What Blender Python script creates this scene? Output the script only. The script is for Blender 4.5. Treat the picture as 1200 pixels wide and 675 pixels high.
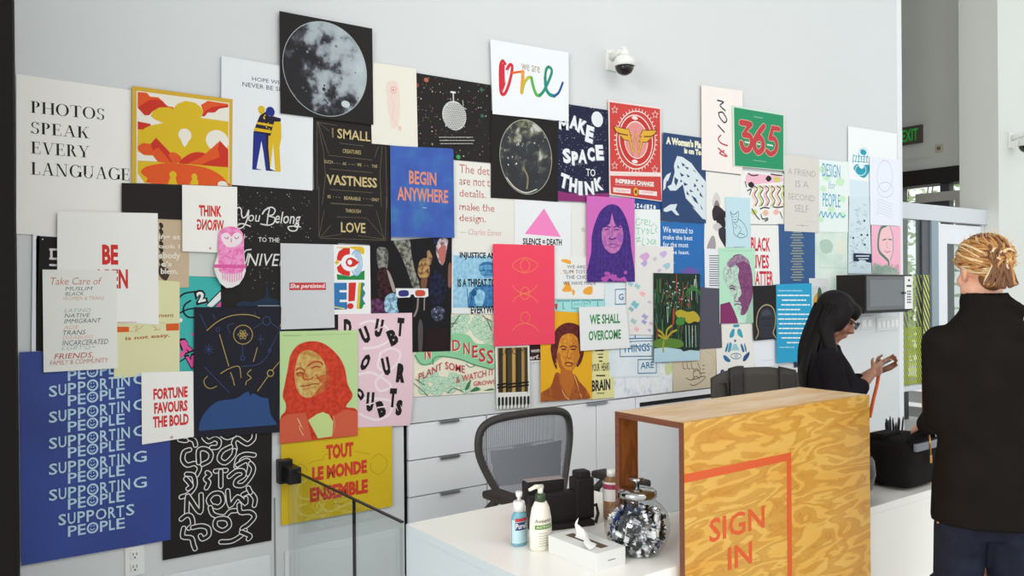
import bpy, bmesh, math, random
from mathutils import Vector, Matrix, Euler
for _o in list(bpy.data.objects): bpy.data.objects.remove(_o)
S = bpy.context.scene
COL = S.collection
PI = math.pi
# ------------------------------------------------------------------ camera
F = 963.0; CX, CY = 600.0, 337.5; CAMZ = 1.6; D = 3.75      # D: camera to poster wall
AZ = math.radians(53.97); ROLL = 0.0084; PITCH = -2.9/963
fw = Vector((math.cos(AZ)*math.cos(PITCH), math.sin(AZ)*math.cos(PITCH), math.sin(PITCH)))
r0 = Vector((math.sin(AZ), -math.cos(AZ), 0)); u0 = r0.cross(fw)
rt = r0*math.cos(ROLL) - u0*math.sin(ROLL)
up = u0*math.cos(ROLL) + r0*math.sin(ROLL)
cam_d = bpy.data.cameras.new('camera'); cam_d.sensor_width = 36; cam_d.lens = F/1200*36
cam_d.clip_start = 0.05; cam_d.clip_end = 200
cam = bpy.data.objects.new('camera', cam_d); COL.objects.link(cam)
M = Matrix((rt, up, -fw)).transposed().to_4x4(); M.translation = (0, 0, CAMZ)
cam.matrix_world = M
S.camera = cam
# ------------------------------------------------------------------ light, exposure
S.view_settings.view_transform = 'Standard'
try: S.view_settings.look = 'None'
except Exception: pass
S.view_settings.gamma = 1; S.view_settings.use_curve_mapping = False
S.view_settings.exposure = 0.1
W = bpy.data.worlds.new('daylight'); S.world = W; W.use_nodes = True
W.node_tree.nodes['Background'].inputs[0].default_value = (0.93, 0.97, 1.0, 1)
W.node_tree.nodes['Background'].inputs[1].default_value = 1.10
def area(name, loc, target, sx, sy, power, color):
    l = bpy.data.lights.new(name, 'AREA'); l.shape = 'RECTANGLE'; l.size = sx; l.size_y = sy
    l.energy = power; l.color = color
    o = bpy.data.objects.new(name, l); COL.objects.link(o); o.location = loc
    o.rotation_euler = (Vector(target)-Vector(loc)).to_track_quat('-Z', 'Y').to_euler()
    return o
area('right_window_daylight', (8.6, -3.2, 3.4), (5.4, 3.75, 1.7), 4.5, 3.6, 40, (0.93, 0.97, 1.0))
area('lobby_ceiling_light', (2.4, -1.7, 6.1), (2.4, 0.8, 0.0), 6.0, 3.0, 200, (1.0, 0.97, 0.92))
area('far_window_daylight', (-12.0, -2.5, 4.6), (9.2, 4.3, 3.0), 5.0, 4.0, 1150, (1.0, 0.99, 0.96))  # added unseen fill from far left, brightens the column and EXIT wall
sun_d = bpy.data.lights.new('sun', 'SUN'); sun_d.energy = 3.0; sun_d.angle = 0.05; sun_d.color = (1.0, 0.96, 0.88)
sun = bpy.data.objects.new('sun', sun_d); COL.objects.link(sun); sun.rotation_euler = Vector((0.0, -1.0, -1.25)).to_track_quat('-Z', 'Y').to_euler()

# ------------------------------------------------------------------ helpers
def s2l(c):
    c /= 255.0
    return c/12.92 if c <= 0.04045 else ((c+0.055)/1.055)**2.4
def lin(h, k=1.0):
    if isinstance(h, str): h = tuple(int(h[i:i+2], 16) for i in (0, 2, 4))
    return tuple(min(0.95, s2l(v)*k) for v in h)+(1,)
MATS = {}
def mat(name, col, rough=0.6, metal=0.0, spec=0.5, k=1.0, **kw):
    if name in MATS: return MATS[name]
    m = bpy.data.materials.new(name); m.use_nodes = True
    b = m.node_tree.nodes['Principled BSDF']
    b.inputs['Base Color'].default_value = lin(col, k); b.inputs['Roughness'].default_value = rough
    b.inputs['Metallic'].default_value = metal; b.inputs['Specular IOR Level'].default_value = spec
    for a, v in kw.items(): b.inputs[a.replace('_', ' ')].default_value = v
    MATS[name] = m; return m
def nodes(m): return m.node_tree.nodes, m.node_tree.links, m.node_tree.nodes['Principled BSDF']
def ramp(N, stops):
    r = N.new('ShaderNodeValToRGB'); e = r.color_ramp.elements
    while len(e) < len(stops): e.new(0.5)
    for el, (p, c) in zip(e, stops): el.position = p; el.color = lin(c)
    return r
def noise_mat(name, stops, scale=5, detail=4, rough=0.6, stretch=(1, 1, 1), dist=0.0, spec=0.5, bias=None, bump=0):
    """procedural colour ramp over noise in object space; bias=(axis vector, amount) adds a linear drift"""
    if name in MATS: return MATS[name]
    m = mat(name, 'ffffff', rough, spec=spec); N, L, b = nodes(m)
    tc = N.new('ShaderNodeTexCoord'); mp = N.new('ShaderNodeMapping'); mp.inputs['Scale'].default_value = stretch
    L.new(tc.outputs['Object'], mp.inputs[0])
    n = N.new('ShaderNodeTexNoise'); n.inputs['Scale'].default_value = scale; n.inputs['Detail'].default_value = detail
    n.inputs['Distortion'].default_value = dist
    L.new(mp.outputs[0], n.inputs['Vector']); out = n.outputs['Fac']
    if bias:
        d = N.new('ShaderNodeVectorMath'); d.operation = 'DOT_PRODUCT'; d.inputs[1].default_value = bias
        L.new(tc.outputs['Object'], d.inputs[0])
        a = N.new('ShaderNodeMath'); a.operation = 'ADD'; L.new(out, a.inputs[0]); L.new(d.outputs['Value'], a.inputs[1]); out = a.outputs[0]
    r = ramp(N, stops); L.new(out, r.inputs[0]); L.new(r.outputs[0], b.inputs['Base Color'])
    if bump:
        bu = N.new('ShaderNodeBump'); bu.inputs['Strength'].default_value = bump; bu.inputs['Distance'].default_value = 0.01
        L.new(n.outputs['Fac'], bu.inputs['Height']); L.new(bu.outputs[0], b.inputs['Normal'])
    return m
def glass_mat(name, tint, gloss=0.05, rough=0.02):
    """thin clear pane: see-through with a weak mirror that strengthens towards grazing angles"""
    if name in MATS: return MATS[name]
    m = bpy.data.materials.new(name); m.use_nodes = True; N = m.node_tree.nodes; L = m.node_tree.links
    N.clear(); o = N.new('ShaderNodeOutputMaterial'); mx = N.new('ShaderNodeMixShader')
    t = N.new('ShaderNodeBsdfTransparent'); t.inputs[0].default_value = lin(tint)
    g = N.new('ShaderNodeBsdfGlossy'); g.inputs['Roughness'].default_value = rough
    lw = N.new('ShaderNodeLayerWeight'); lw.inputs[0].default_value = 0.5
    p = N.new('ShaderNodeMath'); p.operation = 'POWER'; p.inputs[1].default_value = 5; L.new(lw.outputs['Facing'], p.inputs[0])
    q = N.new('ShaderNodeMath'); q.operation = 'MULTIPLY_ADD'; q.inputs[1].default_value = 0.6; q.inputs[2].default_value = gloss; L.new(p.outputs[0], q.inputs[0]); L.new(q.outputs[0], mx.inputs[0])
    L.new(t.outputs[0], mx.inputs[1]); L.new(g.outputs[0], mx.inputs[2]); L.new(mx.outputs[0], o.inputs[0])
    MATS[name] = m; return m
def bx(bm, x0, x1, y0, y1, z0, z1, bev=0):
    t = bmesh.new()
    v = [t.verts.new(p) for p in ((x0,y0,z0),(x1,y0,z0),(x1,y1,z0),(x0,y1,z0),(x0,y0,z1),(x1,y0,z1),(x1,y1,z1),(x0,y1,z1))]
    for f in ((3,2,1,0),(4,5,6,7),(0,1,5,4),(1,2,6,5),(2,3,7,6),(3,0,4,7)): t.faces.new([v[i] for i in f])
    if bev: bmesh.ops.bevel(t, geom=list(t.edges), offset=bev, segments=2, affect='EDGES', profile=0.6)
    return merge(bm, t)
def merge(bm, t, mi=None, mtx=None):
    if mtx is not None: bmesh.ops.transform(t, matrix=mtx, verts=t.verts)
    vm = {v: bm.verts.new(v.co) for v in t.verts}; out = []
    for f in t.faces:
        try: g = bm.faces.new([vm[v] for v in f.verts])
        except ValueError: continue
        g.material_index = f.material_index if mi is None else mi; g.smooth = f.smooth; out.append(g)
    t.free(); return out
def tube(bm, pts, r, seg=10, cap=True, mi=0, smooth=True, flat=(1, 1)):
    pts = [Vector(p) for p in pts]; n = len(pts)
    R = r if isinstance(r, (list, tuple)) else [r]*n
    rings = []; prev = None
    for i, p in enumerate(pts):
        t = (pts[min(i+1, n-1)]-pts[max(i-1, 0)]).normalized()
        if prev is None:
            a = Vector((0, 0, 1)) if abs(t.z) < 0.9 else Vector((1, 0, 0))
            x = t.cross(a).normalized()
        else: x = (prev - t*prev.dot(t)).normalized()
        y = t.cross(x); prev = x
        rings.append([bm.verts.new(p+(x*math.cos(2*PI*k/seg)*flat[0]+y*math.sin(2*PI*k/seg)*flat[1])*R[i]) for k in range(seg)])
    for i in range(n-1):
        for k in range(seg):
            f = bm.faces.new((rings[i][k], rings[i][(k+1)%seg], rings[i+1][(k+1)%seg], rings[i+1][k])); f.smooth = smooth; f.material_index = mi
    if cap:
        for rg in (list(reversed(rings[0])), rings[-1]):
            f = bm.faces.new(rg); f.material_index = mi
def lathe(bm, prof, seg=32, c=(0, 0, 0), sx=1, sy=1, mi=0, cap=True):
    rings = []
    for r, z in prof:
        rings.append([bm.verts.new((c[0]+r*sx*math.cos(2*PI*k/seg), c[1]+r*sy*math.sin(2*PI*k/seg), c[2]+z)) for k in range(seg)])
    for i in range(len(rings)-1):
        for k in range(seg):
            f = bm.faces.new((rings[i][k], rings[i][(k+1)%seg], rings[i+1][(k+1)%seg], rings[i+1][k])); f.smooth = True; f.material_index = mi
    if cap:
        f = bm.faces.new(list(reversed(rings[0]))); f.material_index = mi
        f = bm.faces.new(rings[-1]); f.material_index = mi
def ball(bm, c, r, u=16, v=10, rot=None, mi=0):
    t = bmesh.new(); bmesh.ops.create_uvsphere(t, u_segments=u, v_segments=v, radius=1)
    for f in t.faces: f.smooth = True
    if not isinstance(r, (tuple, list)): r = (r, r, r)
    m = Matrix.Diagonal((*r, 1))
    if rot: m = Euler(rot).to_matrix().to_4x4() @ m
    m = Matrix.Translation(c) @ m
    merge(bm, t, mi, m)
def cone(bm, p0, p1, ra, rb, seg=14):            # tapered limb with round ends
    p0, p1 = Vector(p0), Vector(p1); n = 5
    tube(bm, [p0.lerp(p1, i/(n-1)) for i in range(n)], [ra+(rb-ra)*i/(n-1) for i in range(n)], seg)
    ball(bm, p0, ra*0.995, 14, 8); ball(bm, p1, rb*0.995, 14, 8)
def link(name, bm, mats, parent=None, loc=(0, 0, 0), rot=(0, 0, 0), normals=True):
    if normals: bmesh.ops.recalc_face_normals(bm, faces=bm.faces)
    me = bpy.data.meshes.new(name); bm.to_mesh(me); bm.free()
    for m in (mats if isinstance(mats, (list, tuple)) else [mats]): me.materials.append(m)
    o = bpy.data.objects.new(name, me); COL.objects.link(o); o.location = loc; o.rotation_euler = rot
    if parent: o.parent = parent
    return o
def thing(name, label, cat, loc=(0, 0, 0), rz=0, group=None):
    o = bpy.data.objects.new(name, None); COL.objects.link(o); o.empty_display_size = 0.1
    o.location = loc; o.rotation_euler = (0, 0, rz); return tag(o, label, cat, group)
def tag(o, label, cat, group=None):
    o['label'] = label; o['category'] = cat
    if group: o['group'] = group
    return o
def struct(name, bm, m, parent=None):
    o = link(name, bm, m, parent)
    if parent is None: o['kind'] = 'structure'
    return o
def box_obj(name, dims, m, parent=None, bev=0):
    b = bmesh.new(); bx(b, *dims, bev=bev); return link(name, b, m, parent)
def copy_tree(o, parent=None):
    c = o.copy(); COL.objects.link(c)
    if parent: c.parent = parent
    for ch in [x for x in bpy.data.objects if x.parent == o]: copy_tree(ch, c)
    return c
def ray(px, py): return fw + rt*((px-CX)/F) - up*((py-CY)/F)
def on_wall(px, py, y=D):
    d = ray(px, py); t = y/d.y; return (d.x*t, CAMZ+d.z*t)
def catmull(pts, closed=False, n=6):
    P = [tuple(p) for p in pts]; m = len(P); out = []
    rng = range(m) if closed else range(m-1)
    for i in rng:
        g = (lambda j: P[j % m]) if closed else (lambda j: P[max(0, min(m-1, j))])
        a, b, c, d = g(i-1), g(i), g(i+1), g(i+2)
        for k in range(n):
            t = k/n
            out.append(tuple(0.5*((2*b[q])+(-a[q]+c[q])*t+(2*a[q]-5*b[q]+4*c[q]-d[q])*t*t+(-a[q]+3*b[q]-3*c[q]+d[q])*t**3) for q in range(len(b))))
    if not closed: out.append(P[-1])
    return out

_TC = {}
def text_geo(s, bold=0.0, shear=0.0):
    """flat triangles of a word, scaled to a unit box"""
    k = (s, bold, shear)
    if k in _TC: return _TC[k]
    c = bpy.data.curves.new('t', 'FONT'); c.body = s; c.size = 1; c.offset = bold; c.shear = shear; c.resolution_u = 2; c.fill_mode = 'FRONT'
    o = bpy.data.objects.new('t', c); COL.objects.link(o)
    dg = bpy.context.evaluated_depsgraph_get(); e = o.evaluated_get(dg); me = e.to_mesh()
    v = [(p.co.x, p.co.y) for p in me.vertices]; f = [tuple(p.vertices) for p in me.polygons]
    e.to_mesh_clear(); bpy.data.objects.remove(o); bpy.data.curves.remove(c)
    x0 = min(p[0] for p in v); x1 = max(p[0] for p in v); y0 = min(p[1] for p in v); y1 = max(p[1] for p in v)
    v = [((x-x0)/max(1e-6, x1-x0), (y-y0)/max(1e-6, y1-y0)) for x, y in v]
    _TC[k] = (v, f); return v, f
def text_on(b, s, origin, xa, ya, bold=0.02, mi=0, shear=0):
    """write s on the parallelogram origin, origin+xa, origin+ya"""
    o, xa, ya = Vector(origin), Vector(xa), Vector(ya); v, f = text_geo(s, bold, shear)
    n = xa.cross(ya)
    vs = [b.verts.new(o+xa*x+ya*y) for x, y in v]
    for q in f:
        try: g = b.faces.new([vs[i] for i in q])
        except ValueError: continue
        g.material_index = mi
# ================================================================== the setting
M_wall = noise_mat('painted_white_wall', [(0, 'd2d4d4'), (1, 'd7d9d9')], 1.2, 2, rough=0.75, spec=0.2)
M_panel = mat('white_satin_panel', 'e2e4e5', 0.5, spec=0.3)
M_gap = mat('dark_gap', '1c1b1c', 0.8)
M_dark = mat('near_black_column', '181513', 0.8, spec=0.1)
M_grey_wall = noise_mat('grey_painted_wall', [(0, 'd3d5cf'), (1, 'd9dbd5')], 0.8, 2, rough=0.8, spec=0.15)
M_concrete = noise_mat('grey_floor', [(0, 'd4d4d0'), (1, 'dcdcd8')], 3, 5, rough=0.5)
M_frame = mat('silver_aluminium', 'cdd2d6', 0.4, 0.0, spec=0.5)
M_framedark = mat('dark_aluminium', '4b4f55', 0.45, 0.0)
XE = 6.885                     # right-hand end of the poster wall
CB = 0.89                      # top of the built-in cabinets
b = bmesh.new(); bx(b, -3, 14, -5, 9.5, -0.1, 0); struct('floor', b, M_concrete)
b = bmesh.new()
bx(b, 0.327, XE, D, D+0.22, CB, 6.2)
bx(b, 0.327, 2.03, D, D+0.22, 0, CB)
bx(b, 2.03, 5.30, D+0.20, D+0.22, 0, CB)
bx(b, 5.30, XE, D, D+0.22, 0, CB)
struct('wall_back', b, M_wall)
b = bmesh.new(); pl = [(0.326, D+0.3), (0.326, D-0.001), (0.252, 2.95), (-0.6, 2.95), (-0.6, D+0.3)]
lo = [b.verts.new((x, y, 0)) for x, y in pl]; hi = [b.verts.new((x, y, 6.2)) for x, y in pl]
b.faces.new(lo); b.faces.new(list(reversed(hi)))
for i in range(5): b.faces.new((lo[i], lo[(i+1) % 5], hi[(i+1) % 5], hi[i]))
struct('wall_left', b, M_dark)  # dark wall end; its depth is drawn out to shade the poster wall
b = bmesh.new(); bx(b, -14, 9.6, -5, 3.9, 6.2, 6.3); struct('ceiling_lobby', b, M_wall)
# raised panels of the low wainscot with a thin light bead
b = bmesh.new()
def wpanel(x0, x1):
    bx(b, x0, x1, D-0.012, D, 0.06, 0.365, bev=0.004)
    bx(b, x0+0.025, x1-0.025, D-0.017, D-0.011, 0.085, 0.34, bev=0.002)
wpanel(0.80, 1.322); wpanel(1.392, 2.0)
struct('trim_1', b, M_panel)
b = bmesh.new(); bx(b, 1.345, 1.352, D-0.004, D+0.001, 0.0, 0.62); struct('trim_2', b, mat('shadow_line', '8e9494', 0.7))  # thin grey vertical trim on the wall
b = bmesh.new(); bx(b, XE-0.06, XE+0.012, D-0.004, D+0.23, 0, 6.2, bev=0.003); struct('trim_3', b, M_panel)

# ---- lobby beyond the end of the poster wall
XC, XW = 8.967, 9.267
b = bmesh.new(); bx(b, XC, XC+3.5, 3.862, 4.25, 0, 6.2); struct('column_wall', b, M_grey_wall)
b = bmesh.new()
bx(b, XW, XW+0.25, 4.25, 9.0, 3.012, 6.2)
bx(b, XW+0.004, XW+0.25, 4.25, 9.0, 3.004, 3.012)
bx(b, XW, XW+0.25, 4.25, 9.0, 2.875, 3.004)
struct('wall_right', b, M_grey_wall)
b = bmesh.new(); bx(b, XW-0.02, XW+0.25, 4.25, 9.0, 2.70, 2.875); struct('trim_4', b, mat('black_header', '1d1917', 0.7))
b = bmesh.new(); bx(b, XE-0.1, 9.6, 3.9, 9.0, 6.2, 6.3); struct('ceiling', b, M_grey_wall)
b = bmesh.new(); bx(b, XE-0.22, XE, D+0.22, 9.0, 0, 6.2); struct('wall_hall', b, mat('brown_hall_wall', '51463f', 0.9))
b = bmesh.new(); bx(b, XE-0.22, 9.6, 8.9, 9.0, 2.7, 6.2); struct('wall_far', b, mat('brown_hall_wall', '51463f', 0.9))
# glazed partition under the lintel
YP = 4.0
def gx(px): return on_wall(px, 300, YP)[0]
b = bmesh.new(); bx(b, XE+0.01, XC-0.002, YP-0.03, YP+0.06, 2.185, 2.335, bev=0.004)
bx(b, XE+0.01, gx(1096.5), YP-0.045, YP+0.03, 0.60, 0.645, bev=0.004)
struct('trim_5', b, M_frame)
b = bmesh.new()
bx(b, gx(1088.3), gx(1096.3), YP-0.03, YP+0.05, 0, 2.185)
struct('trim_6', b, mat('blue_grey_mullion', '8798a0', 0.4))
b = bmesh.new(); bx(b, gx(1079.3), gx(1088.2), YP-0.012, YP+0.05, 0.645, 2.185); struct('trim_7', b, M_framedark)
# window pane with a yellow-green hatched film on its lower part
win = thing('window_1', 'tall lobby window with yellow-green hatched film on its lower half', 'window', (0, YP, 0)); win['kind'] = 'structure'
del win['label']; del win['category']
x0, x1 = XE+0.012, gx(1079.2)
box_obj('pane', (x0, x1, 0, 0.008, 0.645, 2.185), glass_mat('clear_glass', 'f4f8f6'), win)
M_film = mat('green_film', 'a9b43c', 0.6); M_film2 = mat('pale_green_film', 'c6cf6a', 0.6)
b = bmesh.new(); ztop = on_wall(1068, 322, YP)[1]; zb = 0.65
def hatch(b, x0, x1, z0, z1, pitch, w, y0, y1, slope=1.9):
    h = z1-z0; k = x0-h/slope
    while k < x1+h/slope:
        # stripe going down to the right, clipped to the rectangle
        def xa(z, off): return k+off+(z1-z)/slope
        poly = []
        zs = [z0+h*i/24 for i in range(25)]
        for za, zb_ in zip(zs[:-1], zs[1:]):
            a0, a1 = max(x0, min(x1, xa(za, 0))), max(x0, min(x1, xa(za, w)))
            c0, c1 = max(x0, min(x1, xa(zb_, 0))), max(x0, min(x1, xa(zb_, w)))
            if a1-a0 < 1e-4 and c1-c0 < 1e-4: continue
            vs = [b.verts.new(p) for p in ((a0, y0, za), (a1, y0, za), (c1, y0, zb_), (c0, y0, zb_))]
            if a1-a0 > 1e-4 and c1-c0 > 1e-4: b.faces.new(vs)
            elif a1-a0 > 1e-4: b.faces.new(vs[:3])
            else: b.faces.new((vs[0], vs[2], vs[3]))
        k += pitch
hatch(b, x0, x1, zb, 1.18, 0.03, 0.019, -0.004, 0)
hatch(b, x0, x1, 1.181, ztop, 0.06, 0.016, -0.004, 0)
for zc in (1.135, 1.085, 0.70):
    for i in range(14): bx(b, x0+i*0.028, x0+i*0.028+0.02, -0.004, -0.003, zc, zc+0.018)
link('hatched_film', b, M_film, win, normals=False)
b = bmesh.new(); hatch(b, gx(1079.6), gx(1087), 0.66, ztop, 0.055, 0.026, -0.016, 0, slope=1.4)
link('hatched_film', b, M_film2, win, normals=False)
# door leaf right of the mullion
door = thing('door_1', 'white framed lobby door', 'door', (0, YP, 0)); door['kind'] = 'structure'; del door['label']; del door['category']
dx0, dx1 = gx(1097), gx(1150); px0, px1 = gx(1110), gx(1136)
b = bmesh.new()
bx(b, dx0, px0, 0, 0.045, 0.01, 2.165); bx(b, px1, dx1, 0, 0.045, 0.01, 2.165)
bx(b, px0, px1, 0, 0.045, 1.975, 2.165); bx(b, px0, px1, 0, 0.045, 0.01, 0.3)
link('door_leaf', b, mat('white_door', 'e3e6ea', 0.4), door)
b = bmesh.new(); bx(b, px0, px0+0.04, -0.002, 0.047, 0.3, 1.975); link('gasket', b, M_framedark, door)
box_obj('pane', (px0+0.04, px1, 0.015, 0.023, 0.3, 1.975), glass_mat('grey_glass', 'dfe4e2'), door)
b = bmesh.new(); tube(b, [(dx1-0.12, -0.06, 0.95), (dx1-0.12, -0.06, 1.25)], 0.012); link('handle', b, mat('steel', 'b9bcc0', 0.3, 1.0), door)
b = bmesh.new(); bx(b, gx(1150.3), XC-0.002, YP, YP+0.04, 0, 2.185); struct('trim_8', b, M_frame)
# outer storefront seen over the lintel and through the panes
b = bmesh.new()
XO = 9.3
bx(b, XO, XO+0.1, 4.30, 4.38, 0, 2.7); bx(b, XO, XO+0.1, 4.52, 4.62, 0, 2.7); bx(b, XO, XO+0.1, 5.05, 5.15, 0, 2.7)
bx(b, XO, XO+0.1, 4.62, 5.05, 2.42, 2.52)
struct('trim_9', b, M_framedark)
b = bmesh.new(); bx(b, XW-0.05, XW+0.02, 4.34, 4.86, 2.50, 2.60, bev=0.004); bx(b, XW-0.05, XW+0.02, 4.34, 4.42, 2.2, 2.50, bev=0.004)
struct('trim_10', b, mat('beige_metal', 'b9b6ae', 0.5))
b = bmesh.new(); bx(b, XE, 30, 9.0, 30, -0.12, -0.02); bx(b, 9.6, 30, -2, 9.0, -0.12, -0.02); struct('ground', b, mat('pale_paving', 'cfd0cf', 0.8))
b = bmesh.new()
for i in range(3): bx(b, 9.6+i*0.35, 12, 4.6, 9.0, -0.02+i*0.14, 0.12+i*0.14)
struct('steps', b, mat('pale_concrete', 'c2c4c6', 0.8))
# bushes outside
M_leaf = noise_mat('sunlit_leaves', [(0.3, '7d9a6c'), (0.55, 'b5c8a0'), (0.8, 'e6ecd2')], 4, 3, rough=0.7)
M_leafy = M_leaf; N_, L_, b_ = nodes(M_leaf); tr_ = N_.new('ShaderNodeBsdfTranslucent'); mx_ = N_.new('ShaderNodeMixShader'); mx_.inputs[0].default_value = 0.5
L_.new(b_.inputs['Base Color'].links[0].from_socket, tr_.inputs[0]); L_.new(b_.outputs[0], mx_.inputs[1]); L_.new(tr_.outputs[0], mx_.inputs[2]); L_.new(mx_.outputs[0], N_['Material Output'].inputs[0])
M_bark = mat('bark', '6b5d4c', 0.9)
def bush(x, y, h, w, label, seed, n=900):
    rnd = random.Random(seed)
    t = thing('leafy_shrub', label, 'shrub', (x, y, 0), group='shrubs outside the lobby window')
    b = bmesh.new()
    for i in range(6):
        a = rnd.uniform(0, 6.28); rr = rnd.uniform(0.1, w*0.6)
        tube(b, [(0.05*math.cos(a), 0.05*math.sin(a), 0), (rr*0.5*math.cos(a), rr*0.5*math.sin(a), h*0.4), (rr*math.cos(a), rr*math.sin(a), h*0.85)], [0.03, 0.02, 0.008], 6)
    link('branches', b, M_bark, t)
    b = bmesh.new()
    for i in range(n):
        u = rnd.uniform(-1, 1); a = rnd.uniform(0, 6.28); q = rnd.uniform(0.55, 1)
        p = Vector((w*q*math.sqrt(1-u*u)*math.cos(a), w*q*math.sqrt(1-u*u)*math.sin(a), h*0.55+h*0.45*q*u))
        d = Vector((rnd.gauss(0, 1), rnd.gauss(0, 1), rnd.gauss(0, 0.7))).normalized(); e = d.orthogonal().normalized(); s = rnd.uniform(0.06, 0.13)
        vs = [b.verts.new(p+d*s), b.verts.new(p+e*s*0.4), b.verts.new(p-d*s), b.verts.new(p-e*s*0.4)]
        b.faces.new(vs)
    link('foliage', b, M_leafy, t, normals=False)
bush(12.2, 6.9, 2.0, 0.8, 'low pale green shrub outside the lobby window', 1)
bush(15.0, 8.2, 5.0, 1.5, 'tall pale green tree-like shrub outside behind the lobby window', 2, 1500)
bush(13.9, 4.9, 3.4, 0.6, 'narrow leafy shrub outside seen through the door glass', 3)
# exit sign on the header wall
ex = thing('exit_sign', 'illuminated green EXIT sign on the dark wall past the poster wall', 'sign', (XW, 4.93, 3.18))
box_obj('housing', (-0.035, 0, -0.145, 0.16, 0.0, 0.205), mat('brown_sign_body', '5a5049', 0.5), ex, bev=0.005)
M_exit = mat('green_exit_letters', '2aa245', 0.5, Emission_Color=lin('25c040'), Emission_Strength=0.22)
b = bmesh.new(); text_on(b, 'EXIT', (-0.037, 0.085, 0.035), (0, -0.185, 0), (0, 0, 0.135), 0.012); link('lettering', b, M_exit, ex, normals=False)
ds = thing('fire_alarm_plate', 'small square beige alarm plate on the wall right of EXIT sign', 'alarm', (XW, 4.607, 3.09))
box_obj('plate', (-0.015, 0, -0.04, 0.04, -0.045, 0.045), mat('beige_plastic', 'c6bfa8', 0.5), ds, bev=0.003)
box_obj('sensor', (-0.022, -0.015, -0.018, 0.018, -0.018, 0.018), mat('brown_plastic', '7a6a50', 0.5), ds, bev=0.002)
# ================================================================== built-in cabinets under the posters
M_cab = mat('cabinet_white', 'e9eaec', 0.45, spec=0.3)
M_steel = mat('brushed_steel', 'a9abae', 0.35, 0.9)
def pull(parent, x, z, w=0.12):
    b = bmesh.new(); bx(b, -w/2, w/2, -0.016, 0.0, -0.004, 0.0, bev=0.001); bx(b, -w/2, w/2, -0.017, -0.013, -0.014, 0.0, bev=0.001)
    o = link('handle', b, M_steel, parent); o.location = (x, 0, z); return o
def cabinet(x0, x1, kind, label):
    t = thing('built_in_cabinet', label, 'cabinet', (x0, D, 0), group='white built-in cabinets under the posters')
    w = x1-x0; top = CB-0.006
    b = bmesh.new(); bx(b, 0.0, w, 0.022, 0.195, 0.0, CB-0.004); link('carcass', b, M_gap, t)
    if kind == 'drawers':
        zs = [top, 0.6935, 0.5025, 0.31, 0.10]
        for za, zb in zip(zs[:-1], zs[1:]):
            b = bmesh.new(); bx(b, 0.005, w-0.003, 0, 0.022, zb+0.006, za, bev=0.0012); d = link('drawer', b, M_cab, t)
            pull(d, w*0.5, za+0.002)
    elif kind == 'doors':
        for i in (0, 1):
            b = bmesh.new(); bx(b, 0.003+i*w/2, (i+1)*w/2-0.002, 0, 0.022, 0.104, top, bev=0.0012); d = link('door', b, M_cab, t)
        pull(t, w*0.5, top+0.002, 0.16)
    elif kind == 'slot':
        b = bmesh.new(); bx(b, 0.003, 0.035, 0, 0.022, 0.104, top); bx(b, w-0.035, w-0.003, 0, 0.022, 0.104, top)
        bx(b, 0.035, w-0.035, 0, 0.022, 0.848, top); bx(b, 0.035, w-0.035, 0, 0.022, 0.104, 0.817); link('front_panel', b, M_cab, t)
    else:
        b = bmesh.new(); bx(b, 0.003, w-0.003, 0, 0.022, 0.104, top, bev=0.0012); link('door', b, M_cab, t)
    b = bmesh.new(); bx(b, 0.0, w, 0.03, 0.05, 0.0, 0.10); link('toe_kick', b, M_panel, t)
    return t
cabinet(2.054, 2.546, 'drawers', 'white drawer unit at the left end of the built-in row')
cabinet(2.548, 3.02, 'drawers', 'white drawer unit behind the mesh office chair')
cabinet(3.022, 3.686, 'doors', 'white double-door cabinet under the yellow portrait poster')
cabinet(3.688, 4.488, 'slot', 'white cabinet front with a long black vent slot')
cabinet(4.49, 5.28, 'door', 'white cabinet door right of the vent slot')

# ================================================================== reception counter
CX0, CYF, CYB, CZ = 1.432, 1.735, 2.633, 0.74
M_corian = mat('white_solid_surface', 'f7f4ed', 0.3, spec=0.5)
ct = thing('reception_counter', 'long white reception counter carrying the plywood boxes', 'counter', (CX0, CYF, 0))
b = bmesh.new(); bx(b, 0.002, 0.86, 0, CYB-CYF, CZ-0.03, CZ); bx(b, 0.86, 5.2, 0, 0.42, CZ-0.03, CZ, bev=0.002); link('worktop', b, M_corian, ct)
b = bmesh.new(); bx(b, 0.0, 0.002, 0.0, CYB-CYF, CZ-0.031, CZ-0.0004); bx(b, 0.0, 0.03, 0.0, CYB-CYF, 0, CZ-0.0305); link('side_panel', b, mat('counter_side_white', 'c2cacd', 0.45), ct)  # counter white toned down in colour to offset the lamp from the left
b = bmesh.new(); bx(b, 0.03, 5.2, 0.0, 0.03, 0, CZ-0.03); link('front_panel', b, M_corian, ct)
b = bmesh.new(); bx(b, 0.03, 0.86, CYB-CYF-0.03, CYB-CYF, 0, CZ-0.03); bx(b, 0.86, 5.2, 0.39, 0.42, 0, CZ-0.03); link('back_panel', b, M_panel, ct)

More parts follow.
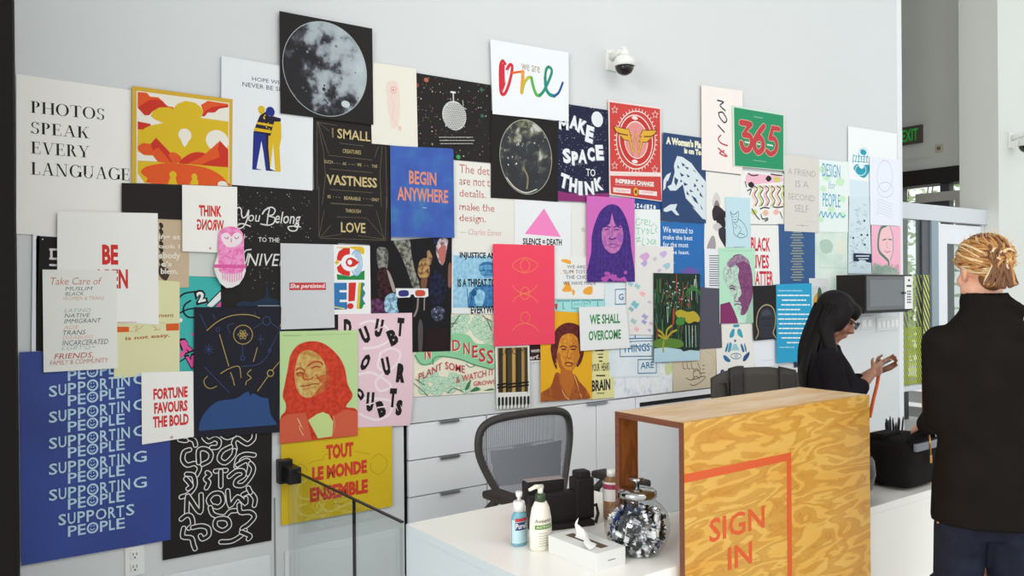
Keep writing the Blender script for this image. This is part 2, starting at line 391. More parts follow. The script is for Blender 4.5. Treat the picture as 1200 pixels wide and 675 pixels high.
# plywood material: contour-line grain from a stretched noise field
def plywood(name, c0, c1, c2, rings=9.0, scale=(0.9, 4, 4), freq=3.2):
    m = mat(name, 'ffffff', 0.38, spec=0.35); N, L, bs = nodes(m)
    tc = N.new('ShaderNodeTexCoord'); mp = N.new('ShaderNodeMapping'); mp.inputs['Scale'].default_value = scale; L.new(tc.outputs['Object'], mp.inputs[0])
    mp.inputs['Rotation'].default_value = (0, 0.16, 0)
    n = N.new('ShaderNodeTexNoise'); n.inputs['Scale'].default_value = freq; n.inputs['Detail'].default_value = 4.5; n.inputs['Roughness'].default_value = 0.42; n.inputs['Distortion'].default_value = 0.5
    L.new(mp.outputs[0], n.inputs['Vector'])
    mu = N.new('ShaderNodeMath'); mu.operation = 'MULTIPLY'; mu.inputs[1].default_value = rings; L.new(n.outputs['Fac'], mu.inputs[0])
    fr = N.new('ShaderNodeMath'); fr.operation = 'FRACT'; L.new(mu.outputs[0], fr.inputs[0])
    r = ramp(N, [(0.0, c1), (0.06, c0), (0.40, c0), (0.50, c1), (0.80, c1), (0.86, c2), (0.90, c1)]); L.new(fr.outputs[0], r.inputs[0])
    n2 = N.new('ShaderNodeTexNoise'); n2.inputs['Scale'].default_value = 2.2; L.new(mp.outputs[0], n2.inputs['Vector'])
    mx = N.new('ShaderNodeMixRGB'); mx.blend_type = 'MULTIPLY'; mx.inputs[0].default_value = 1.0
    r2 = ramp(N, [(0.3, 'f4e2bc'), (0.62, 'ffffff')]); L.new(n2.outputs['Fac'], r2.inputs[0])
    L.new(r.outputs[0], mx.inputs[1]); L.new(r2.outputs[0], mx.inputs[2]); L.new(mx.outputs[0], bs.inputs['Base Color'])
    return m
M_ply = plywood('plywood_face', 'e0b258', 'cf9b42', 'c28a38', 6.5, (1.5, 6, 6), 2.4)
M_plysheen = plywood('plywood_top', 'e6caa6', 'dfc09a', 'd6b48c', 4, (1.3, 6, 6), 2.0)  # paler copy of the face: sheen on the box top put into colour
M_plyin = plywood('plywood_inside', '8f5731', '7f4926', '6e3c1e', 7, (4, 4, 0.9))
M_plyedge = noise_mat('plywood_edge', [(0.3, '5a3220'), (0.7, '77442b')], 6, 3, 0.6, (1, 1, 30))
M_orange = mat('orange_paint', 'd4541a', 0.45)
def riser(x0, x1, y0, y1, z1, label, lettered):
    t = thing('plywood_riser', label, 'counter box', (x0, y0, 0))
    w, d, th = x1-x0, y1-y0, 0.019
    b = bmesh.new(); bx(b, 0.001, w, 0, th, 0.12, z1-0.0005); f = link('front_panel', b, M_ply, t)
    b = bmesh.new(); bx(b, 0.001, w, th, d, z1-th, z1); link('top_panel', b, M_plysheen, t)
    for xa, xb in ((0.001, 0.085), (w-0.085, w)): b = bmesh.new(); bx(b, xa, xb, d-th, d, CZ, z1-th); link('back_leg', b, M_plyin, t)
    # banded end grain on the open left end
    b = bmesh.new(); e = 0.0
    bx(b, -0.001, 0.001, 0, th, 0.12, z1); bx(b, -0.001, 0.001, th, d, z1-th, z1); bx(b, -0.001, 0.001, d-th, d, CZ, z1-th); link('edge_band', b, M_plyedge, t)
    if lettered:
        b = bmesh.new(); yy = -0.0006
        def q(xa, xb, za, zb): b.faces.new([b.verts.new(p) for p in ((xa, yy, za), (xb, yy, za), (xb, yy, zb), (xa, yy, zb))])
        q(0.0, 0.530, 1.000, 1.026); q(0.505, 0.530, 0.45, 1.000)
        for s, xa, xb, za, zb in (('SIGN', 1.983, 2.256, 0.797, 0.871), ('IN', 2.070, 2.190, 0.694, 0.766)):
            text_on(b, s, (xa-x0, yy, za), (xb-xa, 0, 0), (0, 0, zb-za), 0.018)
        link('painted_lettering', b, M_orange, t, normals=False)
    return t
riser(1.872, 2.885, 1.70, 2.0, 1.181, 'plywood counter box painted SIGN IN inside an orange frame', True)
riser(3.864, 4.70, 1.72, 2.012, 1.181, 'plain plywood counter box further along, partly behind the standing woman', False)

# ================================================================== glass gate between wall and counter
gt = thing('glass_gate', 'frameless glass gate panel between counter and poster wall', 'gate', (1.40, 2.60, 0))
M_gate = glass_mat('greenish_gate_glass', 'f6fcfa', 0.04)
M_black = mat('black_metal', '1c1b1b', 0.4, 0.3)
for y0, y1 in ((0.012, 0.397), (0.403, 1.098)):
    b = bmesh.new(); bx(b, -0.005, 0.005, y0, y1, 0.06, 0.757); link('glass_pane', b, M_gate, gt)
b = bmesh.new(); bx(b, -0.006, 0.006, 0.0, 1.1, 0.757, 0.763); link('top_edge', b, M_black, gt)
b = bmesh.new(); bx(b, -0.006, 0.006, 0.3965, 0.4035, 0.06, 0.757); link('seam', b, M_black, gt)
b = bmesh.new(); bx(b, -0.03, 0.03, 1.02, 1.146, 0.70, 0.775, bev=0.004); bx(b, -0.045, 0.02, 1.10, 1.146, 0.69, 0.80, bev=0.004)
link('wall_hinge', b, M_black, gt)

# ================================================================== wall fittings
def outlet():
    x, z = on_wall(157.5, 657)
    t = thing('wall_outlet', 'white duplex wall outlet below the blue poster', 'outlet', (x, D, z))
    box_obj('cover_plate', (-0.038, 0.038, -0.006, 0, -0.062, 0.062), mat('white_plastic', 'e6e6e2', 0.35), t, bev=0.002)
    for dz in (0.026, -0.026):
        b = bmesh.new(); bx(b, -0.017, 0.017, -0.009, -0.004, dz-0.017, dz+0.017, bev=0.003); s = link('socket', b, mat('white_plastic', 'e6e6e2', 0.35), t)
        b = bmesh.new()
        for sx in (-0.008, 0.006): bx(b, sx, sx+0.0028, -0.0096, -0.0088, dz-0.002, dz+0.010)
        bx(b, -0.003, 0.003, -0.0096, -0.0088, dz-0.013, dz-0.007); link('slots', b, M_gap, s)
outlet()
def switches(px0, px1, py0, py1, n, label):
    xa, za = on_wall(px0, py0); xb, zb = on_wall(px1, py1); w, h = xb-xa, za-zb
    t = thing('switch_plate', label, 'light switch', (xa, D, zb))
    box_obj('cover_plate', (0, w, -0.008, 0, 0, h), mat('grey_white_plastic', 'cfd2d3', 0.4), t, bev=0.002)
    for i in range(n):
        c = w*(i+0.5)/n; s = w/n*0.33
        box_obj('switch', (c-s, c+s, -0.013, -0.007, h*0.24, h*0.76), mat('white_plastic', 'e6e6e2', 0.35), t, bev=0.002)
switches(1008.5, 1021, 371, 386, 2, 'narrow two-gang switch plate under the microwave')
switches(1026.5, 1052, 372.5, 386.5, 5, 'wide switch plate under the right half of the microwave')

# security cameras
def seccam(loc, rz, label):
    t = thing('security_camera', label, 'camera', loc, rz)
    Mw = mat('camera_white', 'e3e4de', 0.4)
    b = bmesh.new(); bx(b, -0.055, 0.055, -0.014, 0.0, -0.075, 0.085, bev=0.004); link('wall_plate', b, Mw, t)
    b = bmesh.new(); tube(b, [(0, -0.01, 0.03), (0, -0.09, 0.045), (0, -0.15, 0.05)], [0.034, 0.026, 0.034], 14); tube(b, [(0, -0.15, 0.06), (0, -0.15, 0.0)], 0.036, 16)
    link('arm', b, Mw, t)
    b = bmesh.new(); lathe(b, [(0.036, 0.015), (0.062, 0.0), (0.078, -0.025), (0.08, -0.07), (0.075, -0.072)], 28, (0, -0.15, 0)); link('shroud', b, Mw, t)
    b = bmesh.new(); lathe(b, [(0.072, -0.070), (0.068, -0.095), (0.050, -0.122), (0.022, -0.137), (0.004, -0.139)], 28, (0, -0.15, 0)); link('dome', b, mat('smoked_dome', '211d1c', 0.12), t)
    b = bmesh.new(); ball(b, (0.02, -0.205, -0.095), (0.012, 0.012, 0.012)); link('lens', b, mat('lens_amber', '8a5a40', 0.2), t)
    return t
xs, zs = on_wall(716, 72)
seccam((xs, D, zs), 0, 'white dome security camera high on the poster wall').scale = (0.8, 0.8, 0.8)
seccam((9.25, 3.862, 3.06), 0, 'white dome security camera on the grey column at right edge')

# microwave on the wall bracket near the wall's end
mw = thing('microwave', 'dark grey microwave with white keypad mounted at the poster wall end', 'microwave', (5.885, 3.497, 1.372))
b = bmesh.new(); bx(b, 0, 0.687, 0.0, 0.25, 0, 0.288, bev=0.005); link('body', b, mat('black_casing', '211d1b', 0.5, spec=0.2), mw)
b = bmesh.new(); bx(b, 0.008, 0.552, -0.012, 0.0, 0.012, 0.276, bev=0.004); dr = link('door', b, mat('grey_door_frame', '55585a', 0.35), mw)
b = bmesh.new(); bx(b, 0.04, 0.525, -0.0145, -0.012, 0.04, 0.25, bev=0.001); link('door_window', b, mat('grey_door_glass', '63686a', 0.25), dr)
b = bmesh.new(); bx(b, 0.505, 0.545, -0.028, -0.012, 0.135, 0.15, bev=0.002); link('handle', b, M_black, dr)
b = bmesh.new(); bx(b, 0.558, 0.678, -0.012, 0.0, 0.012, 0.276, bev=0.003); kp = link('keypad', b, mat('white_keypad', 'e8e8e6', 0.4), mw)
b = bmesh.new(); bx(b, 0.582, 0.655, -0.0135, -0.012, 0.19, 0.205); bx(b, 0.605, 0.632, -0.0135, -0.012, 0.235, 0.252)
for i in range(3):
    for j in range(5): bx(b, 0.590+i*0.022, 0.603+i*0.022, -0.0135, -0.012, 0.06+j*0.022, 0.072+j*0.022)
link('buttons', b, mat('button_black', '2a2928', 0.5), kp)
b = bmesh.new(); bx(b, 0.02, 0.66, 0.02, 0.253, -0.012, 0.0); link('bracket', b, M_black, mw)

# ================================================================== office chairs
M_chair = mat('graphite_plastic', '3a3634', 0.5, spec=0.3)
def mesh_mat():
    m = bpy.data.materials.new('chair_mesh'); m.use_nodes = True; N = m.node_tree.nodes; L = m.node_tree.links
    bs = N['Principled BSDF']; bs.inputs['Base Color'].default_value = lin('7d8087'); bs.inputs['Roughness'].default_value = 0.6
    tc = N.new('ShaderNodeTexCoord'); w = N.new('ShaderNodeTexWave'); w.wave_type = 'BANDS'; w.bands_direction = 'X'; w.inputs['Scale'].default_value = 42; w.inputs['Distortion'].default_value = 0.6; w.inputs['Detail Scale'].default_value = 6
    L.new(tc.outputs['Object'], w.inputs[0])
    r = N.new('ShaderNodeValToRGB'); r.color_ramp.elements[0].position = 0.04; r.color_ramp.elements[1].position = 0.2; L.new(w.outputs['Fac'], r.inputs[0])
    t = N.new('ShaderNodeBsdfTransparent'); mx = N.new('ShaderNodeMixShader'); L.new(r.outputs[0], mx.inputs[0]); L.new(t.outputs[0], mx.inputs[1]); L.new(bs.outputs[0], mx.inputs[2])
    L.new(mx.outputs[0], N['Material Output'].inputs[0]); return m
M_mesh = mesh_mat()
def chair_base(t, zs):
    b = bmesh.new(); tube(b, [(0, 0, 0.11), (0, 0, zs-0.06)], 0.03, 14); bx(b, -0.12, 0.12, -0.12, 0.12, zs-0.09, zs-0.04, bev=0.01); link('gas_column', b, M_chair, t)
    for k in range(5):
        a = 2*PI*k/5+0.3; c, s = math.cos(a), math.sin(a)
        b = bmesh.new(); tube(b, [(0.03*c, 0.03*s, 0.12), (0.18*c, 0.18*s, 0.105), (0.31*c, 0.31*s, 0.075)], [0.032, 0.026, 0.02], 10); l = link('leg', b, M_chair, t)
        b = bmesh.new(); p = Vector((0.31*c, 0.31*s, 0.03)); n = Vector((-s, c, 0))
        for q in (-0.018, 0.018): tube(b, [p+n*(q-0.008), p+n*(q+0.008)], 0.03, 14)
        link('caster', b, M_gap, l)
def mesh_chair(loc, rz):
    t = thing('office_chair', 'grey mesh-back office chair behind the counter left of the plywood box', 'chair', loc, rz)
    chair_base(t, 0.46)
    b = bmesh.new()    # seat, front towards -Y
    v = [[(x*0.25*(1-0.08*(j/6)), -0.25+0.5*j/6, 0.455-0.02*(1-abs(x))**0.5*1.0+(0.0 if j > 0 else -0.03)) for x in (-1, -0.6, 0, 0.6, 1)] for j in range(7)]
    grid = [[b.verts.new(p) for p in row] for row in v]
    for i in range(6):
        for k in range(4): b.faces.new((grid[i][k], grid[i][k+1], grid[i+1][k+1], grid[i+1][k]))
    link('seat', b, M_mesh, t)
    b = bmesh.new(); pts = catmull([(-0.26, -0.26, 0.44), (0, -0.285, 0.425), (0.26, -0.26, 0.44), (0.26, 0.2, 0.46), (0, 0.25, 0.45), (-0.26, 0.2, 0.46)], True, 6); tube(b, pts+pts[:1], 0.02, 8); link('seat_frame', b, M_chair, t)
    # back: rounded wide-shouldered outline that narrows downwards
    outl = [(-0.13, 0.50), (-0.20, 0.62), (-0.268, 0.78), (-0.285, 0.88), (-0.262, 0.965), (-0.18, 1.005), (0, 1.018), (0.18, 1.005), (0.262, 0.965), (0.285, 0.88), (0.268, 0.78), (0.20, 0.62), (0.13, 0.50)]
    def by(x, z): return 0.22+0.09*(z-0.5)/0.5 - 0.055*(1-(x/0.28)**2) + 0.03*math.cos((z-0.68)*6)
    cur = catmull(outl, False, 5)
    b = bmesh.new(); tube(b, [(x, by(x, z), z) for x, z in cur], [0.017+0.004*math.sin(PI*i/len(cur)) for i in range(len(cur))], 10); tube(b, [(-0.13, by(-0.13, 0.5), 0.5), (0, by(0, 0.49), 0.49), (0.13, by(0.13, 0.5), 0.5)], 0.02, 10)
    link('back_frame', b, M_chair, t)
    b = bmesh.new(); rows = []
    half = cur[:len(cur)//2+1]; half = sorted(half, key=lambda p: p[1])
    nz = 22
    def hw(z):
        for (xa, za), (xb, zb) in zip(half[:-1], half[1:]):
            if za <= z <= zb and zb > za: return abs(xa+(xb-xa)*(z-za)/(zb-za))
        return 0.0
    for j in range(nz):
        z = 0.505+(1.006-0.505)*j/(nz-1); w = max(0.02, hw(z)); rows.append([b.verts.new((w*q/6, by(w*q/6, z), z)) for q in range(-6, 7)])
    for j in range(nz-1):
        for q in range(12): f = b.faces.new((rows[j][q], rows[j][q+1], rows[j+1][q+1], rows[j+1][q])); f.smooth = True
    link('back_mesh', b, M_mesh, t)
    b = bmesh.new()
    for j in range(6): pass
    zz = [0.66, 0.71, 0.78, 0.84]; g = []
    for z in zz: g.append([b.verts.new((x*0.22*(0.85+0.15*(z-0.6)/0.25), by(x*0.2, z)+0.03, z)) for x in (-1, -0.6, -0.2, 0.2, 0.6, 1)])
    for j in range(3):
        for q in range(5): f = b.faces.new((g[j][q], g[j][q+1], g[j+1][q+1], g[j+1][q])); f.smooth = True
    lp = link('lumbar_pad', b, mat('lumbar_grey', '8b8e93', 0.5), t); so = lp.modifiers.new('thick', 'SOLIDIFY'); so.thickness = 0.014
    b = bmesh.new(); tube(b, [(0, 0.10, 0.40), (0, 0.24, 0.42), (0, 0.27, 0.52), (0, 0.31, 0.66)], [0.03, 0.035, 0.03, 0.02], 10)
    tube(b, [(-0.2, by(-0.2, 0.62)+0.02, 0.62), (0, 0.30, 0.58), (0.2, by(0.2, 0.62)+0.02, 0.62)], 0.014, 8); link('back_yoke', b, M_chair, t)
    for sx in (-1, 1):
        b = bmesh.new(); tube(b, [(sx*0.2, 0.12, 0.42), (sx*0.31, 0.16, 0.46), (sx*0.335, 0.14, 0.60), (sx*0.33, 0.06, 0.665)], [0.022, 0.022, 0.02, 0.02], 10); a = link('armrest_post', b, M_chair, t)
        b = bmesh.new(); bx(b, sx*0.33-0.05, sx*0.33+0.05, -0.22, 0.13, 0.66, 0.70, bev=0.018); link('armrest_pad', b, mat('armrest_black', '2c2724', 0.6), a)
    return t
mesh_chair((2.46, 2.99, 0), 0.0).scale = (1.0, 0.95, 0.955)
def low_chair(loc, rz):
    t = thing('office_chair', 'black low-backed office chair beyond the plywood box top', 'chair', loc, rz)
    chair_base(t, 0.50)
    b = bmesh.new(); bx(b, -0.25, 0.25, -0.24, 0.24, 0.47, 0.55, bev=0.03); link('seat', b, mat('armrest_black', '2c2724', 0.6), t)
    def shell(name, x0, x1, off, th, z0, z1, m, par, n=12):
        b = bmesh.new(); g = []
        for j in range(9):
            z = z0+(z1-z0)*j/8; row = []
            for i in range(n+1):
                x = x0+(x1-x0)*i/n; u = abs(x)/0.33
                zz = z if j < 6 else z-(0.055*max(0, u-0.35)**1.3*(j-5)/3*1.6)
                row.append(b.verts.new((x, 0.27-0.09*u*u+off+0.03*(z-0.9), zz)))
            g.append(row)
        for j in range(8):
            for i in range(n): f = b.faces.new((g[j][i], g[j][i+1], g[j+1][i+1], g[j+1][i])); f.smooth = True
        o = link(name, b, m, par); s = o.modifiers.new('thick', 'SOLIDIFY'); s.thickness = th; s.offset = 0; return o
    bk = shell('backrest', -0.33, 0.33, 0, 0.03, 0.62, 1.06, mat('brown_black_mesh', '3f3a35', 0.65), t)
    shell('side_bracket', -0.19, -0.09, -0.022, 0.03, 0.62, 1.075, mat('armrest_black', '2c2724', 0.6), t, 4)
    shell('side_bracket', 0.16, 0.26, -0.022, 0.03, 0.62, 1.072, mat('armrest_black', '2c2724', 0.6), t, 4)
    b = bmesh.new(); pts = [(-0.30, 0.262, 0.88), (-0.30, 0.26, 0.97), (-0.22, 0.262, 0.98), (-0.215, 0.262, 0.88)]
    tube(b, [(x, y-0.06, z) for x, y, z in pts], 0.008, 8); link('wire_hook', b, M_chair, t)
    b = bmesh.new(); bx(b, -0.05, 0.05, 0.16, 0.26, 0.49, 0.75, bev=0.01); link('back_post', b, M_chair, t)
    for sx in (-1, 1):
        b = bmesh.new(); tube(b, [(sx*0.24, 0.05, 0.5), (sx*0.32, 0.05, 0.55), (sx*0.32, 0.03, 0.72)], 0.018, 8); a = link('armrest_post', b, M_chair, t)
        b = bmesh.new(); bx(b, sx*0.32-0.04, sx*0.32+0.04, -0.16, 0.12, 0.715, 0.745, bev=0.012); link('armrest_pad', b, mat('armrest_black', '2c2724', 0.6), a)
low_chair((4.26, 3.12, 0), -0.40)

# ================================================================== things on the counter
Z = CZ
M_white = mat('white_plastic', 'e6e6e2', 0.35)
# hand sanitiser
t = thing('sanitizer_bottle', 'clear blue hand sanitizer pump bottle with white cap', 'bottle', (1.618, 2.195, Z), 0.35)
b = bmesh.new(); prof = [(0.030, 0.0), (0.034, 0.006), (0.034, 0.085), (0.031, 0.100), (0.018, 0.112), (0.014, 0.118)]
lathe(b, prof, 24, sx=1.0, sy=0.68); link('body', b, mat('blue_gel', '86c3d4', 0.15, Transmission_Weight=0.25, Alpha=0.93), t)
b = bmesh.new(); lathe(b, [(0.0345, 0.012), (0.0348, 0.014), (0.0348, 0.086), (0.0345, 0.088)], 24, sx=1.0, sy=0.69, cap=False)
for v in list(b.verts):
    if v.co.y > 0.012 or v.co.x > 0.029: b.verts.remove(v)
lab = link('front_label', b, mat('pale_blue_label', 'b5d6de', 0.4), t)
def wrap_text(b, s, a0, a1, r, sy, z0, z1, bold=0.02, mi=0):
    v, f = text_geo(s, bold)
    vs = [b.verts.new((r*math.cos(a0+(a1-a0)*x), r*sy*math.sin(a0+(a1-a0)*x), z0+(z1-z0)*y)) for x, y in v]
    for q in f:
        try: b.faces.new([vs[i] for i in q]).material_index = mi
        except ValueError: pass
def wrap_band(b, a0, a1, r, sy, z0, z1, n=12, mi=0):
    g = [[b.verts.new((r*math.cos(a0+(a1-a0)*i/n), r*sy*math.sin(a0+(a1-a0)*i/n), z)) for i in range(n+1)] for z in (z0, z1)]
    for i in range(n): b.faces.new((g[0][i], g[0][i+1], g[1][i+1], g[1][i])).material_index = mi
A0, A1 = math.radians(195), math.radians(290)
b = bmesh.new(); wrap_band(b, A0, A1, 0.0353, 0.69, 0.083, 0.094); link('red_band', b, mat('label_red', 'b8323a', 0.4), lab, normals=False)
b = bmesh.new(); wrap_band(b, A0, math.radians(285), 0.0353, 0.69, 0.055, 0.081); link('blue_patch', b, mat('label_navy', '2c3470', 0.4), lab, normals=False)
b = bmesh.new(); wrap_text(b, 'Purell', math.radians(200), math.radians(280), 0.0356, 0.69, 0.060, 0.078, 0.02); link('lettering', b, M_white, lab, normals=False)
b = bmesh.new(); lathe(b, [(0.0195, 0.112), (0.0195, 0.142), (0.017, 0.145)], 24); link('cap', b, M_white, t)
b = bmesh.new(); lathe(b, [(0.006, 0.145), (0.006, 0.157), (0.010, 0.160), (0.012, 0.172), (0.011, 0.176)], 18); link('pump', b, M_white, t)
# hand lotion
t = thing('lotion_bottle', 'cream lotion pump bottle with dark green collar', 'bottle', (1.648, 2.118, Z), 0.1)
M_cream = mat('cream_plastic', 'ebe6d6', 0.4)
b = bmesh.new(); lathe(b, [(0.036, 0), (0.041, 0.006), (0.042, 0.06), (0.040, 0.10), (0.033, 0.135), (0.023, 0.153), (0.016, 0.157)], 32, sx=1, sy=0.72); body = link('body', b, M_cream, t)
b = bmesh.new(); lathe(b, [(0.0165, 0.155), (0.0165, 0.178), (0.011, 0.182)], 24); link('collar', b, mat('dark_green_plastic', '33482c', 0.4), t)
b = bmesh.new(); tube(b, [(0, 0, 0.18), (0, 0, 0.20)], 0.009, 14); tube(b, [(0.008, 0, 0.2), (-0.02, 0.002, 0.205), (-0.045, 0.005, 0.198)], [0.009, 0.007, 0.005], 12); link('pump', b, M_cream, t)
b = bmesh.new(); wrap_band(b, math.radians(205), math.radians(300), 0.0428, 0.722, 0.072, 0.086); link('green_band', b, mat('label_green', '5d8a3c', 0.4), body, normals=False)
b = bmesh.new(); wrap_text(b, 'Aveeno', math.radians(205), math.radians(298), 0.0418, 0.725, 0.092, 0.106, 0.005)
link('lettering', b, mat('label_brown', '7a705e', 0.5), body, normals=False); b = bmesh.new()
for k in range(6): wrap_band(b, math.radians(225), math.radians(270+14*(k % 3)), 0.0428, 0.722, 0.058-k*0.008, 0.0592-k*0.008)
link('small_print', b, mat('label_brown', '7a705e', 0.5), body, normals=False)
b = bmesh.new(); wrap_text(b, 'ACTIVE', math.radians(215), math.radians(290), 0.0432, 0.723, 0.0755, 0.0825, 0.005); link('lettering', b, M_cream, body, normals=False)
# tissue box
TB = Vector((1.645, 1.842, Z)); 
t = thing('tissue_box', 'white flat tissue box with a tissue pulled up from its slot', 'tissue box', TB, 0)
b = bmesh.new()
W1, L1, H1 = 0.118, 0.232, 0.055
bx(b, 0, W1, 0, L1, 0, H1-0.001, bev=0.001); link('carton', b, mat('white_card', 'dcdcd8', 0.6), t)
b = bmesh.new(); bx(b, 0, 0.0435, 0, L1, H1-0.001, H1); bx(b, 0.078, W1, 0, L1, H1-0.001, H1); bx(b, 0.0435, 0.078, 0, 0.03, H1-0.001, H1); bx(b, 0.0435, 0.078, L1-0.03, L1, H1-0.001, H1); link('top_flap', b, mat('white_card', 'dcdcd8', 0.6), t)
b = bmesh.new(); bx(b, 0.0435, 0.078, 0.03, L1-0.03, H1-0.0009, H1-0.0004); link('slot', b, mat('slot_brown', '5b4a33', 0.7), t)
b = bmesh.new(); bx(b, 0.045, 0.075, -0.0006, 0.0, 0.024, 0.027); link('small_print', b, mat('print_grey', '8a8a86', 0.6), t)
b = bmesh.new(); rnd = random.Random(4); g = []
for j in range(7):
    u = j/6; row = []
    for i in range(9):
        a = i/8; x = 0.056+0.012*math.sin(a*9+u*3)*u-0.05*u*u*(1-a)*1.1; y = 0.055+a*(0.12-0.03*u)+0.01*math.sin(u*5+a*4)-0.01*u; z = H1-0.002+0.045*u*(0.35+0.9*a)*(1.25-0.75*u*(1-a))+0.004*math.sin(a*14+u*5)*u
        row.append(b.verts.new((x, y, z)))
    g.append(row)
for j in range(6):
    for i in range(8): f = b.faces.new((g[j][i], g[j][i+1], g[j+1][i+1], g[j+1][i])); f.smooth = True
link('tissue', b, mat('tissue_white', 'f0efec', 0.8), t)
# black desk phone seen from behind: tilted body, handset, stand
t = thing('desk_phone', 'black desk phone seen from behind beside the lotion bottle', 'phone', (1.852, 2.285, Z), -0.25)
Mb = mat('matte_black_plastic', '242020', 0.55, spec=0.25)
b = bmesh.new(); bx(b, -0.115, 0.10, -0.03, 0.02, 0.0, 0.125, bev=0.008); link('back_shell', b, Mb, t)
b = bmesh.new(); bx(b, -0.12, 0.035, 0.005, 0.045, 0.08, 0.166, bev=0.012); sc = link('screen_hood', b, Mb, t)
b = bmesh.new(); bx(b, -0.112, 0.028, 0.0, 0.043, 0.1645, 0.1680, bev=0.001); link('grey_edge', b, mat('grey_rim', '8e8d8b', 0.4), sc)
b = bmesh.new(); bx(b, 0.060, 0.135, -0.035, 0.03, 0.02, 0.168, bev=0.01); hs = link('handset', b, Mb, t)
b = bmesh.new(); bx(b, 0.070, 0.125, -0.03, 0.025, 0.158, 0.192, bev=0.012); link('earpiece', b, Mb, hs)
b = bmesh.new(); bx(b, -0.10, 0.125, -0.055, 0.05, 0.0, 0.02, bev=0.005); link('stand', b, Mb, t)
b = bmesh.new(); tube(b, [(0.13, 0.0, 0.05), (0.148, -0.02, 0.065), (0.15, -0.03, 0.035), (0.13, -0.05, 0.01)], 0.006, 8); link('cord', b, Mb, t)
# bottle with magenta band
t = thing('drink_bottle', 'clear bottle with magenta banded label and white cap', 'bottle', (2.072, 2.235, Z)); t.scale = (0.9, 0.9, 0.8)
b = bmesh.new(); lathe(b, [(0.032, 0), (0.036, 0.006), (0.036, 0.15), (0.033, 0.17), (0.018, 0.192), (0.016, 0.20)], 28); link('body', b, mat('amber_liquid', 'b98a5c', 0.12, Transmission_Weight=0.5), t)
b = bmesh.new(); lathe(b, [(0.0365, 0.085), (0.0365, 0.172)], 28, cap=False); lb = link('label', b, mat('label_white', 'dcdad6', 0.5), t)
b = bmesh.new(); lathe(b, [(0.037, 0.140), (0.037, 0.163)], 28, cap=False); link('magenta_band', b, mat('label_magenta', '9c2f52', 0.5), lb)
b = bmesh.new(); lathe(b, [(0.020, 0.194), (0.020, 0.222), (0.018, 0.224)], 20); link('cap', b, M_white, t)
# candy jar, tilted glass jar with a metal lid
JC = Vector((1.815, 1.895, Z))
t = thing('candy_jar', 'round glass candy jar with metal knob lid full of wrapped sweets', 'jar', (1.868, 1.897, Z), 0)
JR, JH = 0.114, 0.175
prof = [(0.060, 0.002), (0.070, 0.004), (0.092, 0.035), (0.104, 0.07), (0.105, 0.095), (0.098, 0.128), (0.078, 0.155), (0.058, 0.170), (0.058, 0.180)]
b = bmesh.new(); lathe(b, prof, 40, cap=False)
fb = b.faces.new([b.verts.new((0.060*math.cos(2*PI*k/40), 0.060*math.sin(2*PI*k/40), 0.002)) for k in range(40)])
link('glass_body', b, glass_mat('jar_glass', 'f6f8f7', 0.06), t)
b = bmesh.new(); lathe(b, [(0.059, 0.1805), (0.063, 0.182), (0.063, 0.198), (0.056, 0.204), (0.02, 0.210), (0.012, 0.212)], 36); link('lid', b, mat('chrome', 'b9b9b7', 0.12, 1.0), t)
b = bmesh.new(); lathe(b, [(0.009, 0.210), (0.008, 0.226), (0.022, 0.232), (0.025, 0.238), (0.018, 0.243)], 24); link('lid_knob', b, mat('chrome', 'b9b9b7', 0.12, 1.0), t)
rnd = random.Random(7)
wr = [mat('silver_foil', 'd3d5da', 0.18, 0.85), mat('dark_foil', '1f1f26', 0.2, 0.2), mat('blue_foil', '3b4a8a', 0.25, 0.4), mat('white_wrapper', 'f0f0f2', 0.35)]
protos = []
for mi, m in enumerate(wr):
    b = bmesh.new(); bx(b, -0.012, 0.012, -0.007, 0.007, -0.006, 0.006, bev=0.003)
    for s in (-1, 1):
        c = b.verts.new((s*0.011, 0, 0)); fan = [b.verts.new((s*0.021, 0.009*math.cos(k*1.25), 0.009*math.sin(k*1.25)+0.002*(k % 2))) for k in range(5)]
        for k in range(4): b.faces.new((c, fan[k], fan[k+1]))
    for v in b.verts: v.co += Vector((rnd.uniform(-1, 1), rnd.uniform(-1, 1), rnd.uniform(-1, 1)))*0.0018
    me = bpy.data.meshes.new('wrapped_candy'); bmesh.ops.recalc_face_normals(b, faces=b.faces); b.to_mesh(me); b.free(); me.materials.append(m); protos.append(me)
placed = []
def rad(z):
    for (ra, za), (rb, zb) in zip(prof[:-1], prof[1:]):
        if za <= z <= zb: return ra+(rb-ra)*(z-za)/(zb-za)
    return 0.05
tries = 0
while len(placed) < 220 and tries < 30000:
    tries += 1
    z = rnd.uniform(0.016, 0.128); R = rad(z)-0.024; a = rnd.uniform(0, 2*PI); q = R*math.sqrt(rnd.uniform(0.35, 1))
    p = Vector((q*math.cos(a), q*math.sin(a), z))
    if all((p-o).length > 0.0155 for o in placed): placed.append(p)
for p in placed:
    mi = rnd.choices(range(4), (34, 34, 8, 24))[0]
    o = bpy.data.objects.new('wrapped_candy', protos[mi]); COL.objects.link(o); o.location = Vector(t.location)+p; o.rotation_euler = (rnd.uniform(0, 6), rnd.uniform(0, 6), rnd.uniform(0, 6))
    tag(o, 'small twist-wrapped foil sweet inside the round glass jar', 'candy', 'sweets in the glass jar')
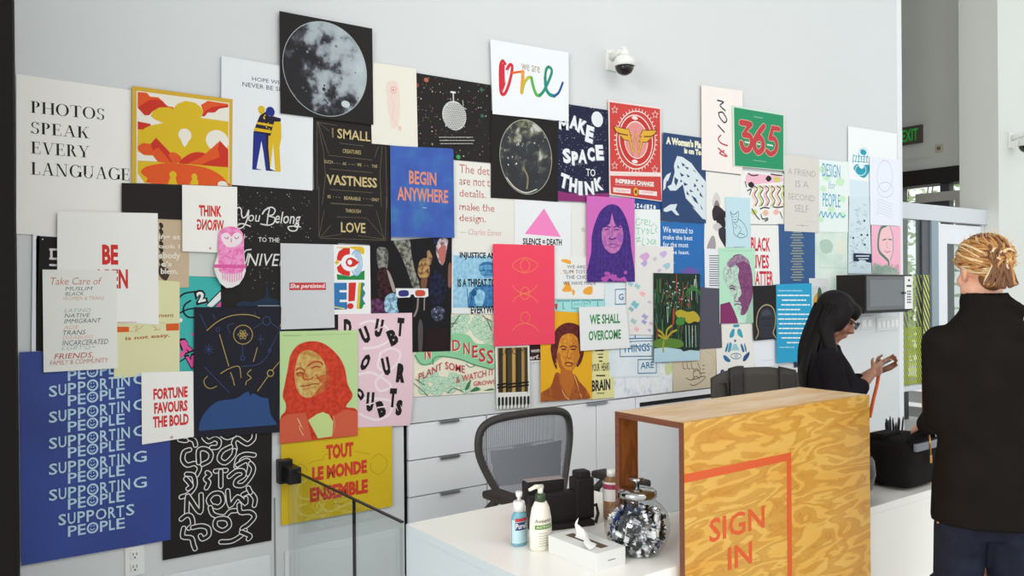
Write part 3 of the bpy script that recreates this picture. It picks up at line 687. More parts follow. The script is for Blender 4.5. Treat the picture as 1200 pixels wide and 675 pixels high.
# round glossy vase right of the plywood box
t = thing('round_vase', 'glossy black round vase peeking out right of the plywood box', 'vase', (2.985, 1.865, Z))
b = bmesh.new(); lathe(b, [(0.045, 0), (0.06, 0.003), (0.10, 0.05), (0.118, 0.11), (0.112, 0.165), (0.08, 0.215), (0.055, 0.23), (0.052, 0.245), (0.058, 0.25)], 40); lathe(b, [(0.05, 0.249), (0.045, 0.2), (0.01, 0.19)], 40, cap=False); link('body', b, mat('gloss_black', '151313', 0.16, spec=0.35), t)
b = bmesh.new(); lathe(b, [(0.0535, 0.2315), (0.0555, 0.238), (0.0545, 0.2445)], 40, cap=False); link('rim_band', b, mat('dark_chrome', '77777a', 0.2, 1.0), t)
# black holdall in front of the woman
t = thing('holdall_bag', 'black holdall bag on the counter in front of standing woman', 'bag', (3.40, 1.86, Z), 0.0)
Mbag = noise_mat('black_nylon', [(0.3, '1a1716'), (0.7, '1f1c1a')], 20, 3, 0.8, spec=0.08)
b = bmesh.new(); bx(b, -0.14, 0.16, -0.11, 0.12, 0.0, 0.215, bev=0.05); o = link('body', b, Mbag, t); ss = o.modifiers.new('s', 'SUBSURF'); ss.levels = 1; ss.render_levels = 1
b = bmesh.new(); bx(b, -0.10, 0.14, -0.119, -0.104, 0.165, 0.198, bev=0.005); link('grey_panel', b, mat('grey_blue_panel', '70757f', 0.35), t)
b = bmesh.new(); pts = catmull([(-0.10, -0.085, 0.205), (-0.07, -0.10, 0.235), (0.05, -0.10, 0.24), (0.1, -0.085, 0.205)], False, 6); tube(b, pts, 0.009, 8); link('handle', b, Mbag, t)
b = bmesh.new(); tube(b, [(0.005, -0.115, 0.23), (0.004, -0.122, 0.19), (0.006, -0.121, 0.14)], 0.004, 8); bx(b, -0.001, 0.015, -0.125, -0.12, 0.108, 0.142, bev=0.003); link('key_charm', b, mat('brass', 'b98a4a', 0.3, 0.9), t)
b = bmesh.new(); bx(b, -0.13, 0.0, 0.0, 0.07, 0.2, 0.225, bev=0.008); link('zip_flap', b, Mbag, t)
# pen cup, paper tray, orange pouch
t = thing('pen_cup', 'black cup crowded with black pens behind the holdall bag', 'pen cup', (3.70, 2.055, Z))
b = bmesh.new(); lathe(b, [(0.040, 0), (0.043, 0.002), (0.046, 0.16), (0.043, 0.16), (0.041, 0.02), (0.005, 0.018)], 28); link('cup', b, Mb, t)
rnd = random.Random(12); pts = []
for k in range(16):
    a = rnd.uniform(0, 6.28); q = 0.03*math.sqrt(rnd.random()); tx, ty = 0.045*math.cos(a)*rnd.uniform(0.3, 1), 0.045*math.sin(a)*rnd.uniform(0.3, 1)
    b = bmesh.new(); p0 = Vector((q*math.cos(a), q*math.sin(a), 0.03)); p1 = Vector((q*math.cos(a)*1.1+tx*0.6, q*math.sin(a)*1.1+ty*0.6, rnd.uniform(0.20, 0.235)))
    tube(b, [p0, p0.lerp(p1, 0.9), p1], [0.0045, 0.0045, 0.002], 8)
    o = link('pen', b, mat('pen_navy_black', ['1d1c20', '23263a', '1a1a1c'][k % 3] if False else '1f1e22', 0.35)); o.location = t.location
    tag(o, 'black pen standing in the crowded pen cup', 'pen', 'pens in the black cup')
t = thing('paper_tray', 'flat black tray with white sheets behind the holdall bag', 'tray', (3.52, 2.05, Z))
b = bmesh.new(); bx(b, -0.12, 0.10, -0.05, 0.05, 0.0, 0.165, bev=0.004); link('tray', b, Mb, t)
b = bmesh.new(); bx(b, -0.13, 0.11, -0.055, 0.05, 0.1655, 0.171, bev=0.001); link('sheets', b, mat('paper_white', 'dcdcda', 0.7), t)
t = thing('fabric_pouch', 'small salmon orange cloth bundle beside the pen cup', 'pouch', (3.80, 1.98, Z))
b = bmesh.new(); lathe(b, [(0.05, 0), (0.06, 0.02), (0.055, 0.11), (0.045, 0.16), (0.02, 0.19), (0.004, 0.195)], 20); o = link('body', b, mat('salmon_cloth', 'e98a6c', 0.8), t)
b = bmesh.new(); ball(b, (0.0, -0.02, 0.165), (0.035, 0.03, 0.02)); link('fold', b, mat('salmon_cloth', 'e98a6c', 0.8), t)
# ================================================================== people
def loft(b, rings, seg=24):
    R = []
    for (x, y, z, rx, ry) in rings: R.append([b.verts.new((x+rx*math.cos(2*PI*k/seg), y+ry*math.sin(2*PI*k/seg), z)) for k in range(seg)])
    for i in range(len(R)-1):
        for k in range(seg): b.faces.new((R[i][k], R[i][(k+1) % seg], R[i+1][(k+1) % seg], R[i+1][k]))
    b.faces.new(list(reversed(R[0]))); b.faces.new(R[-1])
def fuse(o, vox, it=3, fac=0.5):
    m = o.modifiers.new('fuse', 'REMESH'); m.mode = 'VOXEL'; m.voxel_size = vox; m.use_smooth_shade = True
    s = o.modifiers.new('soften', 'SMOOTH'); s.iterations = it; s.factor = fac
    return o
def head(b, c, tilt=0.0, turn=0.0):
    """head with chin at about -0.12 and crown at +0.115 of c, face towards +Y"""
    t = bmesh.new()
    ball(t, (0, -0.012, 0.030), (0.073, 0.090, 0.086), 24, 16)
    ball(t, (0, 0.020, -0.025), (0.060, 0.070, 0.082), 24, 16)
    ball(t, (0, 0.048, -0.088), (0.036, 0.036, 0.030))                       # chin
    for s in (-1, 1):
        ball(t, (s*0.038, 0.048, -0.035), (0.026, 0.030, 0.028))              # cheek
        ball(t, (s*0.045, 0.015, -0.070), (0.022, 0.040, 0.030))              # jaw
        ball(t, (s*0.073, -0.012, -0.012), (0.010, 0.020, 0.031), rot=(0.2, 0, s*0.25))  # ear
        ball(t, (s*0.030, 0.076, 0.016), (0.024, 0.012, 0.008))               # brow
        ball(t, (s*0.012, 0.094, -0.034), (0.010, 0.010, 0.008))              # nostril wing
    tube(t, [(0, 0.080, 0.012), (0, 0.096, -0.015), (0, 0.108, -0.032), (0, 0.094, -0.040)], [0.008, 0.009, 0.011, 0.009], 10)
    ball(t, (0, 0.088, -0.060), (0.024, 0.011, 0.0065)); ball(t, (0, 0.085, -0.071), (0.021, 0.011, 0.0075))
    m = Matrix.Translation(c) @ Euler((tilt, 0, turn)).to_matrix().to_4x4()
    merge(b, t, None, m); return m
def hand(b, wrist, direction, palm_n, size=1.0, curl=0.5, thumb_side=1):
    """palm, four unequal curled fingers and a thumb leaving the side of the palm"""
    d = Vector(direction).normalized(); n = Vector(palm_n); n = (n-d*n.dot(d)).normalized(); s = d.cross(n).normalized()*thumb_side
    w = Vector(wrist); S_ = size
    for q in (-1, -0.33, 0.33, 1): cone(b, w+d*0.012*S_+s*q*0.018*S_, w+d*0.078*S_+s*q*0.029*S_, 0.013*S_, 0.0115*S_, 10)
    for q, L in ((1, 0.070), (0.36, 0.078), (-0.32, 0.072), (-1, 0.056)):
        p = w+d*0.080*S_+s*q*0.030*S_; a = 0.25*curl
        for seg, (l, r0_, r1_) in enumerate(((0.42, 0.0095, 0.0085), (0.33, 0.0085, 0.0075), (0.25, 0.0075, 0.0062))):
            v = d*math.cos(a)+n*math.sin(a); e = p+v*L*l*S_*1.05; cone(b, p, e, r0_*S_, r1_*S_, 8); p = e; a += 0.75*curl
    p = w+d*0.024*S_+s*0.028*S_; v = (d*0.62+s*0.62+n*0.45).normalized(); e = p+v*0.040*S_; cone(b, p, e, 0.0135*S_, 0.0105*S_, 10)
    v2 = (d*0.9+s*0.10+n*0.42).normalized(); cone(b, e, e+v2*0.030*S_, 0.0105*S_, 0.008*S_, 10)
def arm(b, sh, el, wr, k=1.0):
    cone(b, sh, el, 0.048*k, 0.038*k); cone(b, el, wr, 0.038*k, 0.025*k)
def body(b, h, chin):
    pass

# ---------------------------------------------------------- standing woman with her back to us
d_ = ray(1155, 500); k_ = 1.34/d_.y; P2 = Vector((d_.x*k_, 1.34, 0)); A2 = math.radians(45)-PI/2
def loc2(p): return Matrix.Rotation(-A2, 4, 'Z') @ (Vector(p)-P2)
skin2 = noise_mat('fair_skin', [(0.3, 'd69c80'), (0.7, 'e2ad92')], 18, 3, 0.5)
M_coat = noise_mat('black_wool_coat', [(0.3, '1a1715'), (0.7, '1f1b19')], 14, 4, 0.9, spec=0.03)
M_jean = noise_mat('dark_navy_denim', [(0.3, '1d1f2a'), (0.7, '252836')], 22, 4, 0.85, spec=0.05)
hl = loc2(Vector(on_wall(1084, 499, 1.80)[0:1]+(1.80,)+on_wall(1084, 499, 1.80)[1:2]))     # left hand over the bag
shL, shR = Vector((-0.143, -0.01, 1.395)), Vector((0.150, -0.01, 1.395))
elL = Vector((-0.142, 0.0, 1.13)); wrL = hl+(elL-hl).normalized()*0.085
elR = Vector((0.25, 0.06, 1.13)); wrR = Vector((0.17, 0.30, 1.06))
b = bmesh.new()
loft(b, [(0, 0, 0.82, 0.15, 0.105), (0, 0, 0.95, 0.155, 0.11), (0, 0, 1.08, 0.125, 0.09), (0, 0, 1.25, 0.145, 0.10), (0, -0.005, 1.38, 0.15, 0.085), (0, -0.01, 1.45, 0.09, 0.06), (0, 0.0, 1.49, 0.055, 0.05)])
cone(b, (0, -0.005, 1.44), (0, 0.005, 1.56), 0.052, 0.05)
for s in (-1, 1):
    cone(b, (s*0.085, 0, 0.86), (s*0.095, 0.015, 0.48), 0.085, 0.055); cone(b, (s*0.095, 0.015, 0.48), (s*0.095, -0.01, 0.09), 0.052, 0.034)
    cone(b, (s*0.095, -0.02, 0.05), (s*0.105, 0.14, 0.035), 0.036, 0.03)
arm(b, shL, elL, wrL); arm(b, shR, elR, wrR)
hand(b, wrL, hl-wrL, (0.2, 0.3, -1), 1.0, 0.6, 1); hand(b, wrR, (-0.5, 0.8, -0.15), (-0.3, 0, -1), 1.0, 0.6, -1)
head(b, (0, 0.012, 1.640), -0.05, 0.16)
w2 = link('person', b, skin2, None, P2, (0, 0, A2)); fuse(w2, 0.006, 4)
tag(w2, 'standing person seen from behind in black coat with blond pinned-up hair', 'person')
# coat
b = bmesh.new()
loft(b, [(0.004, 0.0, 0.765, 0.182, 0.142), (0.004, 0, 0.90, 0.176, 0.138), (0.006, 0, 1.05, 0.158, 0.124), (0, 0, 1.20, 0.163, 0.126), (0, -0.01, 1.32, 0.172, 0.118), (0, -0.015, 1.40, 0.166, 0.102), (0, -0.015, 1.455, 0.125, 0.085), (0, -0.005, 1.50, 0.080, 0.072), (0, 0.0, 1.535, 0.074, 0.070)], 28)
for sh, el, wr in ((shL, elL, wrL), (shR, elR, wrR)):
    ball(b, sh+Vector((0, 0, -0.012)), (0.068, 0.07, 0.068)); cone(b, sh+Vector((0, 0, -0.02)), el, 0.068, 0.060); cone(b, el, el.lerp(wr, 0.93), 0.060, 0.044)
lathe(b, [(0.066, 1.50), (0.080, 1.52), (0.076, 1.565), (0.066, 1.56)], 28, (0, 0.0, 0), cap=True)
cone(b, (0.04, -0.06, 1.54), (0.10, -0.05, 1.50), 0.018, 0.02)
co = link('coat', b, M_coat, w2); fuse(co, 0.011, 4)
# jeans
b = bmesh.new()
for s in (-1, 1):
    tube(b, [(s*0.078, 0, 0.90), (s*0.080, 0.005, 0.74), (s*0.086, 0.012, 0.60), (s*0.096, 0.018, 0.48), (s*0.096, 0.0, 0.28), (s*0.096, -0.012, 0.09)], [0.076, 0.086, 0.080, 0.072, 0.066, 0.062], 20)
    for z, r in ((0.545, 0.083), (0.52, 0.080), (0.46, 0.077), (0.30, 0.069), (0.14, 0.067)): tube(b, [(s*0.096+r*math.cos(a*PI/8)*1.0, 0.012+r*math.sin(a*PI/8), z+0.008*math.sin(a+z*40)) for a in range(17)], 0.008, 6, cap=True)
loft(b, [(0, 0, 0.72, 0.12, 0.085), (0, 0, 0.80, 0.140, 0.10), (0, 0, 0.93, 0.135, 0.10)])
je = link('jeans', b, M_jean, w2); fuse(je, 0.009, 2)
for s in (-1, 1):
    b = bmesh.new(); loft(b, [(s*0.10, 0.045, 0.0, 0.046, 0.125), (s*0.10, 0.045, 0.03, 0.045, 0.12), (s*0.098, 0.02, 0.07, 0.040, 0.08), (s*0.096, -0.01, 0.11, 0.038, 0.045)]); link('shoe', b, M_black, w2)
# hair: swept-up shell with a coiled knot, made of many fine locks
hair2 = bmesh.new(); rnd = random.Random(6)       # built about the head centre, then turned with the head
HC = Vector((0, 0, 0))
ball(hair2, (0, -0.018, 0.040), (0.079, 0.094, 0.083), 28, 18, mi=0); ball(hair2, (0, -0.060, -0.030), (0.050, 0.036, 0.046), 20, 12, mi=2)
ball(hair2, (0, 0.050, 0.085), (0.058, 0.046, 0.036), 18, 12, mi=0)
knot = Vector((0.0, -0.090, 0.026)); ball(hair2, knot, (0.045, 0.034, 0.046), 20, 14, mi=0)
C0 = Vector((0, -0.014, 0.030))
for i in range(230):
    a = rnd.uniform(-PI, PI); ca = math.cos(a)
    st = Vector((0.076*math.sin(a), -0.012+0.098*ca, 0.022+0.058*max(0, ca)-0.030*max(0, -ca)-0.018*(1-abs(ca))))
    if ca < -0.5: st = Vector((0.052*math.sin(a)*1.3, -0.078, -0.050+0.012*rnd.random()))
    en = knot+Vector((rnd.uniform(-0.036, 0.036), rnd.uniform(-0.02, 0.012), rnd.uniform(-0.032, 0.036)))
    pts = []
    for q in range(8):
        u = q/7; p = st.lerp(en, u); v = p-C0; L = v.length; want = 0.086+0.016*math.sin(PI*u)*max(0.2, ca)+rnd.uniform(-0.001, 0.003)
        if ca < -0.5: want = 0.135*(1-u)**2+0.098*(1-(1-u)**2)
        if u < 0.85 and L > 1e-4: p = C0+Vector((v.x/L*want*0.93, v.y/L*want*1.10, v.z/L*want*0.98))
        pts.append(p)
    dark = ca < -0.45 and rnd.random() < 0.75
    r = rnd.uniform(0.003, 0.0058); tube(hair2, catmull(pts, False, 2), [r*(0.55+0.45*math.sin(PI*min(1, (k+2)/15))) for k in range(15)], 6, mi=2 if dark else rnd.choice((0, 0, 0, 1, 2)))
for i in range(64):                       # tumbled coils of the knot, none concentric
    a0 = rnd.uniform(0, 6.28); rr = rnd.uniform(0.008, 0.022); c_ = knot+Vector((rnd.uniform(-0.028, 0.028), -0.022+rnd.uniform(-0.012, 0.012), rnd.uniform(-0.030, 0.030))); ax = Vector((rnd.uniform(-0.5, 0.5), -1, rnd.uniform(-0.5, 0.5))).normalized(); e1 = ax.orthogonal().normalized(); e2 = ax.cross(e1)
    tube(hair2, [c_+(e1*math.cos(a0+q*0.42)+e2*math.sin(a0+q*0.42))*rr for q in range(8)], [0.0022+0.0026*math.sin(PI*q/7) for q in range(8)], 6, mi=rnd.choice((0, 1, 1, 2)))
for i in range(70):                       # fuzzy wisps round the outline
    a = rnd.uniform(-0.4, PI+0.4); p = Vector((0.074*math.cos(a), rnd.uniform(-0.09, 0.05), 0.038+0.080*math.sin(a))); d0 = Vector((math.cos(a), rnd.uniform(-0.6, 0.2), math.sin(a)+0.2)).normalized()
    tube(hair2, [p, p+d0*0.010+Vector((0, 0, 0.004)), p+d0*0.022+Vector((0.005, -0.004, 0.004))], [0.0012, 0.0008, 0.0003], 5, mi=1)
bmesh.ops.transform(hair2, matrix=Matrix.Translation((0, 0.012, 1.640)) @ Euler((-0.05, 0, 0.16)).to_matrix().to_4x4() @ Matrix.Diagonal((0.95, 0.95, 0.97, 1)), verts=hair2.verts)
link('hair', hair2, [noise_mat('golden_hair', [(0.3, '9a6632'), (0.6, 'c08c4e'), (0.8, 'd9b277')], 26, 4, 0.45), mat('light_blond_lock', 'dcc094', 0.45), mat('honey_brown_lock', '70482a', 0.5)], w2)

# ---------------------------------------------------------- woman behind the counter looking at a phone
d_ = ray(967, 400); k_ = 2.36/d_.y; P1 = Vector((d_.x*k_, 2.36, 0)); A1 = math.radians(-52)-PI/2
skin1 = noise_mat('warm_brown_skin', [(0.3, '8a5a45'), (0.7, '9c6a52')], 18, 3, 0.45)
M_top = noise_mat('black_cotton_top', [(0.3, '191616'), (0.7, '1f1c22')], 14, 4, 0.9, spec=0.04)
def loc1(px, py, y): x, z = on_wall(px, py, y); return Matrix.Rotation(-A1, 4, 'Z') @ (Vector((x, y, z))-P1)
shL, shR = Vector((-0.155, 0.0, 1.245)), Vector((0.155, 0.0, 1.245))
hR = loc1(1027, 431, 2.22); hL_ = loc1(1036, 428, 2.30)
elR = Vector((0.20, 0.06, 1.02)); elL = Vector((-0.20, 0.07, 1.03))
wrR = hR+(elR-hR).normalized()*0.06; wrL = hL_+(elL-hL_).normalized()*0.055
b = bmesh.new()
loft(b, [(0, 0, 0.72, 0.145, 0.105), (0, 0, 0.84, 0.15, 0.11), (0, 0.01, 0.97, 0.125, 0.10), (0, 0.02, 1.10, 0.14, 0.11), (0, 0.005, 1.21, 0.14, 0.085), (0, 0.0, 1.275, 0.085, 0.06), (0, 0.01, 1.31, 0.052, 0.05)])
cone(b, (0, 0.0, 1.27), (0, 0.025, 1.39), 0.050, 0.048)
for s in (-1, 1):
    cone(b, (s*0.08, 0, 0.76), (s*0.09, 0.015, 0.42), 0.082, 0.054); cone(b, (s*0.09, 0.015, 0.42), (s*0.09, -0.01, 0.08), 0.05, 0.034); cone(b, (s*0.09, -0.02, 0.045), (s*0.10, 0.13, 0.033), 0.034, 0.028)
arm(b, shL, elL, wrL, 0.92); arm(b, shR, elR, wrR, 0.92)
hand(b, wrR, (hR-wrR)+Vector((-0.01, 0.02, 0.0)), (-1, 0.1, 0.35), 0.88, 0.75, 1); hand(b, wrL, (hL_-wrL)+Vector((0.02, 0.02, 0.01)), (1, 0.0, 0.35), 0.88, 0.85, -1)
H1 = Vector((0, 0.050, 1.440)); hm = head(b, H1, -0.55, 0.0)
w1 = link('person', b, skin1, None, P1, (0, 0, A1)); fuse(w1, 0.006, 4)
tag(w1, 'person with long black hair and glasses in black top looking down at a phone', 'person')
b = bmesh.new()
loft(b, [(0, 0, 0.70, 0.175, 0.135), (0, 0.005, 0.84, 0.172, 0.135), (0, 0.012, 0.97, 0.155, 0.125), (0, 0.025, 1.10, 0.168, 0.138), (0, 0.008, 1.20, 0.170, 0.108), (0, 0.0, 1.265, 0.118, 0.075), (0, 0.008, 1.30, 0.066, 0.060)], 28)
for sh, el, wr, q in ((shL, elL, wrL, 0.55), (shR, elR, wrR, 0.60)):
    ball(b, sh+Vector((0, 0, -0.01)), (0.060, 0.062, 0.06)); cone(b, sh+Vector((0, 0, -0.015)), el, 0.060, 0.052); cone(b, el, el.lerp(wr, q), 0.052, 0.043)
tp = link('top', b, M_top, w1); fuse(tp, 0.010, 4)
b = bmesh.new(); u = [(-0.06, 0.168, 1.095), (-0.02, 0.172, 1.09), (-0.022, 0.174, 1.06), (-0.058, 0.170, 1.062)]; b.faces.new([b.verts.new(p) for p in u]); bx(b, 0.02, 0.05, 0.158, 0.165, 1.065, 1.085)
link('badge', b, mat('badge_blue', '4a6a8c', 0.4), tp)
b = bmesh.new()
for s in (-1, 1): tube(b, [(s*0.08, 0, 0.80), (s*0.088, 0.012, 0.44), (s*0.09, -0.01, 0.08)], [0.10, 0.07, 0.06], 18)
tr = link('trousers', b, M_gap, w1); fuse(tr, 0.012, 2)
for s in (-1, 1):
    b = bmesh.new(); loft(b, [(s*0.095, 0.04, 0.0, 0.044, 0.12), (s*0.095, 0.04, 0.03, 0.043, 0.115), (s*0.092, 0.015, 0.065, 0.038, 0.075), (s*0.09, -0.01, 0.10, 0.036, 0.043)]); link('shoe', b, M_black, w1)
# hair: crown, fringe and long fall over back and shoulders
b = bmesh.new(); t = bmesh.new()
ball(t, (0, -0.018, 0.034), (0.081, 0.095, 0.086), 26, 16)
ball(t, (0, 0.055, 0.060), (0.064, 0.045, 0.036), 18, 10); ball(t, (0.0, 0.078, 0.040), (0.050, 0.020, 0.028), 16, 10)
for s in (-1, 1): ball(t, (s*0.072, 0.022, 0.0), (0.018, 0.040, 0.075), 14, 10); ball(t, (s*0.070, -0.02, -0.06), (0.028, 0.05, 0.08), 14, 10)
merge(b, t, None, Matrix.Translation(H1) @ Euler((-0.50, 0, 0)).to_matrix().to_4x4())
loft(b, [(0, -0.10, 1.08, 0.10, 0.022), (0, -0.098, 1.17, 0.12, 0.032), (0, -0.075, 1.26, 0.115, 0.042), (0, -0.042, 1.34, 0.095, 0.062), (0, -0.005, 1.42, 0.085, 0.068), (0, 0.015, 1.47, 0.075, 0.060)], 26)
cone(b, (0.085, -0.01, 1.38), (0.125, 0.035, 1.20), 0.036, 0.03); cone(b, (0.125, 0.035, 1.20), (0.12, 0.07, 1.10), 0.03, 0.014)
cone(b, (-0.085, -0.01, 1.38), (-0.12, 0.03, 1.20), 0.036, 0.03)
hr = link('hair', b, mat('black_hair', '181515', 0.6, spec=0.12), w1); fuse(hr, 0.009, 3)
b = bmesh.new(); rnd = random.Random(14)
for i in range(70):
    a = rnd.uniform(-1.9, 1.9); top = Vector((0.078*math.sin(a), 0.03-0.075*math.cos(a), 1.475+0.03*rnd.random())); mid = Vector((0.112*math.sin(a)*0.98, -0.030-0.088*math.cos(a)*1.0, 1.30)); low = Vector((0.12*math.sin(a)*0.95, -0.055-0.070*abs(math.cos(a)), 1.11+0.06*rnd.random()))
    tube(b, catmull([tuple(top), tuple(mid), tuple(low)], False, 5), [0.004, 0.005, 0.005, 0.005, 0.005, 0.0048, 0.0045, 0.004, 0.0034, 0.0026, 0.001], 6)
link('loose_locks', b, MATS['black_hair'], hr)
# glasses
b = bmesh.new()
for s in (-1, 1):
    ring = [(s*0.031+0.025*math.cos(a*PI/8), 0.107, 0.006+0.019*math.sin(a*PI/8)) for a in range(16)]; tube(b, ring+ring[:1], 0.0022, 6); tube(b, [(s*0.056, 0.104, 0.012), (s*0.074, 0.06, 0.014), (s*0.078, -0.01, 0.0)], 0.003, 6)
tube(b, [(-0.007, 0.109, 0.010), (0.007, 0.109, 0.010)], 0.0028, 6)
bmesh.ops.transform(b, matrix=hm, verts=b.verts); gl = link('glasses', b, mat('black_acetate', '1a1818', 0.2), w1)
b = bmesh.new()
for s in (-1, 1): f = b.faces.new([b.verts.new((s*0.031+0.024*math.cos(a*PI/8), 0.1065, 0.006+0.018*math.sin(a*PI/8))) for a in range(16)])
bmesh.ops.transform(b, matrix=hm, verts=b.verts); link('lenses', b, glass_mat('lens_glass', 'f6f8f8', 0.02), gl)
b = bmesh.new()
for s in (-1, 1): ball(b, (s*0.030, 0.076, 0.004), (0.011, 0.008, 0.007))
bmesh.ops.transform(b, matrix=hm, verts=b.verts); link('eyes', b, mat('dark_eye', '241c18', 0.2), w1)
# phone and orange lanyard
pc = (hR+hL_)*0.5; pc = Matrix.Rotation(A1, 4, 'Z') @ pc + P1
t = thing('mobile_phone', 'white mobile phone held by the person behind the counter', 'phone', pc, A1)
b = bmesh.new(); bx(b, -0.034, 0.034, -0.066, 0.066, -0.004, 0.004, bev=0.003); bmesh.ops.rotate(b, matrix=Matrix.Rotation(0.5, 3, 'X'), verts=b.verts); link('case', b, M_white, t)
b = bmesh.new(); bx(b, -0.030, 0.030, -0.060, 0.060, 0.004, 0.0048); bmesh.ops.rotate(b, matrix=Matrix.Rotation(0.5, 3, 'X'), verts=b.verts); link('screen', b, mat('phone_screen', '3a4048', 0.1), t)
p0 = Vector((on_wall(1030, 436, 2.25)[0], 2.25, on_wall(1030, 436, 2.25)[1])); p1 = Vector((on_wall(1024, 466, 2.24)[0], 2.24, on_wall(1024, 466, 2.24)[1]))
b = bmesh.new(); pts = catmull([tuple(p0-p0), tuple((p1-p0)*0.5+Vector((0.006, 0, 0))), tuple(p1-p0), tuple((p1-p0)*1.6+Vector((-0.01, 0, -0.02)))], False, 6); tube(b, pts, 0.010, 8, flat=(1, 0.3))
ln = link('lanyard_strap', b, mat('orange_webbing', 'f0703a', 0.6), None, p0); tag(ln, 'orange lanyard strap hanging from the hands holding a phone', 'lanyard')
# ================================================================== the posters on the wall
INK = {}
def ink(c):
    if c not in INK and c[0] == '~':          # mottled two-tone print
        c1, c2 = c[1:].split(','); INK[c] = noise_mat('mottled_'+c1+'_'+c2, [(0.40, c1), (0.60, c2)], 45, 5, 0.66, spec=0.12, dist=0.4)
    if c not in INK:
        INK[c] = mat('print_'+c, c, 0.66, spec=0.12, k=1.0)
    return INK[c]
STEP = 0.0037
class Post:
    """one poster: paper plus everything printed on it, in one mesh lying on the wall; art is given in crop units"""
    def __init__(s, quad, paper, layer, label, group='posters pinned over the white wall', name='poster', cat='poster', closed=None, step=0.00005):
        s.label, s.cat, s.group, s.name = label, cat, group, name
        s.mats = []; s.b = bmesh.new(); s.o(0, 0, 1)
        s.y = D-0.0015-layer*STEP; s.n = 0; s.step = step
        q = [on_wall(*p) for p in quad]
        s.edges = [(q[i], q[(i+1) % len(q)]) for i in range(len(q))] if len(q) < 6 and closed is None else None
        s.cx = sum(p[0] for p in q)/len(q); s.cz = sum(p[1] for p in q)/len(q)
        mi = s.m(paper); th = 0.0011
        f = [s.b.verts.new((x-s.cx, 0, z-s.cz)) for x, z in q]; k = [s.b.verts.new((x-s.cx, th, z-s.cz)) for x, z in q]; n = len(q)
        s.b.faces.new(f).material_index = mi; s.b.faces.new(list(reversed(k))).material_index = mi
        for i in range(n): s.b.faces.new((f[(i+1) % n], f[i], k[i], k[(i+1) % n])).material_index = mi
        s.quad = quad
    def o(s, x, y, k=5.625): s.x0, s.y0, s.k = x, y, k; return s
    def W(s, p): return on_wall(s.x0+p[0]/s.k, s.y0+p[1]/s.k)
    def m(s, c):
        m = c if isinstance(c, bpy.types.Material) else ink(c)
        if m not in s.mats: s.mats.append(m)
        return s.mats.index(m)
    def yy(s): s.n += 1; return -0.00008-s.step*s.n
    def clip(s, pts):
        for a, d in s.edges:
            out = []; n = len(pts)
            for i in range(n):
                p, q = pts[i], pts[(i+1) % n]
                fp = (d[0]-a[0])*(p[1]-a[1])-(d[1]-a[1])*(p[0]-a[0]); fq = (d[0]-a[0])*(q[1]-a[1])-(d[1]-a[1])*(q[0]-a[0])
                if fp <= 0: out.append(p)
                if (fp < 0 < fq) or (fq < 0 < fp): t = fp/(fp-fq); out.append((p[0]+(q[0]-p[0])*t, p[1]+(q[1]-p[1])*t))
            pts = out
            if len(pts) < 3: return pts
        return pts
    def face(s, pts, mi, y):
        pts = [(q[0], q[1]) for q in pts]
        if s.edges: pts = s.clip(pts)
        if len(pts) < 3: return
        vs = [s.b.verts.new((x-s.cx, y, z-s.cz)) for x, z in pts]
        try: s.b.faces.new(vs).material_index = mi
        except ValueError: pass
    def p(s, pts, c): s.face([s.W(q) for q in pts], s.m(c), s.yy()); return s
    def pc(s, pts, c, n=5): return s.p(catmull(pts, True, n), c)
    def r(s, x0, y0, x1, y1, c):
        a = s.W((x0, y0)); d = s.W((x0, y1)); e = s.W((x1, y0))
        s.face([(a[0], a[1]), (e[0], a[1]), (e[0], d[1]), (a[0], d[1])], s.m(c), s.yy()); return s
    def e(s, x0, y0, x1, y1, c, n=40):
        cxm, cym = (x0+x1)/2, (y0+y1)/2
        X0 = s.W((x0, cym))[0]; X1 = s.W((x1, cym))[0]; Z0 = s.W((cxm, y0))[1]; Z1 = s.W((cxm, y1))[1]
        s.face([((X0+X1)/2+(X1-X0)/2*math.cos(2*PI*i/n), (Z0+Z1)/2+(Z0-Z1)/2*math.sin(2*PI*i/n)) for i in range(n)], s.m(c), s.yy()); return s
    def l(s, pts, w, c, closed=False):
        P = []
        for q in pts:
            v = Vector((*s.W(q), 0))
            if not P or (v-P[-1]).length > 2e-4: P.append(v)
        if len(P) < 2: return s
        if closed and (P[0]-P[-1]).length > 2e-4: P.append(P[0].copy())
        q = pts[len(pts)//2]; hw = abs(s.W((q[0], q[1]-w/2))[1]-s.W((q[0], q[1]+w/2))[1])/2
        mi = s.m(c); y = s.yy(); n = len(P); L, R = [], []
        nor = lambda t: Vector((-t.y, t.x, 0)).normalized()
        for i, p in enumerate(P):
            ta = (P[i]-P[i-1]).normalized() if i else ((P[-1]-P[-2]).normalized() if closed else None)
            tb = (P[i+1]-P[i]).normalized() if i < n-1 else ((P[1]-P[0]).normalized() if closed else None)
            if ta is None: m = nor(tb)*hw
            elif tb is None: m = nor(ta)*hw
            else:
                m = nor(ta)+nor(tb)
                m = nor(tb)*hw if m.length < 0.3 else m.normalized()*hw*min(1.6, 2/m.length)
            L.append(p+m); R.append(p-m)
        k = s.step*0.9/max(6, n)
        for i in range(n-1): s.face([L[i], L[i+1], R[i+1], R[i]], mi, y-k*i)
        if not closed and w > 3.4:
            for p, o_, t in ((P[0], L[0]-P[0], P[0]-P[1]), (P[-1], L[-1]-P[-1], P[-1]-P[-2])):
                t = t.normalized()*hw; s.face([p+o_*math.cos(PI*j/6)+t*math.sin(PI*j/6) for j in range(7)], mi, y if p is P[0] else y-k*n)
        return s
    def c(s, pts, w, c, closed=False, n=6): return s.l(catmull(pts, closed, n), w, c, closed)
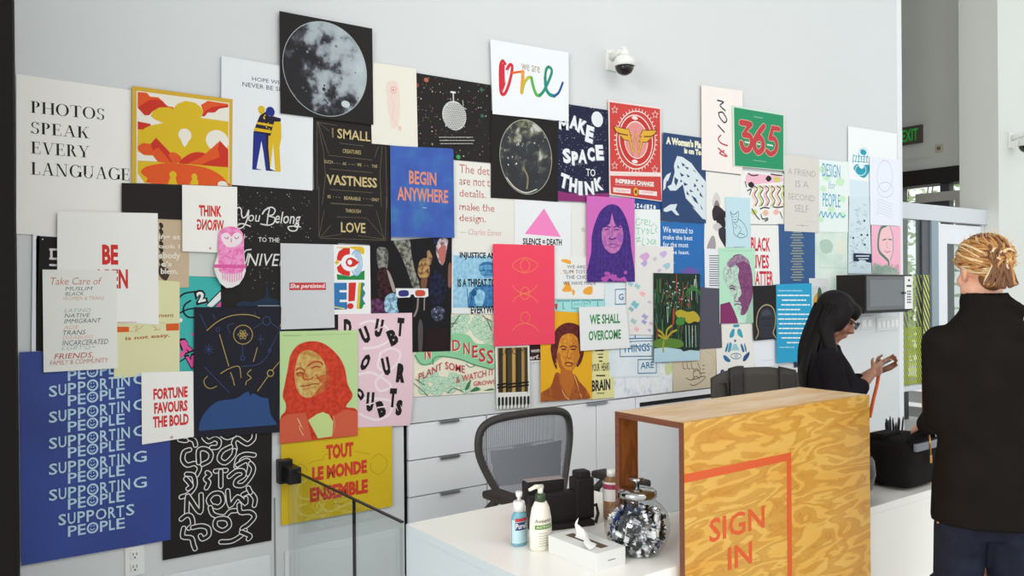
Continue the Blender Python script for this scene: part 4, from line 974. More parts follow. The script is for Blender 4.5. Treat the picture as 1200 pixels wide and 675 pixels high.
    def ring(s, x0, y0, x1, y1, w, c, n=32):
        cx_, cy_ = (x0+x1)/2, (y0+y1)/2; return s.l([(cx_+(x1-x0)/2*math.cos(2*PI*i/n), cy_+(y1-y0)/2*math.sin(2*PI*i/n)) for i in range(n)], w, c, True)
    def t(s, txt, x0, x1, y0, y1, c, b=0.0, sh=0, mir=False, rot=0, sl=0.0):
        """text in the box x0..x1, y0 (top)..y1 (bottom) measured at its left end; lines stay level on the wall"""
        a = s.W((x0, y1)); u = s.W((x0, y0)); e = s.W((x1, y1))
        w, h = e[0]-a[0], u[1]-a[1]
        v, f = text_geo(txt, b*1.5*max(0.9, min(1.5, (0.80*len(txt))/(w/h))) if b > 0 else b, sh); mi = s.m(c); y = s.yy()
        cr, sr = math.cos(math.radians(rot)), math.sin(math.radians(rot)); mx, mz = a[0]+w/2, a[1]+h/2
        vs = []
        for px, pz in v:
            if mir: px = 1-px
            X = (px-0.5)*w; Zz = (pz-0.5)*h+sl*X
            vs.append((mx+X*cr-Zz*sr, mz+X*sr+Zz*cr))
        for q in f: s.face([vs[i] for i in q], mi, y)
        return s
    def dots(s, x0, y0, x1, y1, n, cols, seed, rmin=1.0, rmax=2.5):
        rnd = random.Random(seed); mis = [s.m(c) for c in cols]; y = s.yy()
        for i in range(n):
            x, yv = rnd.uniform(x0, x1), rnd.uniform(y0, y1); r = rnd.uniform(rmin, rmax)
            a = s.W((x, yv)); R = abs(s.W((x, yv-r))[1]-a[1])
            s.face([(a[0]+R*math.cos(k*PI/3), a[1]+R*math.sin(k*PI/3)) for k in range(6)], rnd.choice(mis), y-1e-6*i)
        return s
    def dash(s, x0, x1, y, w, c, seed=0, lo=4, hi=14, gap=3):
        """a line of tiny print too small to read"""
        rnd = random.Random(seed); x = x0
        while x < x1:
            d = rnd.uniform(lo, hi); s.l([(x, y+(x-x0)*0), (min(x+d, x1), y)], w, c); x += d+gap
        return s
    def done(s):
        o = link(s.name, s.b, s.mats, None, (s.cx, s.y, s.cz), normals=False)
        # paper box faces must look outwards
        return tag(o, s.label, s.cat, s.group)
def ndl(s, q, lo, hi):  # helper: point on the quad
    pass
GOLD, WHT = 'c9b583', 'e4e4e0'
# high-contrast roman capitals: thick stems, hair strokes, slab serifs (unit height 1)
def roman(P, txt, x0, x1, y0, y1, c):
    T, H = 0.165, 0.034
    def st(x, w=T, a=0, bb=1): return [('p', [(x, a), (x+w, a), (x+w, bb), (x, bb)])]
    def sf(x, y, w): return [('p', [(x, y), (x+w, y), (x+w, y+H), (x, y+H)])]
    def ring(cx, cy, rx, ry, a0, a1, thick=T):
        o, i = [], []
        n = 22
        for k in range(n+1):
            a = math.radians(a0+(a1-a0)*k/n); w = H+(thick-H)*abs(math.cos(a))**1.3
            o.append((cx+rx*math.cos(a), cy+ry*math.sin(a))); i.append((cx+(rx-w)*math.cos(a), cy+(ry-w*0.9)*math.sin(a)))
        return [('s', o, i)]
    def dg(xa, ya, xb, yb, w): return [('p', [(xa, ya), (xa+w, ya), (xb+w, yb), (xb, yb)])]
    G = {
     'P': (0.62, st(0.08)+sf(0, 0, 0.3)+sf(0, 1-H, 0.35)+ring(0.3, 0.745, 0.28, 0.255, -90, 90)),
     'H': (0.88, st(0.1)+st(0.66)+sf(0, 0, 0.32)+sf(0, 1-H, 0.32)+sf(0.56, 0, 0.32)+sf(0.56, 1-H, 0.32)+sf(0.2, 0.49, 0.5)),
     'O': (0.92, ring(0.46, 0.5, 0.44, 0.52, 0, 360)),
     'T': (0.78, st(0.32)+sf(0.2, 0, 0.37)+sf(0.02, 1-H, 0.74)+st(0.02, H, 0.8, 1)+st(0.73, H, 0.8, 1)),
     'S': (0.6, ring(0.29, 0.75, 0.23, 0.265, 20, 270, 0.1)+ring(0.29, 0.25, 0.25, 0.27, -160, 90, 0.12)+st(0.5, H, 0.75, 1)+st(0.03, H, 0, 0.25)),
     'E': (0.7, st(0.1)+sf(0, 0, 0.64)+sf(0, 1-H, 0.6)+sf(0.2, 0.5, 0.3)+st(0.61, H, 0, 0.25)+st(0.57, H, 0.78, 1)+st(0.47, H, 0.38, 0.64)),
     'A': (0.86, dg(0.1, 0, 0.40, 1, 0.035)+dg(0.62, 0, 0.36, 1, 0.14)+sf(0, 0, 0.25)+sf(0.52, 0, 0.34)+sf(0.22, 0.33, 0.4)),
     'K': (0.84, st(0.1)+sf(0, 0, 0.32)+sf(0, 1-H, 0.32)+dg(0.2, 0.36, 0.64, 1, 0.04)+dg(0.58, 0, 0.32, 0.58, 0.15)+sf(0.5, 0, 0.34)+sf(0.55, 1-H, 0.26)),
     'V': (0.84, dg(0.36, 0, 0.1, 1, 0.14)+dg(0.4, 0, 0.72, 1, 0.035)+sf(0, 1-H, 0.34)+sf(0.6, 1-H, 0.25)),
     'R': (0.78, st(0.1)+sf(0, 0, 0.32)+sf(0, 1-H, 0.35)+ring(0.32, 0.76, 0.26, 0.24, -90, 90)+dg(0.56, 0, 0.34, 0.53, 0.15)+sf(0.6, 0, 0.18)),
     'Y': (0.82, st(0.34, T, 0, 0.45)+sf(0.22, 0, 0.37)+dg(0.34, 0.42, 0.08, 1, 0.14)+dg(0.43, 0.42, 0.7, 1, 0.035)+sf(0, 1-H, 0.32)+sf(0.58, 1-H, 0.24)),
     'L': (0.66, st(0.1)+sf(0, 0, 0.6)+sf(0, 1-H, 0.32)+st(0.58, H, 0, 0.28)),
     'N': (0.9, st(0.12, 0.035)+st(0.72, 0.035)+dg(0.62, 0, 0.1, 1, 0.15)+sf(0, 0, 0.26)+sf(0, 1-H, 0.25)+sf(0.6, 1-H, 0.28)),
     'G': (0.86, ring(0.44, 0.5, 0.42, 0.52, 45, 330)+st(0.68, T, 0.05, 0.42)+sf(0.56, 0.42, 0.32)+st(0.76, H, 0.72, 1)),
     'U': (0.86, st(0.1, T, 0.3, 1)+st(0.68, 0.04, 0.3, 1)+ring(0.41, 0.33, 0.31, 0.35, 180, 360, 0.12)+sf(0, 1-H, 0.34)+sf(0.56, 1-H, 0.27))}
    tot = sum(G[ch][0]+0.06 for ch in txt)-0.06
    a = P.W((x0, y1)); u = P.W((x0, y0)); e = P.W((x1, y1)); kx = (e[0]-a[0])/tot; kz = u[1]-a[1]
    x = 0.0; mi = P.m(c); y = P.yy()
    for ch in txt:
        w, g = G[ch]
        for it in g:
            f = lambda p: (a[0]+(x+p[0])*kx, a[1]+p[1]*kz)
            if it[0] == 'p': P.face([f(p) for p in it[1]], mi, y)
            else:
                for k in range(len(it[1])-1): P.face([f(it[1][k]), f(it[1][k+1]), f(it[2][k+1]), f(it[2][k])], mi, y)
        x += w+0.06

# 1 cream serif poster
P = Post([(19, 87), (154, 106), (154, 281), (19, 274)], 'f0eee7', 1, 'large cream poster reading PHOTOS SPEAK EVERY LANGUAGE at the far left').o(10, 80)
roman(P, 'PHOTOS', 146, 634, 216, 294, '2c2927'); roman(P, 'SPEAK', 144, 532, 353, 430, '2c2927'); roman(P, 'EVERY', 146, 532, 483, 562, '2c2927'); roman(P, 'LANGUAGE', 146, 800, 618, 701, '2c2927')
P.done()
# 2 orange landscape
P = Post([(153.9, 101.6), (271.3, 117.2), (270.4, 218.6), (153.3, 214.9)], 'd2ab3c', 4, 'orange and yellow landscape poster with lake, mountains and light bulb').o(140, 90)
OR, RD, YL, CR = 'de5a2c', 'c9392b', 'd9b62c', 'e9e3d6'
P.p([(107, 97), (716, 177), (714, 722), (106, 706)], CR).p([(114, 352), (200, 325), (282, 308), (225, 285), (200, 262), (215, 230), (255, 207), (310, 200), (350, 215), (375, 182), (430, 163), (490, 175), (530, 205), (545, 235), (530, 275), (710, 299), (710, 605), (114, 560)], YL)
P.p([(114, 105), (175, 110), (195, 135), (250, 140), (285, 170), (300, 195), (350, 205), (352, 218), (310, 200), (255, 207), (215, 230), (190, 258), (160, 258), (114, 205)], OR).p([(114, 208), (160, 175), (200, 155), (250, 155), (280, 170), (320, 205), (255, 207), (215, 230), (190, 258), (160, 258)], RD)
P.p([(530, 190), (575, 163), (710, 183), (710, 205), (650, 215), (620, 240), (575, 240), (555, 265), (535, 265), (545, 235)], OR).p([(555, 232), (600, 205), (660, 195), (710, 192), (710, 205), (650, 215), (620, 240), (575, 240), (555, 265), (535, 265)], RD)
P.p([(114, 298), (200, 315), (200, 325), (165, 340), (150, 352), (114, 350)], RD).e(382, 345, 468, 430, CR).p([(395, 415), (455, 415), (437, 450), (424, 468), (410, 450)], CR).e(562, 355, 712, 495, CR)
P.p([(114, 460), (150, 440), (200, 446), (235, 405), (350, 530), (382, 568), (300, 572), (240, 562), (215, 520), (150, 518), (114, 480)], OR).p([(200, 446), (235, 405), (345, 522), (382, 566), (335, 572), (290, 515), (250, 470), (215, 490)], RD)
P.pc([(318, 515), (355, 502), (400, 535), (385, 568), (345, 568)], OR).pc([(385, 570), (440, 520), (500, 500), (560, 510), (590, 545), (560, 580), (450, 578)], RD)
P.p([(440, 577), (540, 528), (655, 425), (710, 485), (710, 602)], OR).p([(655, 425), (710, 485), (710, 602), (530, 583), (600, 552), (655, 532), (640, 480)], RD)
P.p([(114, 497), (160, 520), (215, 525), (245, 562), (114, 556)], CR).p([(114, 560), (710, 600), (710, 718), (114, 703)], YL)
P.pc([(135, 625), (180, 592), (300, 572), (440, 582), (560, 602), (650, 645), (704, 700), (690, 719), (210, 707), (180, 672), (150, 650)], OR, 3).p([(114, 640), (150, 690), (160, 705), (114, 703)], CR)
P.e(322, 625, 370, 672, YL).p([(330, 665), (362, 668), (375, 712), (312, 710)], YL).e(468, 640, 505, 685, YL).p([(470, 680), (510, 680), (512, 715), (455, 714)], YL).e(640, 690, 704, 735, CR)
P.done()
# 3 hope
P = Post([(258.5, 66), (366, 84.5), (364.9, 223.6), (258, 216)], 'e6e8ea', 3, 'white poster of two embracing figures in blue and yellow').o(250, 50)
P.t('HOPE WI', 250, 425, 228, 254, '3c3e66', 0.0).t('NEVER BE SI', 186, 432, 262, 291, '3c3e66', 0.0)
P.o(250, 120); NV, DK, Y2 = '2b3584', '2b2737', 'dcb62c'
P.p([(385, 128), (420, 120), (440, 140), (442, 235), (430, 300), (437, 460), (402, 458), (388, 275), (370, 430), (350, 430), (358, 225), (372, 200)], Y2)
P.p([(258, 196), (318, 205), (305, 290), (278, 438), (318, 448), (250, 445)], NV).p([(300, 200), (358, 215), (356, 300), (368, 440), (405, 456), (340, 452), (322, 320)], NV).p([(340, 215), (358, 215), (356, 300), (368, 440), (405, 456), (362, 452), (345, 330)], DK)
P.p([(300, 90), (345, 60), (400, 98), (438, 108), (438, 130), (395, 130), (378, 190), (370, 224), (260, 196), (275, 150)], DK).p([(285, 132), (388, 150), (384, 164), (278, 146)], Y2).p([(266, 168), (376, 188), (372, 206), (260, 190)], Y2)
P.e(340, 32, 398, 98, NV).p([(288, 40), (300, 25), (322, 28), (335, 45), (330, 70), (308, 84), (292, 66)], Y2).dots(305, 85, 400, 185, 12, [Y2], 3, 3, 6)
P.done()
# 4 moon
M_moon = noise_mat('moon_print', [(0.40, '302f31'), (0.47, '4e4e57'), (0.505, '858d92'), (0.58, 'a6afb3'), (0.9, 'bcc5c8')], 10, 9, 0.7, dist=0.15, bias=(0.75, 0, 0.32), spec=0.1)
P = Post([(325.6, 14.2), (434.1, 34.7), (435.5, 147), (326.9, 133.6)], '2a2726', 5, 'black poster with a big grey full moon at the top of the wall')
P.e(329.2, 26.7, 427.7, 137, 'a9b2b4', 60).e(329.9, 27.6, 427.0, 136.2, M_moon, 60)
P.dots(345, 40, 420, 125, 26, ['6d757a', '565c62', '7f888c'], 5, 0.6, 1.8).e(398, 119, 408, 127, 'c4cccd').dots(375, 100, 405, 122, 12, ['3a3a3d', '55585c'], 8, 1, 2.4)
P.done()
# 5 small creatures / vastness
P = Post([(366, 128), (456, 146), (457.5, 288), (368, 283.5)], '2b2827', 2, 'tall black poster with gold lettering SMALL, VASTNESS and LOVE').o(350, 120)
LN = '7d705c'
for q in ([(116, 130), (118, 700)], [(568, 290), (577, 700)], [(120, 132), (162, 340)], [(122, 130), (192, 340)], [(118, 130), (195, 190)], [(545, 290), (530, 480)], [(530, 480), (540, 690)], [(160, 340), (172, 480), (150, 675)], [(520, 290), (495, 365)], [(265, 270), (425, 290)], [(190, 350), (480, 382)], [(200, 440), (480, 465)], [(205, 575), (480, 597)], [(205, 664), (480, 682)], [(120, 132), (250, 155)]): P.l(q, 2.2, LN)
P.t('SMALL', 250, 468, 173, 238, GOLD, 0.008).t('CREATURES', 285, 405, 308, 334, GOLD).t('SUCH', 163, 218, 380, 402, GOLD).t('AS', 284, 308, 395, 414, GOLD).t('WE', 380, 408, 402, 422, GOLD).t('THE', 476, 512, 411, 430, GOLD)
P.t('VASTNESS', 178, 510, 475, 542, GOLD, 0.012).t('IS', 186, 206, 612, 632, GOLD).t('BEARABLE', 295, 402, 620, 642, GOLD).t('ONLY', 475, 524, 630, 651, GOLD).t('FOR', 214, 224, 170, 235, GOLD)
for x, y in ((228, 400), (245, 402), (262, 404), (325, 407), (345, 409), (360, 411), (425, 416), (445, 418), (220, 622), (240, 624), (260, 626), (420, 634), (440, 636), (460, 638)): P.e(x, y, x+5, y+4, GOLD, 8)
P.o(200, 200, 3.214); P.t('THROUGH', 655, 712, 144, 158, GOLD).t('LOVE', 638, 730, 194, 233, GOLD, 0.01)
for q in ([(560, 255), (806, 262)], [(555, 250), (575, 150)], [(562, 250), (600, 205)], [(800, 258), (770, 150)], [(803, 258), (735, 180)], [(805, 262), (808, 100)], [(600, 125), (760, 132)], [(620, 175), (735, 178)], [(555, 252), (555, 60)], [(800, 258), (700, 245)], [(560, 252), (640, 240)]): P.l(q, 1.2, LN)
P.done()
# 6 cream sheet with faint pink figure
P = Post([(435.6, 73.9), (486.1, 81), (488, 173.6), (434.2, 168.7), (433.6, 146)], 'e6e3d6', 3.6, 'cream sheet with a faint pink figure beside the moon poster').o(420, 70)
P.pc([(180, 155), (245, 150), (262, 240), (265, 330), (250, 440), (210, 445), (190, 350), (178, 240)], 'e8d4c8').ring(205, 182, 240, 225, 6, 'e6a3a3').e(214, 196, 228, 212, 'dd8f92').c([(200, 240), (225, 300), (215, 380), (240, 430)], 5, 'e8c3bc').pc([(252, 440), (275, 445), (272, 470), (258, 468)], 'e8c3bc')
P.done()
# 7 disco-ball sphere in space
P = Post([(486.1, 85.6), (574.3, 99.9), (576, 191), (487, 184)], '2a2726', 1.5, 'black starry poster with a white dotted sphere hanging on a stem').o(420, 70)
P.dots(385, 115, 860, 640, 150, ['b9b2a6', '8b6a58', 'd7d3c8', '4b6d62', 'a36b5c'], 11, 1.5, 5)
P.e(428, 120, 458, 150, 'b5624f').e(374, 155, 394, 184, '9c4a40').e(640, 628, 668, 656, '3f9a5d').e(795, 188, 820, 212, '3b6a5c').e(800, 360, 822, 384, '3d6a5a')
P.l([(620, 216), (622, 285)], 9, 'cfcecb').l([(606, 215), (632, 218)], 12, 'dddcd8').l([(683, 270), (688, 325)], 4, 'cfcecb').l([(690, 320), (705, 326)], 6, 'cfcecb').l([(570, 420), (572, 440)], 7, 'c4c3bf').e(548, 274, 706, 466, 'cfcfcc', 44)
rnd = random.Random(3)
for i in range(15):
    for j in range(15):
        x, y = 552+i*10.5+(j % 2)*5, 284+j*12.5+i*1.4
        if ((x-627)/74)**2+((y-370)/90)**2 < 1: P.e(x-3.2, y-3.2, x+3.2, y+3.2, '35332f', 6)
for k in range(3): P.dash(522+k*4, 742, 514+k*21, 6, 'a9a7a2', k, 8, 22, 6)
P.done()
# 8 begin anywhere
M_blue = noise_mat('blue_paint_print', [(0.30, '23489e'), (0.52, '2a55ab'), (0.66, '2f6aa8'), (0.8, '3c8a98')], 9, 4, 0.55)
P = Post([(455.2, 171.3), (527.5, 174.6), (529.3, 176.5), (530.5, 278.8), (456.3, 277.8)], M_blue, 4.5, 'bright blue poster reading BEGIN ANYWHERE in salmon letters').o(250, 40, 3)
P.t('BEGIN', 682, 778, 480, 528, 'd58c74', 0.012).t('ANYWHERE', 641, 819, 537, 585, 'd58c74', 0.012).l([(728, 611), (745, 612)], 2.5, '9fb4c8').done()
# 9 quotation in red serif
P = Post([(529, 187.8), (602, 194.5), (603, 298), (528.7, 294)], 'e4e2da', 1.2, 'cream sheet with red quotation about details signed Charles Eames').o(520, 180)
QR = 'c07a74'
for s_, x1, y0, y1 in (('The det', 298, 70, 128), ('are not t', 300, 160, 206), ('details.', 276, 236, 284), ('make the', 330, 323, 373), ('design.', 274, 399, 460)): P.t(s_, 99, x1, y0, y1, QR, 0.002)
P.t('\u2014 Charles Eames', 105, 376, 493, 534, 'd3a49d', -0.002, 0.25)
for x, y in ((130, 190), (205, 175), (210, 240), (120, 345), (195, 355), (255, 335), (225, 420), (100, 420)): P.e(x, y, x+9, y+12, '4a3f3c', 6)
P.done()
# 10 earth
M_earth = noise_mat('earth_print', [(0.40, '14161c'), (0.55, '23272c'), (0.60, '45463c'), (0.66, '7d7a68'), (0.74, 'b9bcb4')], 15, 8, 0.6, dist=0.5, bias=(0.1, 0, 0.55))
P = Post([(574, 130), (652, 143), (652.6, 236.5), (574, 232)], '262423', 2.5, 'black poster with the dark round earth seen from space')
P.e(584, 140.5, 645.5, 228, 'a9a99a', 50).e(584.7, 141.4, 644.8, 227.2, M_earth, 50)
P.dots(590, 160, 640, 215, 24, ['c9ccc8', '9a9d98'], 4, 0.4, 1.4).c([(612, 197), (617, 208), (616, 222)], 2.2, '8a8064').c([(592, 208), (602, 220), (615, 226), (628, 222)], 1.4, 'c9c9c0').e(602, 143, 622, 150, '~7f8168,4a4c40')
P.done()
# 11 we are one
P = Post([(572.3, 46.8), (664, 62.5), (664, 143.1), (575.1, 134.2)], 'e9ebee', 4.6, 'white poster with rainbow brush script ONE above the earth poster').o(560, 40)
P.c([(172, 265), (182, 232), (198, 208), (212, 212), (212, 245), (196, 320), (172, 385), (152, 402), (138, 380), (134, 300), (136, 215), (150, 182), (166, 200)], 22, 'd1343f').p([(140, 200), (160, 200), (175, 255), (170, 330), (150, 390), (138, 330)], 'd1343f').p([(163, 220), (172, 245), (185, 240), (166, 330)], 'e9ebee')
P.c([(212, 262), (240, 256), (282, 252)], 15, 'e0652c').c([(284, 254), (282, 310), (276, 388)], 27, 'e89a35').c([(277, 388), (292, 330), (318, 292), (340, 292)], 20, 'b8b83a').c([(340, 292), (352, 350), (372, 402), (395, 408)], 23, '5fae4a').c([(395, 408), (420, 380), (455, 310), (474, 250), (458, 222), (438, 236), (430, 290)], 20, '2c8f6c').c([(430, 290), (436, 360), (458, 400), (490, 412)], 24, '2a8a80').c([(490, 412), (520, 388), (546, 325)], 17, '2f5a93')
P.t('we are', 275, 395, 197, 240, 'a59a66', -0.003).done()
# 12 make space to think
P = Post([(652, 120.5), (711, 129.3), (713, 238), (652.2, 235.3)], '252840', 2, 'navy starry poster reading MAKE SPACE TO THINK beside the red emblem').o(640, 110)
P.p([(68, 640), (140, 655), (260, 660), (412, 655), (411, 720), (69, 705)], '8a3570').dots(75, 80, 395, 640, 210, ['d5d8de', '8b90a4', 'b7bbc8'], 21, 1.2, 3.2).e(292, 118, 368, 220, 'dfe3e6')
for ch, a, b_, c_, d_, r in (('M', 78, 140, 168, 232, 0), ('A', 150, 205, 140, 232, -8), ('K', 205, 258, 168, 262, -14), ('E', 255, 305, 208, 320, -10), ('S', 103, 155, 358, 455, 8), ('P', 162, 204, 378, 470, 4), ('A', 205, 262, 365, 455, 0), ('C', 264, 312, 352, 442, 4), ('E', 320, 370, 335, 436, 6), ('T', 85, 140, 525, 622, -14), ('H', 146, 196, 553, 648, -6), ('I', 205, 232, 575, 668, 0), ('N', 248, 306, 575, 664, 6), ('K', 312, 366, 550, 636, 12)): P.t(ch, a+4, b_+4, c_+4, d_+4, '8d93a6', 0.03, rot=r).t(ch, a, b_, c_, d_, 'e6e8ea', 0.03, rot=r)
P.t('TO', 256, 317, 493, 541, 'e0e3e6', 0.01).done()
# 13 red emblem poster
P = Post([(711.1, 117.8), (772.6, 126.3), (774.1, 236.5), (712.4, 228.3)], 'ead9d4', 3.2, 'red poster with golden winged zigzag emblem in an oval frame').o(640, 110)
R1 = 'cb4743'
P.p([(408, 56), (740, 102), (744, 520), (412, 512)], R1).p([(412, 540), (746, 548), (750, 706), (416, 660)], R1)
for i in range(40):
    a = 2*PI*i/40; c0, s0 = math.cos(a), math.sin(a); P.l([(580+128*c0, 307+190*s0), (580+142*c0, 307+208*s0)], 6, 'ecd9d2')
P.ring(452, 117, 708, 497, 7, 'ecd9d2', 48).e(468, 140, 692, 474, 'ead6cf').e(474, 148, 686, 466, 'c23a36').e(503, 182, 660, 430, 'ead6cf').e(508, 190, 655, 424, 'dd8f8c')
GD = 'dba83c'; BR = '6b3a22'
for cl, g in ((BR, 5), (GD, 0)):
    P.p([(436-g, 218-g), (528+g, 240-g), (548+g, 276+g), (480, 262+g), (450-g, 250+g)], cl).p([(470-g, 268-g), (540, 282-g), (552+g, 312+g), (500-g, 302+g)], cl)
    P.p([(714+g, 244-g), (626-g, 246-g), (606-g, 280+g), (676, 280+g), (702+g, 268+g)], cl).p([(684+g, 288-g), (614, 288-g), (600-g, 314+g), (650+g, 320+g)], cl)
    P.l([(528, 245), (558, 392), (578, 262), (600, 398), (630, 252)], 22+g*1.6, cl)
for x, y in ((440, 108), (706, 140), (440, 474), (704, 500)):
    P.l([(x+22*(1 if k % 2 == 0 else 0.45)*math.sin(k*PI/5), y-26*(1 if k % 2 == 0 else 0.45)*math.cos(k*PI/5)) for k in range(10)], 4, 'ecd9d2', True)
P.e(553, 150, 592, 174, 'ecd9d2').e(553, 436, 592, 460, 'ecd9d2').l([(412, 522), (744, 545)], 4, 'ecd9d2').t('INSPIRING CHANGE', 445, 698, 559, 590, 'f0e4df', 0.03)
P.l([(440, 600), (700, 614)], 2, 'ecd9d2').p([(430, 618), (545, 628), (545, 660), (430, 650)], 'ead9d4').p([(598, 634), (718, 646), (718, 676), (598, 664)], 'ead9d4').t('EQUALITY', 450, 535, 630, 646, R1).t('JUSTICE', 620, 690, 643, 658, R1).e(563, 618, 594, 674, GD).e(572, 635, 586, 660, BR)
P.done()
# 14 mountain
P = Post([(775.6, 155.5), (825, 162.5), (825.5, 261.8), (773, 258.9)], '33486f', 3.4, 'navy poster of a white snowy mountain peak').o(760, 140)
P.t("A Woman's Pla", 105, 336, 113, 164, 'e5e3c8', 0.03).t('is on To', 224, 337, 186, 226, 'e5e3c8', 0.03)
SN = 'd3dde2'
P.p([(178, 242), (160, 290), (150, 345), (110, 365), (88, 400), (86, 470), (112, 440), (132, 470), (172, 470), (250, 545), (345, 655), (367, 662), (366, 412), (300, 330), (272, 290), (215, 250)], SN)
for q in ([(205, 285), (232, 302), (215, 312)], [(155, 300), (162, 350), (140, 430), (100, 450), (128, 380)], [(195, 350), (225, 370), (205, 380)], [(220, 415), (250, 430), (225, 440)], [(260, 460), (285, 480), (262, 478)], [(225, 310), (255, 320), (245, 332)], [(280, 330), (305, 350), (290, 345)], [(170, 470), (215, 430), (235, 520), (300, 590), (250, 560)], [(290, 420), (305, 440), (288, 450)], [(330, 480), (350, 520), (325, 500)], [(180, 300), (195, 325), (178, 320)], [(160, 380), (185, 400), (172, 440), (160, 420)], [(200, 395), (212, 410), (198, 418)], [(240, 360), (262, 378), (246, 384)], [(300, 395), (318, 402), (306, 412)], [(310, 450), (322, 475), (308, 468)], [(340, 430), (352, 445), (338, 448)], [(270, 500), (300, 520), (318, 560), (292, 540)], [(330, 560), (348, 600), (336, 590)], [(110, 400), (118, 420), (100, 440)], [(240, 470), (258, 500), (240, 496)]): P.p(q, '33486f')
P.p([(88, 590), (130, 562), (178, 558), (165, 595), (192, 632), (172, 632), (140, 600), (105, 612), (88, 605)], SN).done()
# 15 slanted vertical lettering
P = Post([(819.8, 100), (868, 107), (868, 204.8), (820.3, 199.3)], 'efe6e0', 4, 'pale pink sheet with slanted brush letters running up beside the 365 poster').o(810, 90)
for pts, c in (([(160, 158), (200, 170), (178, 192), (212, 226)], '33334f'), ([(168, 240), (195, 238), (222, 285), (205, 304), (175, 268), (168, 240)], '33303f'), ([(165, 322), (185, 345), (206, 368)], '503040'), ([(182, 388), (166, 412), (185, 440), (226, 456)], 'b0384a'), ([(165, 472), (195, 498), (224, 526)], 'c43c4c'), ([(205, 490), (175, 505), (215, 528)], 'c43c4c')): P.c(pts, 10, c)
P.done()
# 16 365
P = Post([(855.3, 123.8), (916.5, 134), (916.3, 200.5), (856.6, 195)], 'cfe0cf', 5.2, 'green poster with the big red numerals 365').o(810, 90)
P.p([(266, 204), (592, 258), (592, 616), (272, 588)], '2f9065')
for cl, w in (('e3b898', 46), ('c0434a', 38)):
    P.c([(312, 305), (350, 310), (376, 318)], w, cl).c([(376, 318), (348, 352), (330, 385)], w*0.8, cl).c([(330, 385), (372, 395), (382, 440), (362, 482), (332, 480), (314, 440)], w, cl)
    P.c([(462, 330), (430, 372), (404, 420), (400, 462), (424, 500), (452, 480), (458, 440), (440, 405), (415, 412)], w, cl)
    P.l([(562, 348), (522, 340), (504, 404)], w*0.85, cl).c([(502, 408), (532, 412), (548, 448), (538, 492), (508, 512), (482, 492)], w*0.85, cl)
P.l([(398, 266), (455, 276)], 5, '8fc0a4').l([(392, 552), (478, 563)], 4, '8fc0a4').l([(338, 432), (366, 438)], 10, 'd5e3cf').l([(418, 445), (438, 449)], 9, 'd5e3cf').l([(486, 450), (520, 457)], 10, 'd5e3cf').done()
# 17 ink figure on cream
P = Post([(825.5, 201.3), (873, 206.8), (873, 294), (823.9, 291.3)], 'e9e6e0', 2.2, 'cream sheet with a blurred black ink figure').o(820, 190)
for a, bb, c, d, cl in ((75, 200, 130, 330, 'd2ccc8'), (85, 250, 125, 340, '8a8084')): P.pc([(a, (bb+d)/2), ((a+c)/2, bb), (c, (bb+d)/2), ((a+c)/2, d)], cl)
P.pc([(75, 320), (105, 285), (160, 330), (162, 365), (125, 375), (85, 385)], '3a3038').pc([(100, 360), (150, 355), (160, 430), (120, 440)], '2f282f').pc([(80, 420), (110, 400), (140, 430), (115, 455), (90, 445)], 'c9c4c4').pc([(120, 440), (162, 440), (162, 555), (150, 545), (120, 490)], '3a343c').pc([(40, 570), (70, 490), (92, 500), (95, 572)], 'a39c9c').l([(162, 325), (135, 345), (80, 320)], 6, '2f282f')
P.done()
# 18 pale blue bear
P = Post([(848.4, 230.9), (876.9, 232.3), (878.3, 291.3), (849, 290)], 'bfdbe3', 3.3, 'small pale blue sheet with a line drawing of a sitting cat').o(820, 190)
B = '3d5a6c'
P.c([(192, 325), (205, 345), (228, 340), (242, 325), (245, 360), (235, 395), (210, 395), (200, 360), (192, 325)], 4, B).c([(240, 375), (275, 400), (300, 450), (300, 485), (265, 500), (238, 492), (215, 470), (212, 430), (205, 400)], 4, B).c([(238, 492), (250, 470), (285, 480)], 4, B).l([(208, 360), (214, 366)], 4, B).l([(228, 358), (234, 362)], 4, B).l([(215, 380), (228, 380)], 4, B).c([(245, 420), (262, 450), (250, 465)], 3, B).c([(218, 405), (235, 420), (222, 440)], 3, B).dash(215, 285, 560, 4, '7fa0ae', 2).done()
# 19 colourful scribble
P = Post([(866, 199.6), (918, 204), (918, 263.3), (866, 262.5)], 'e9e8e4', 2.6, 'white sheet covered in pink, black and yellow brush squiggles').o(820, 190)
rnd = random.Random(9)
P.pc([(305, 80), (420, 85), (520, 95), (535, 130), (420, 140), (310, 150)], 'ecb8c8')
for i in range(6):
    x = 335+i*38
    P.c([(x, 160), (x+22, 185), (x+5, 220), (x+26, 260), (x+12, 290)], 15, ['efc0b0', 'c7d07a', 'e7b0b8', 'd9c98a'][i % 4]); P.c([(x+14, 158), (x+36, 178), (x+18, 215), (x+38, 255), (x+24, 288)], 8, '2c2a2c')
for x, y, c in ((445, 110, '2c2a2c'), (500, 115, 'c5cf5a'), (330, 150, '2c2a2c'), (425, 335, 'e5b59a'), (495, 330, 'efb6a8'), (350, 330, 'c7d07a')): P.pc([(x-20, y), (x, y-20), (x+20, y), (x, y+20)], c)
for q in ([(310, 75), (340, 90), (375, 85)], [(290, 130), (300, 165)], [(305, 190), (330, 180), (320, 215)], [(460, 80), (490, 85), (535, 90)], [(390, 310), (415, 300), (450, 305)], [(395, 345), (405, 375), (440, 370)], [(475, 295), (500, 300), (538, 295)], [(520, 330), (535, 370)], [(335, 310), (360, 350), (385, 380)], [(420, 390), (440, 380)], [(315, 140), (345, 150), (335, 170)]): P.c(q, 8, '2c2a2c')
P.done()
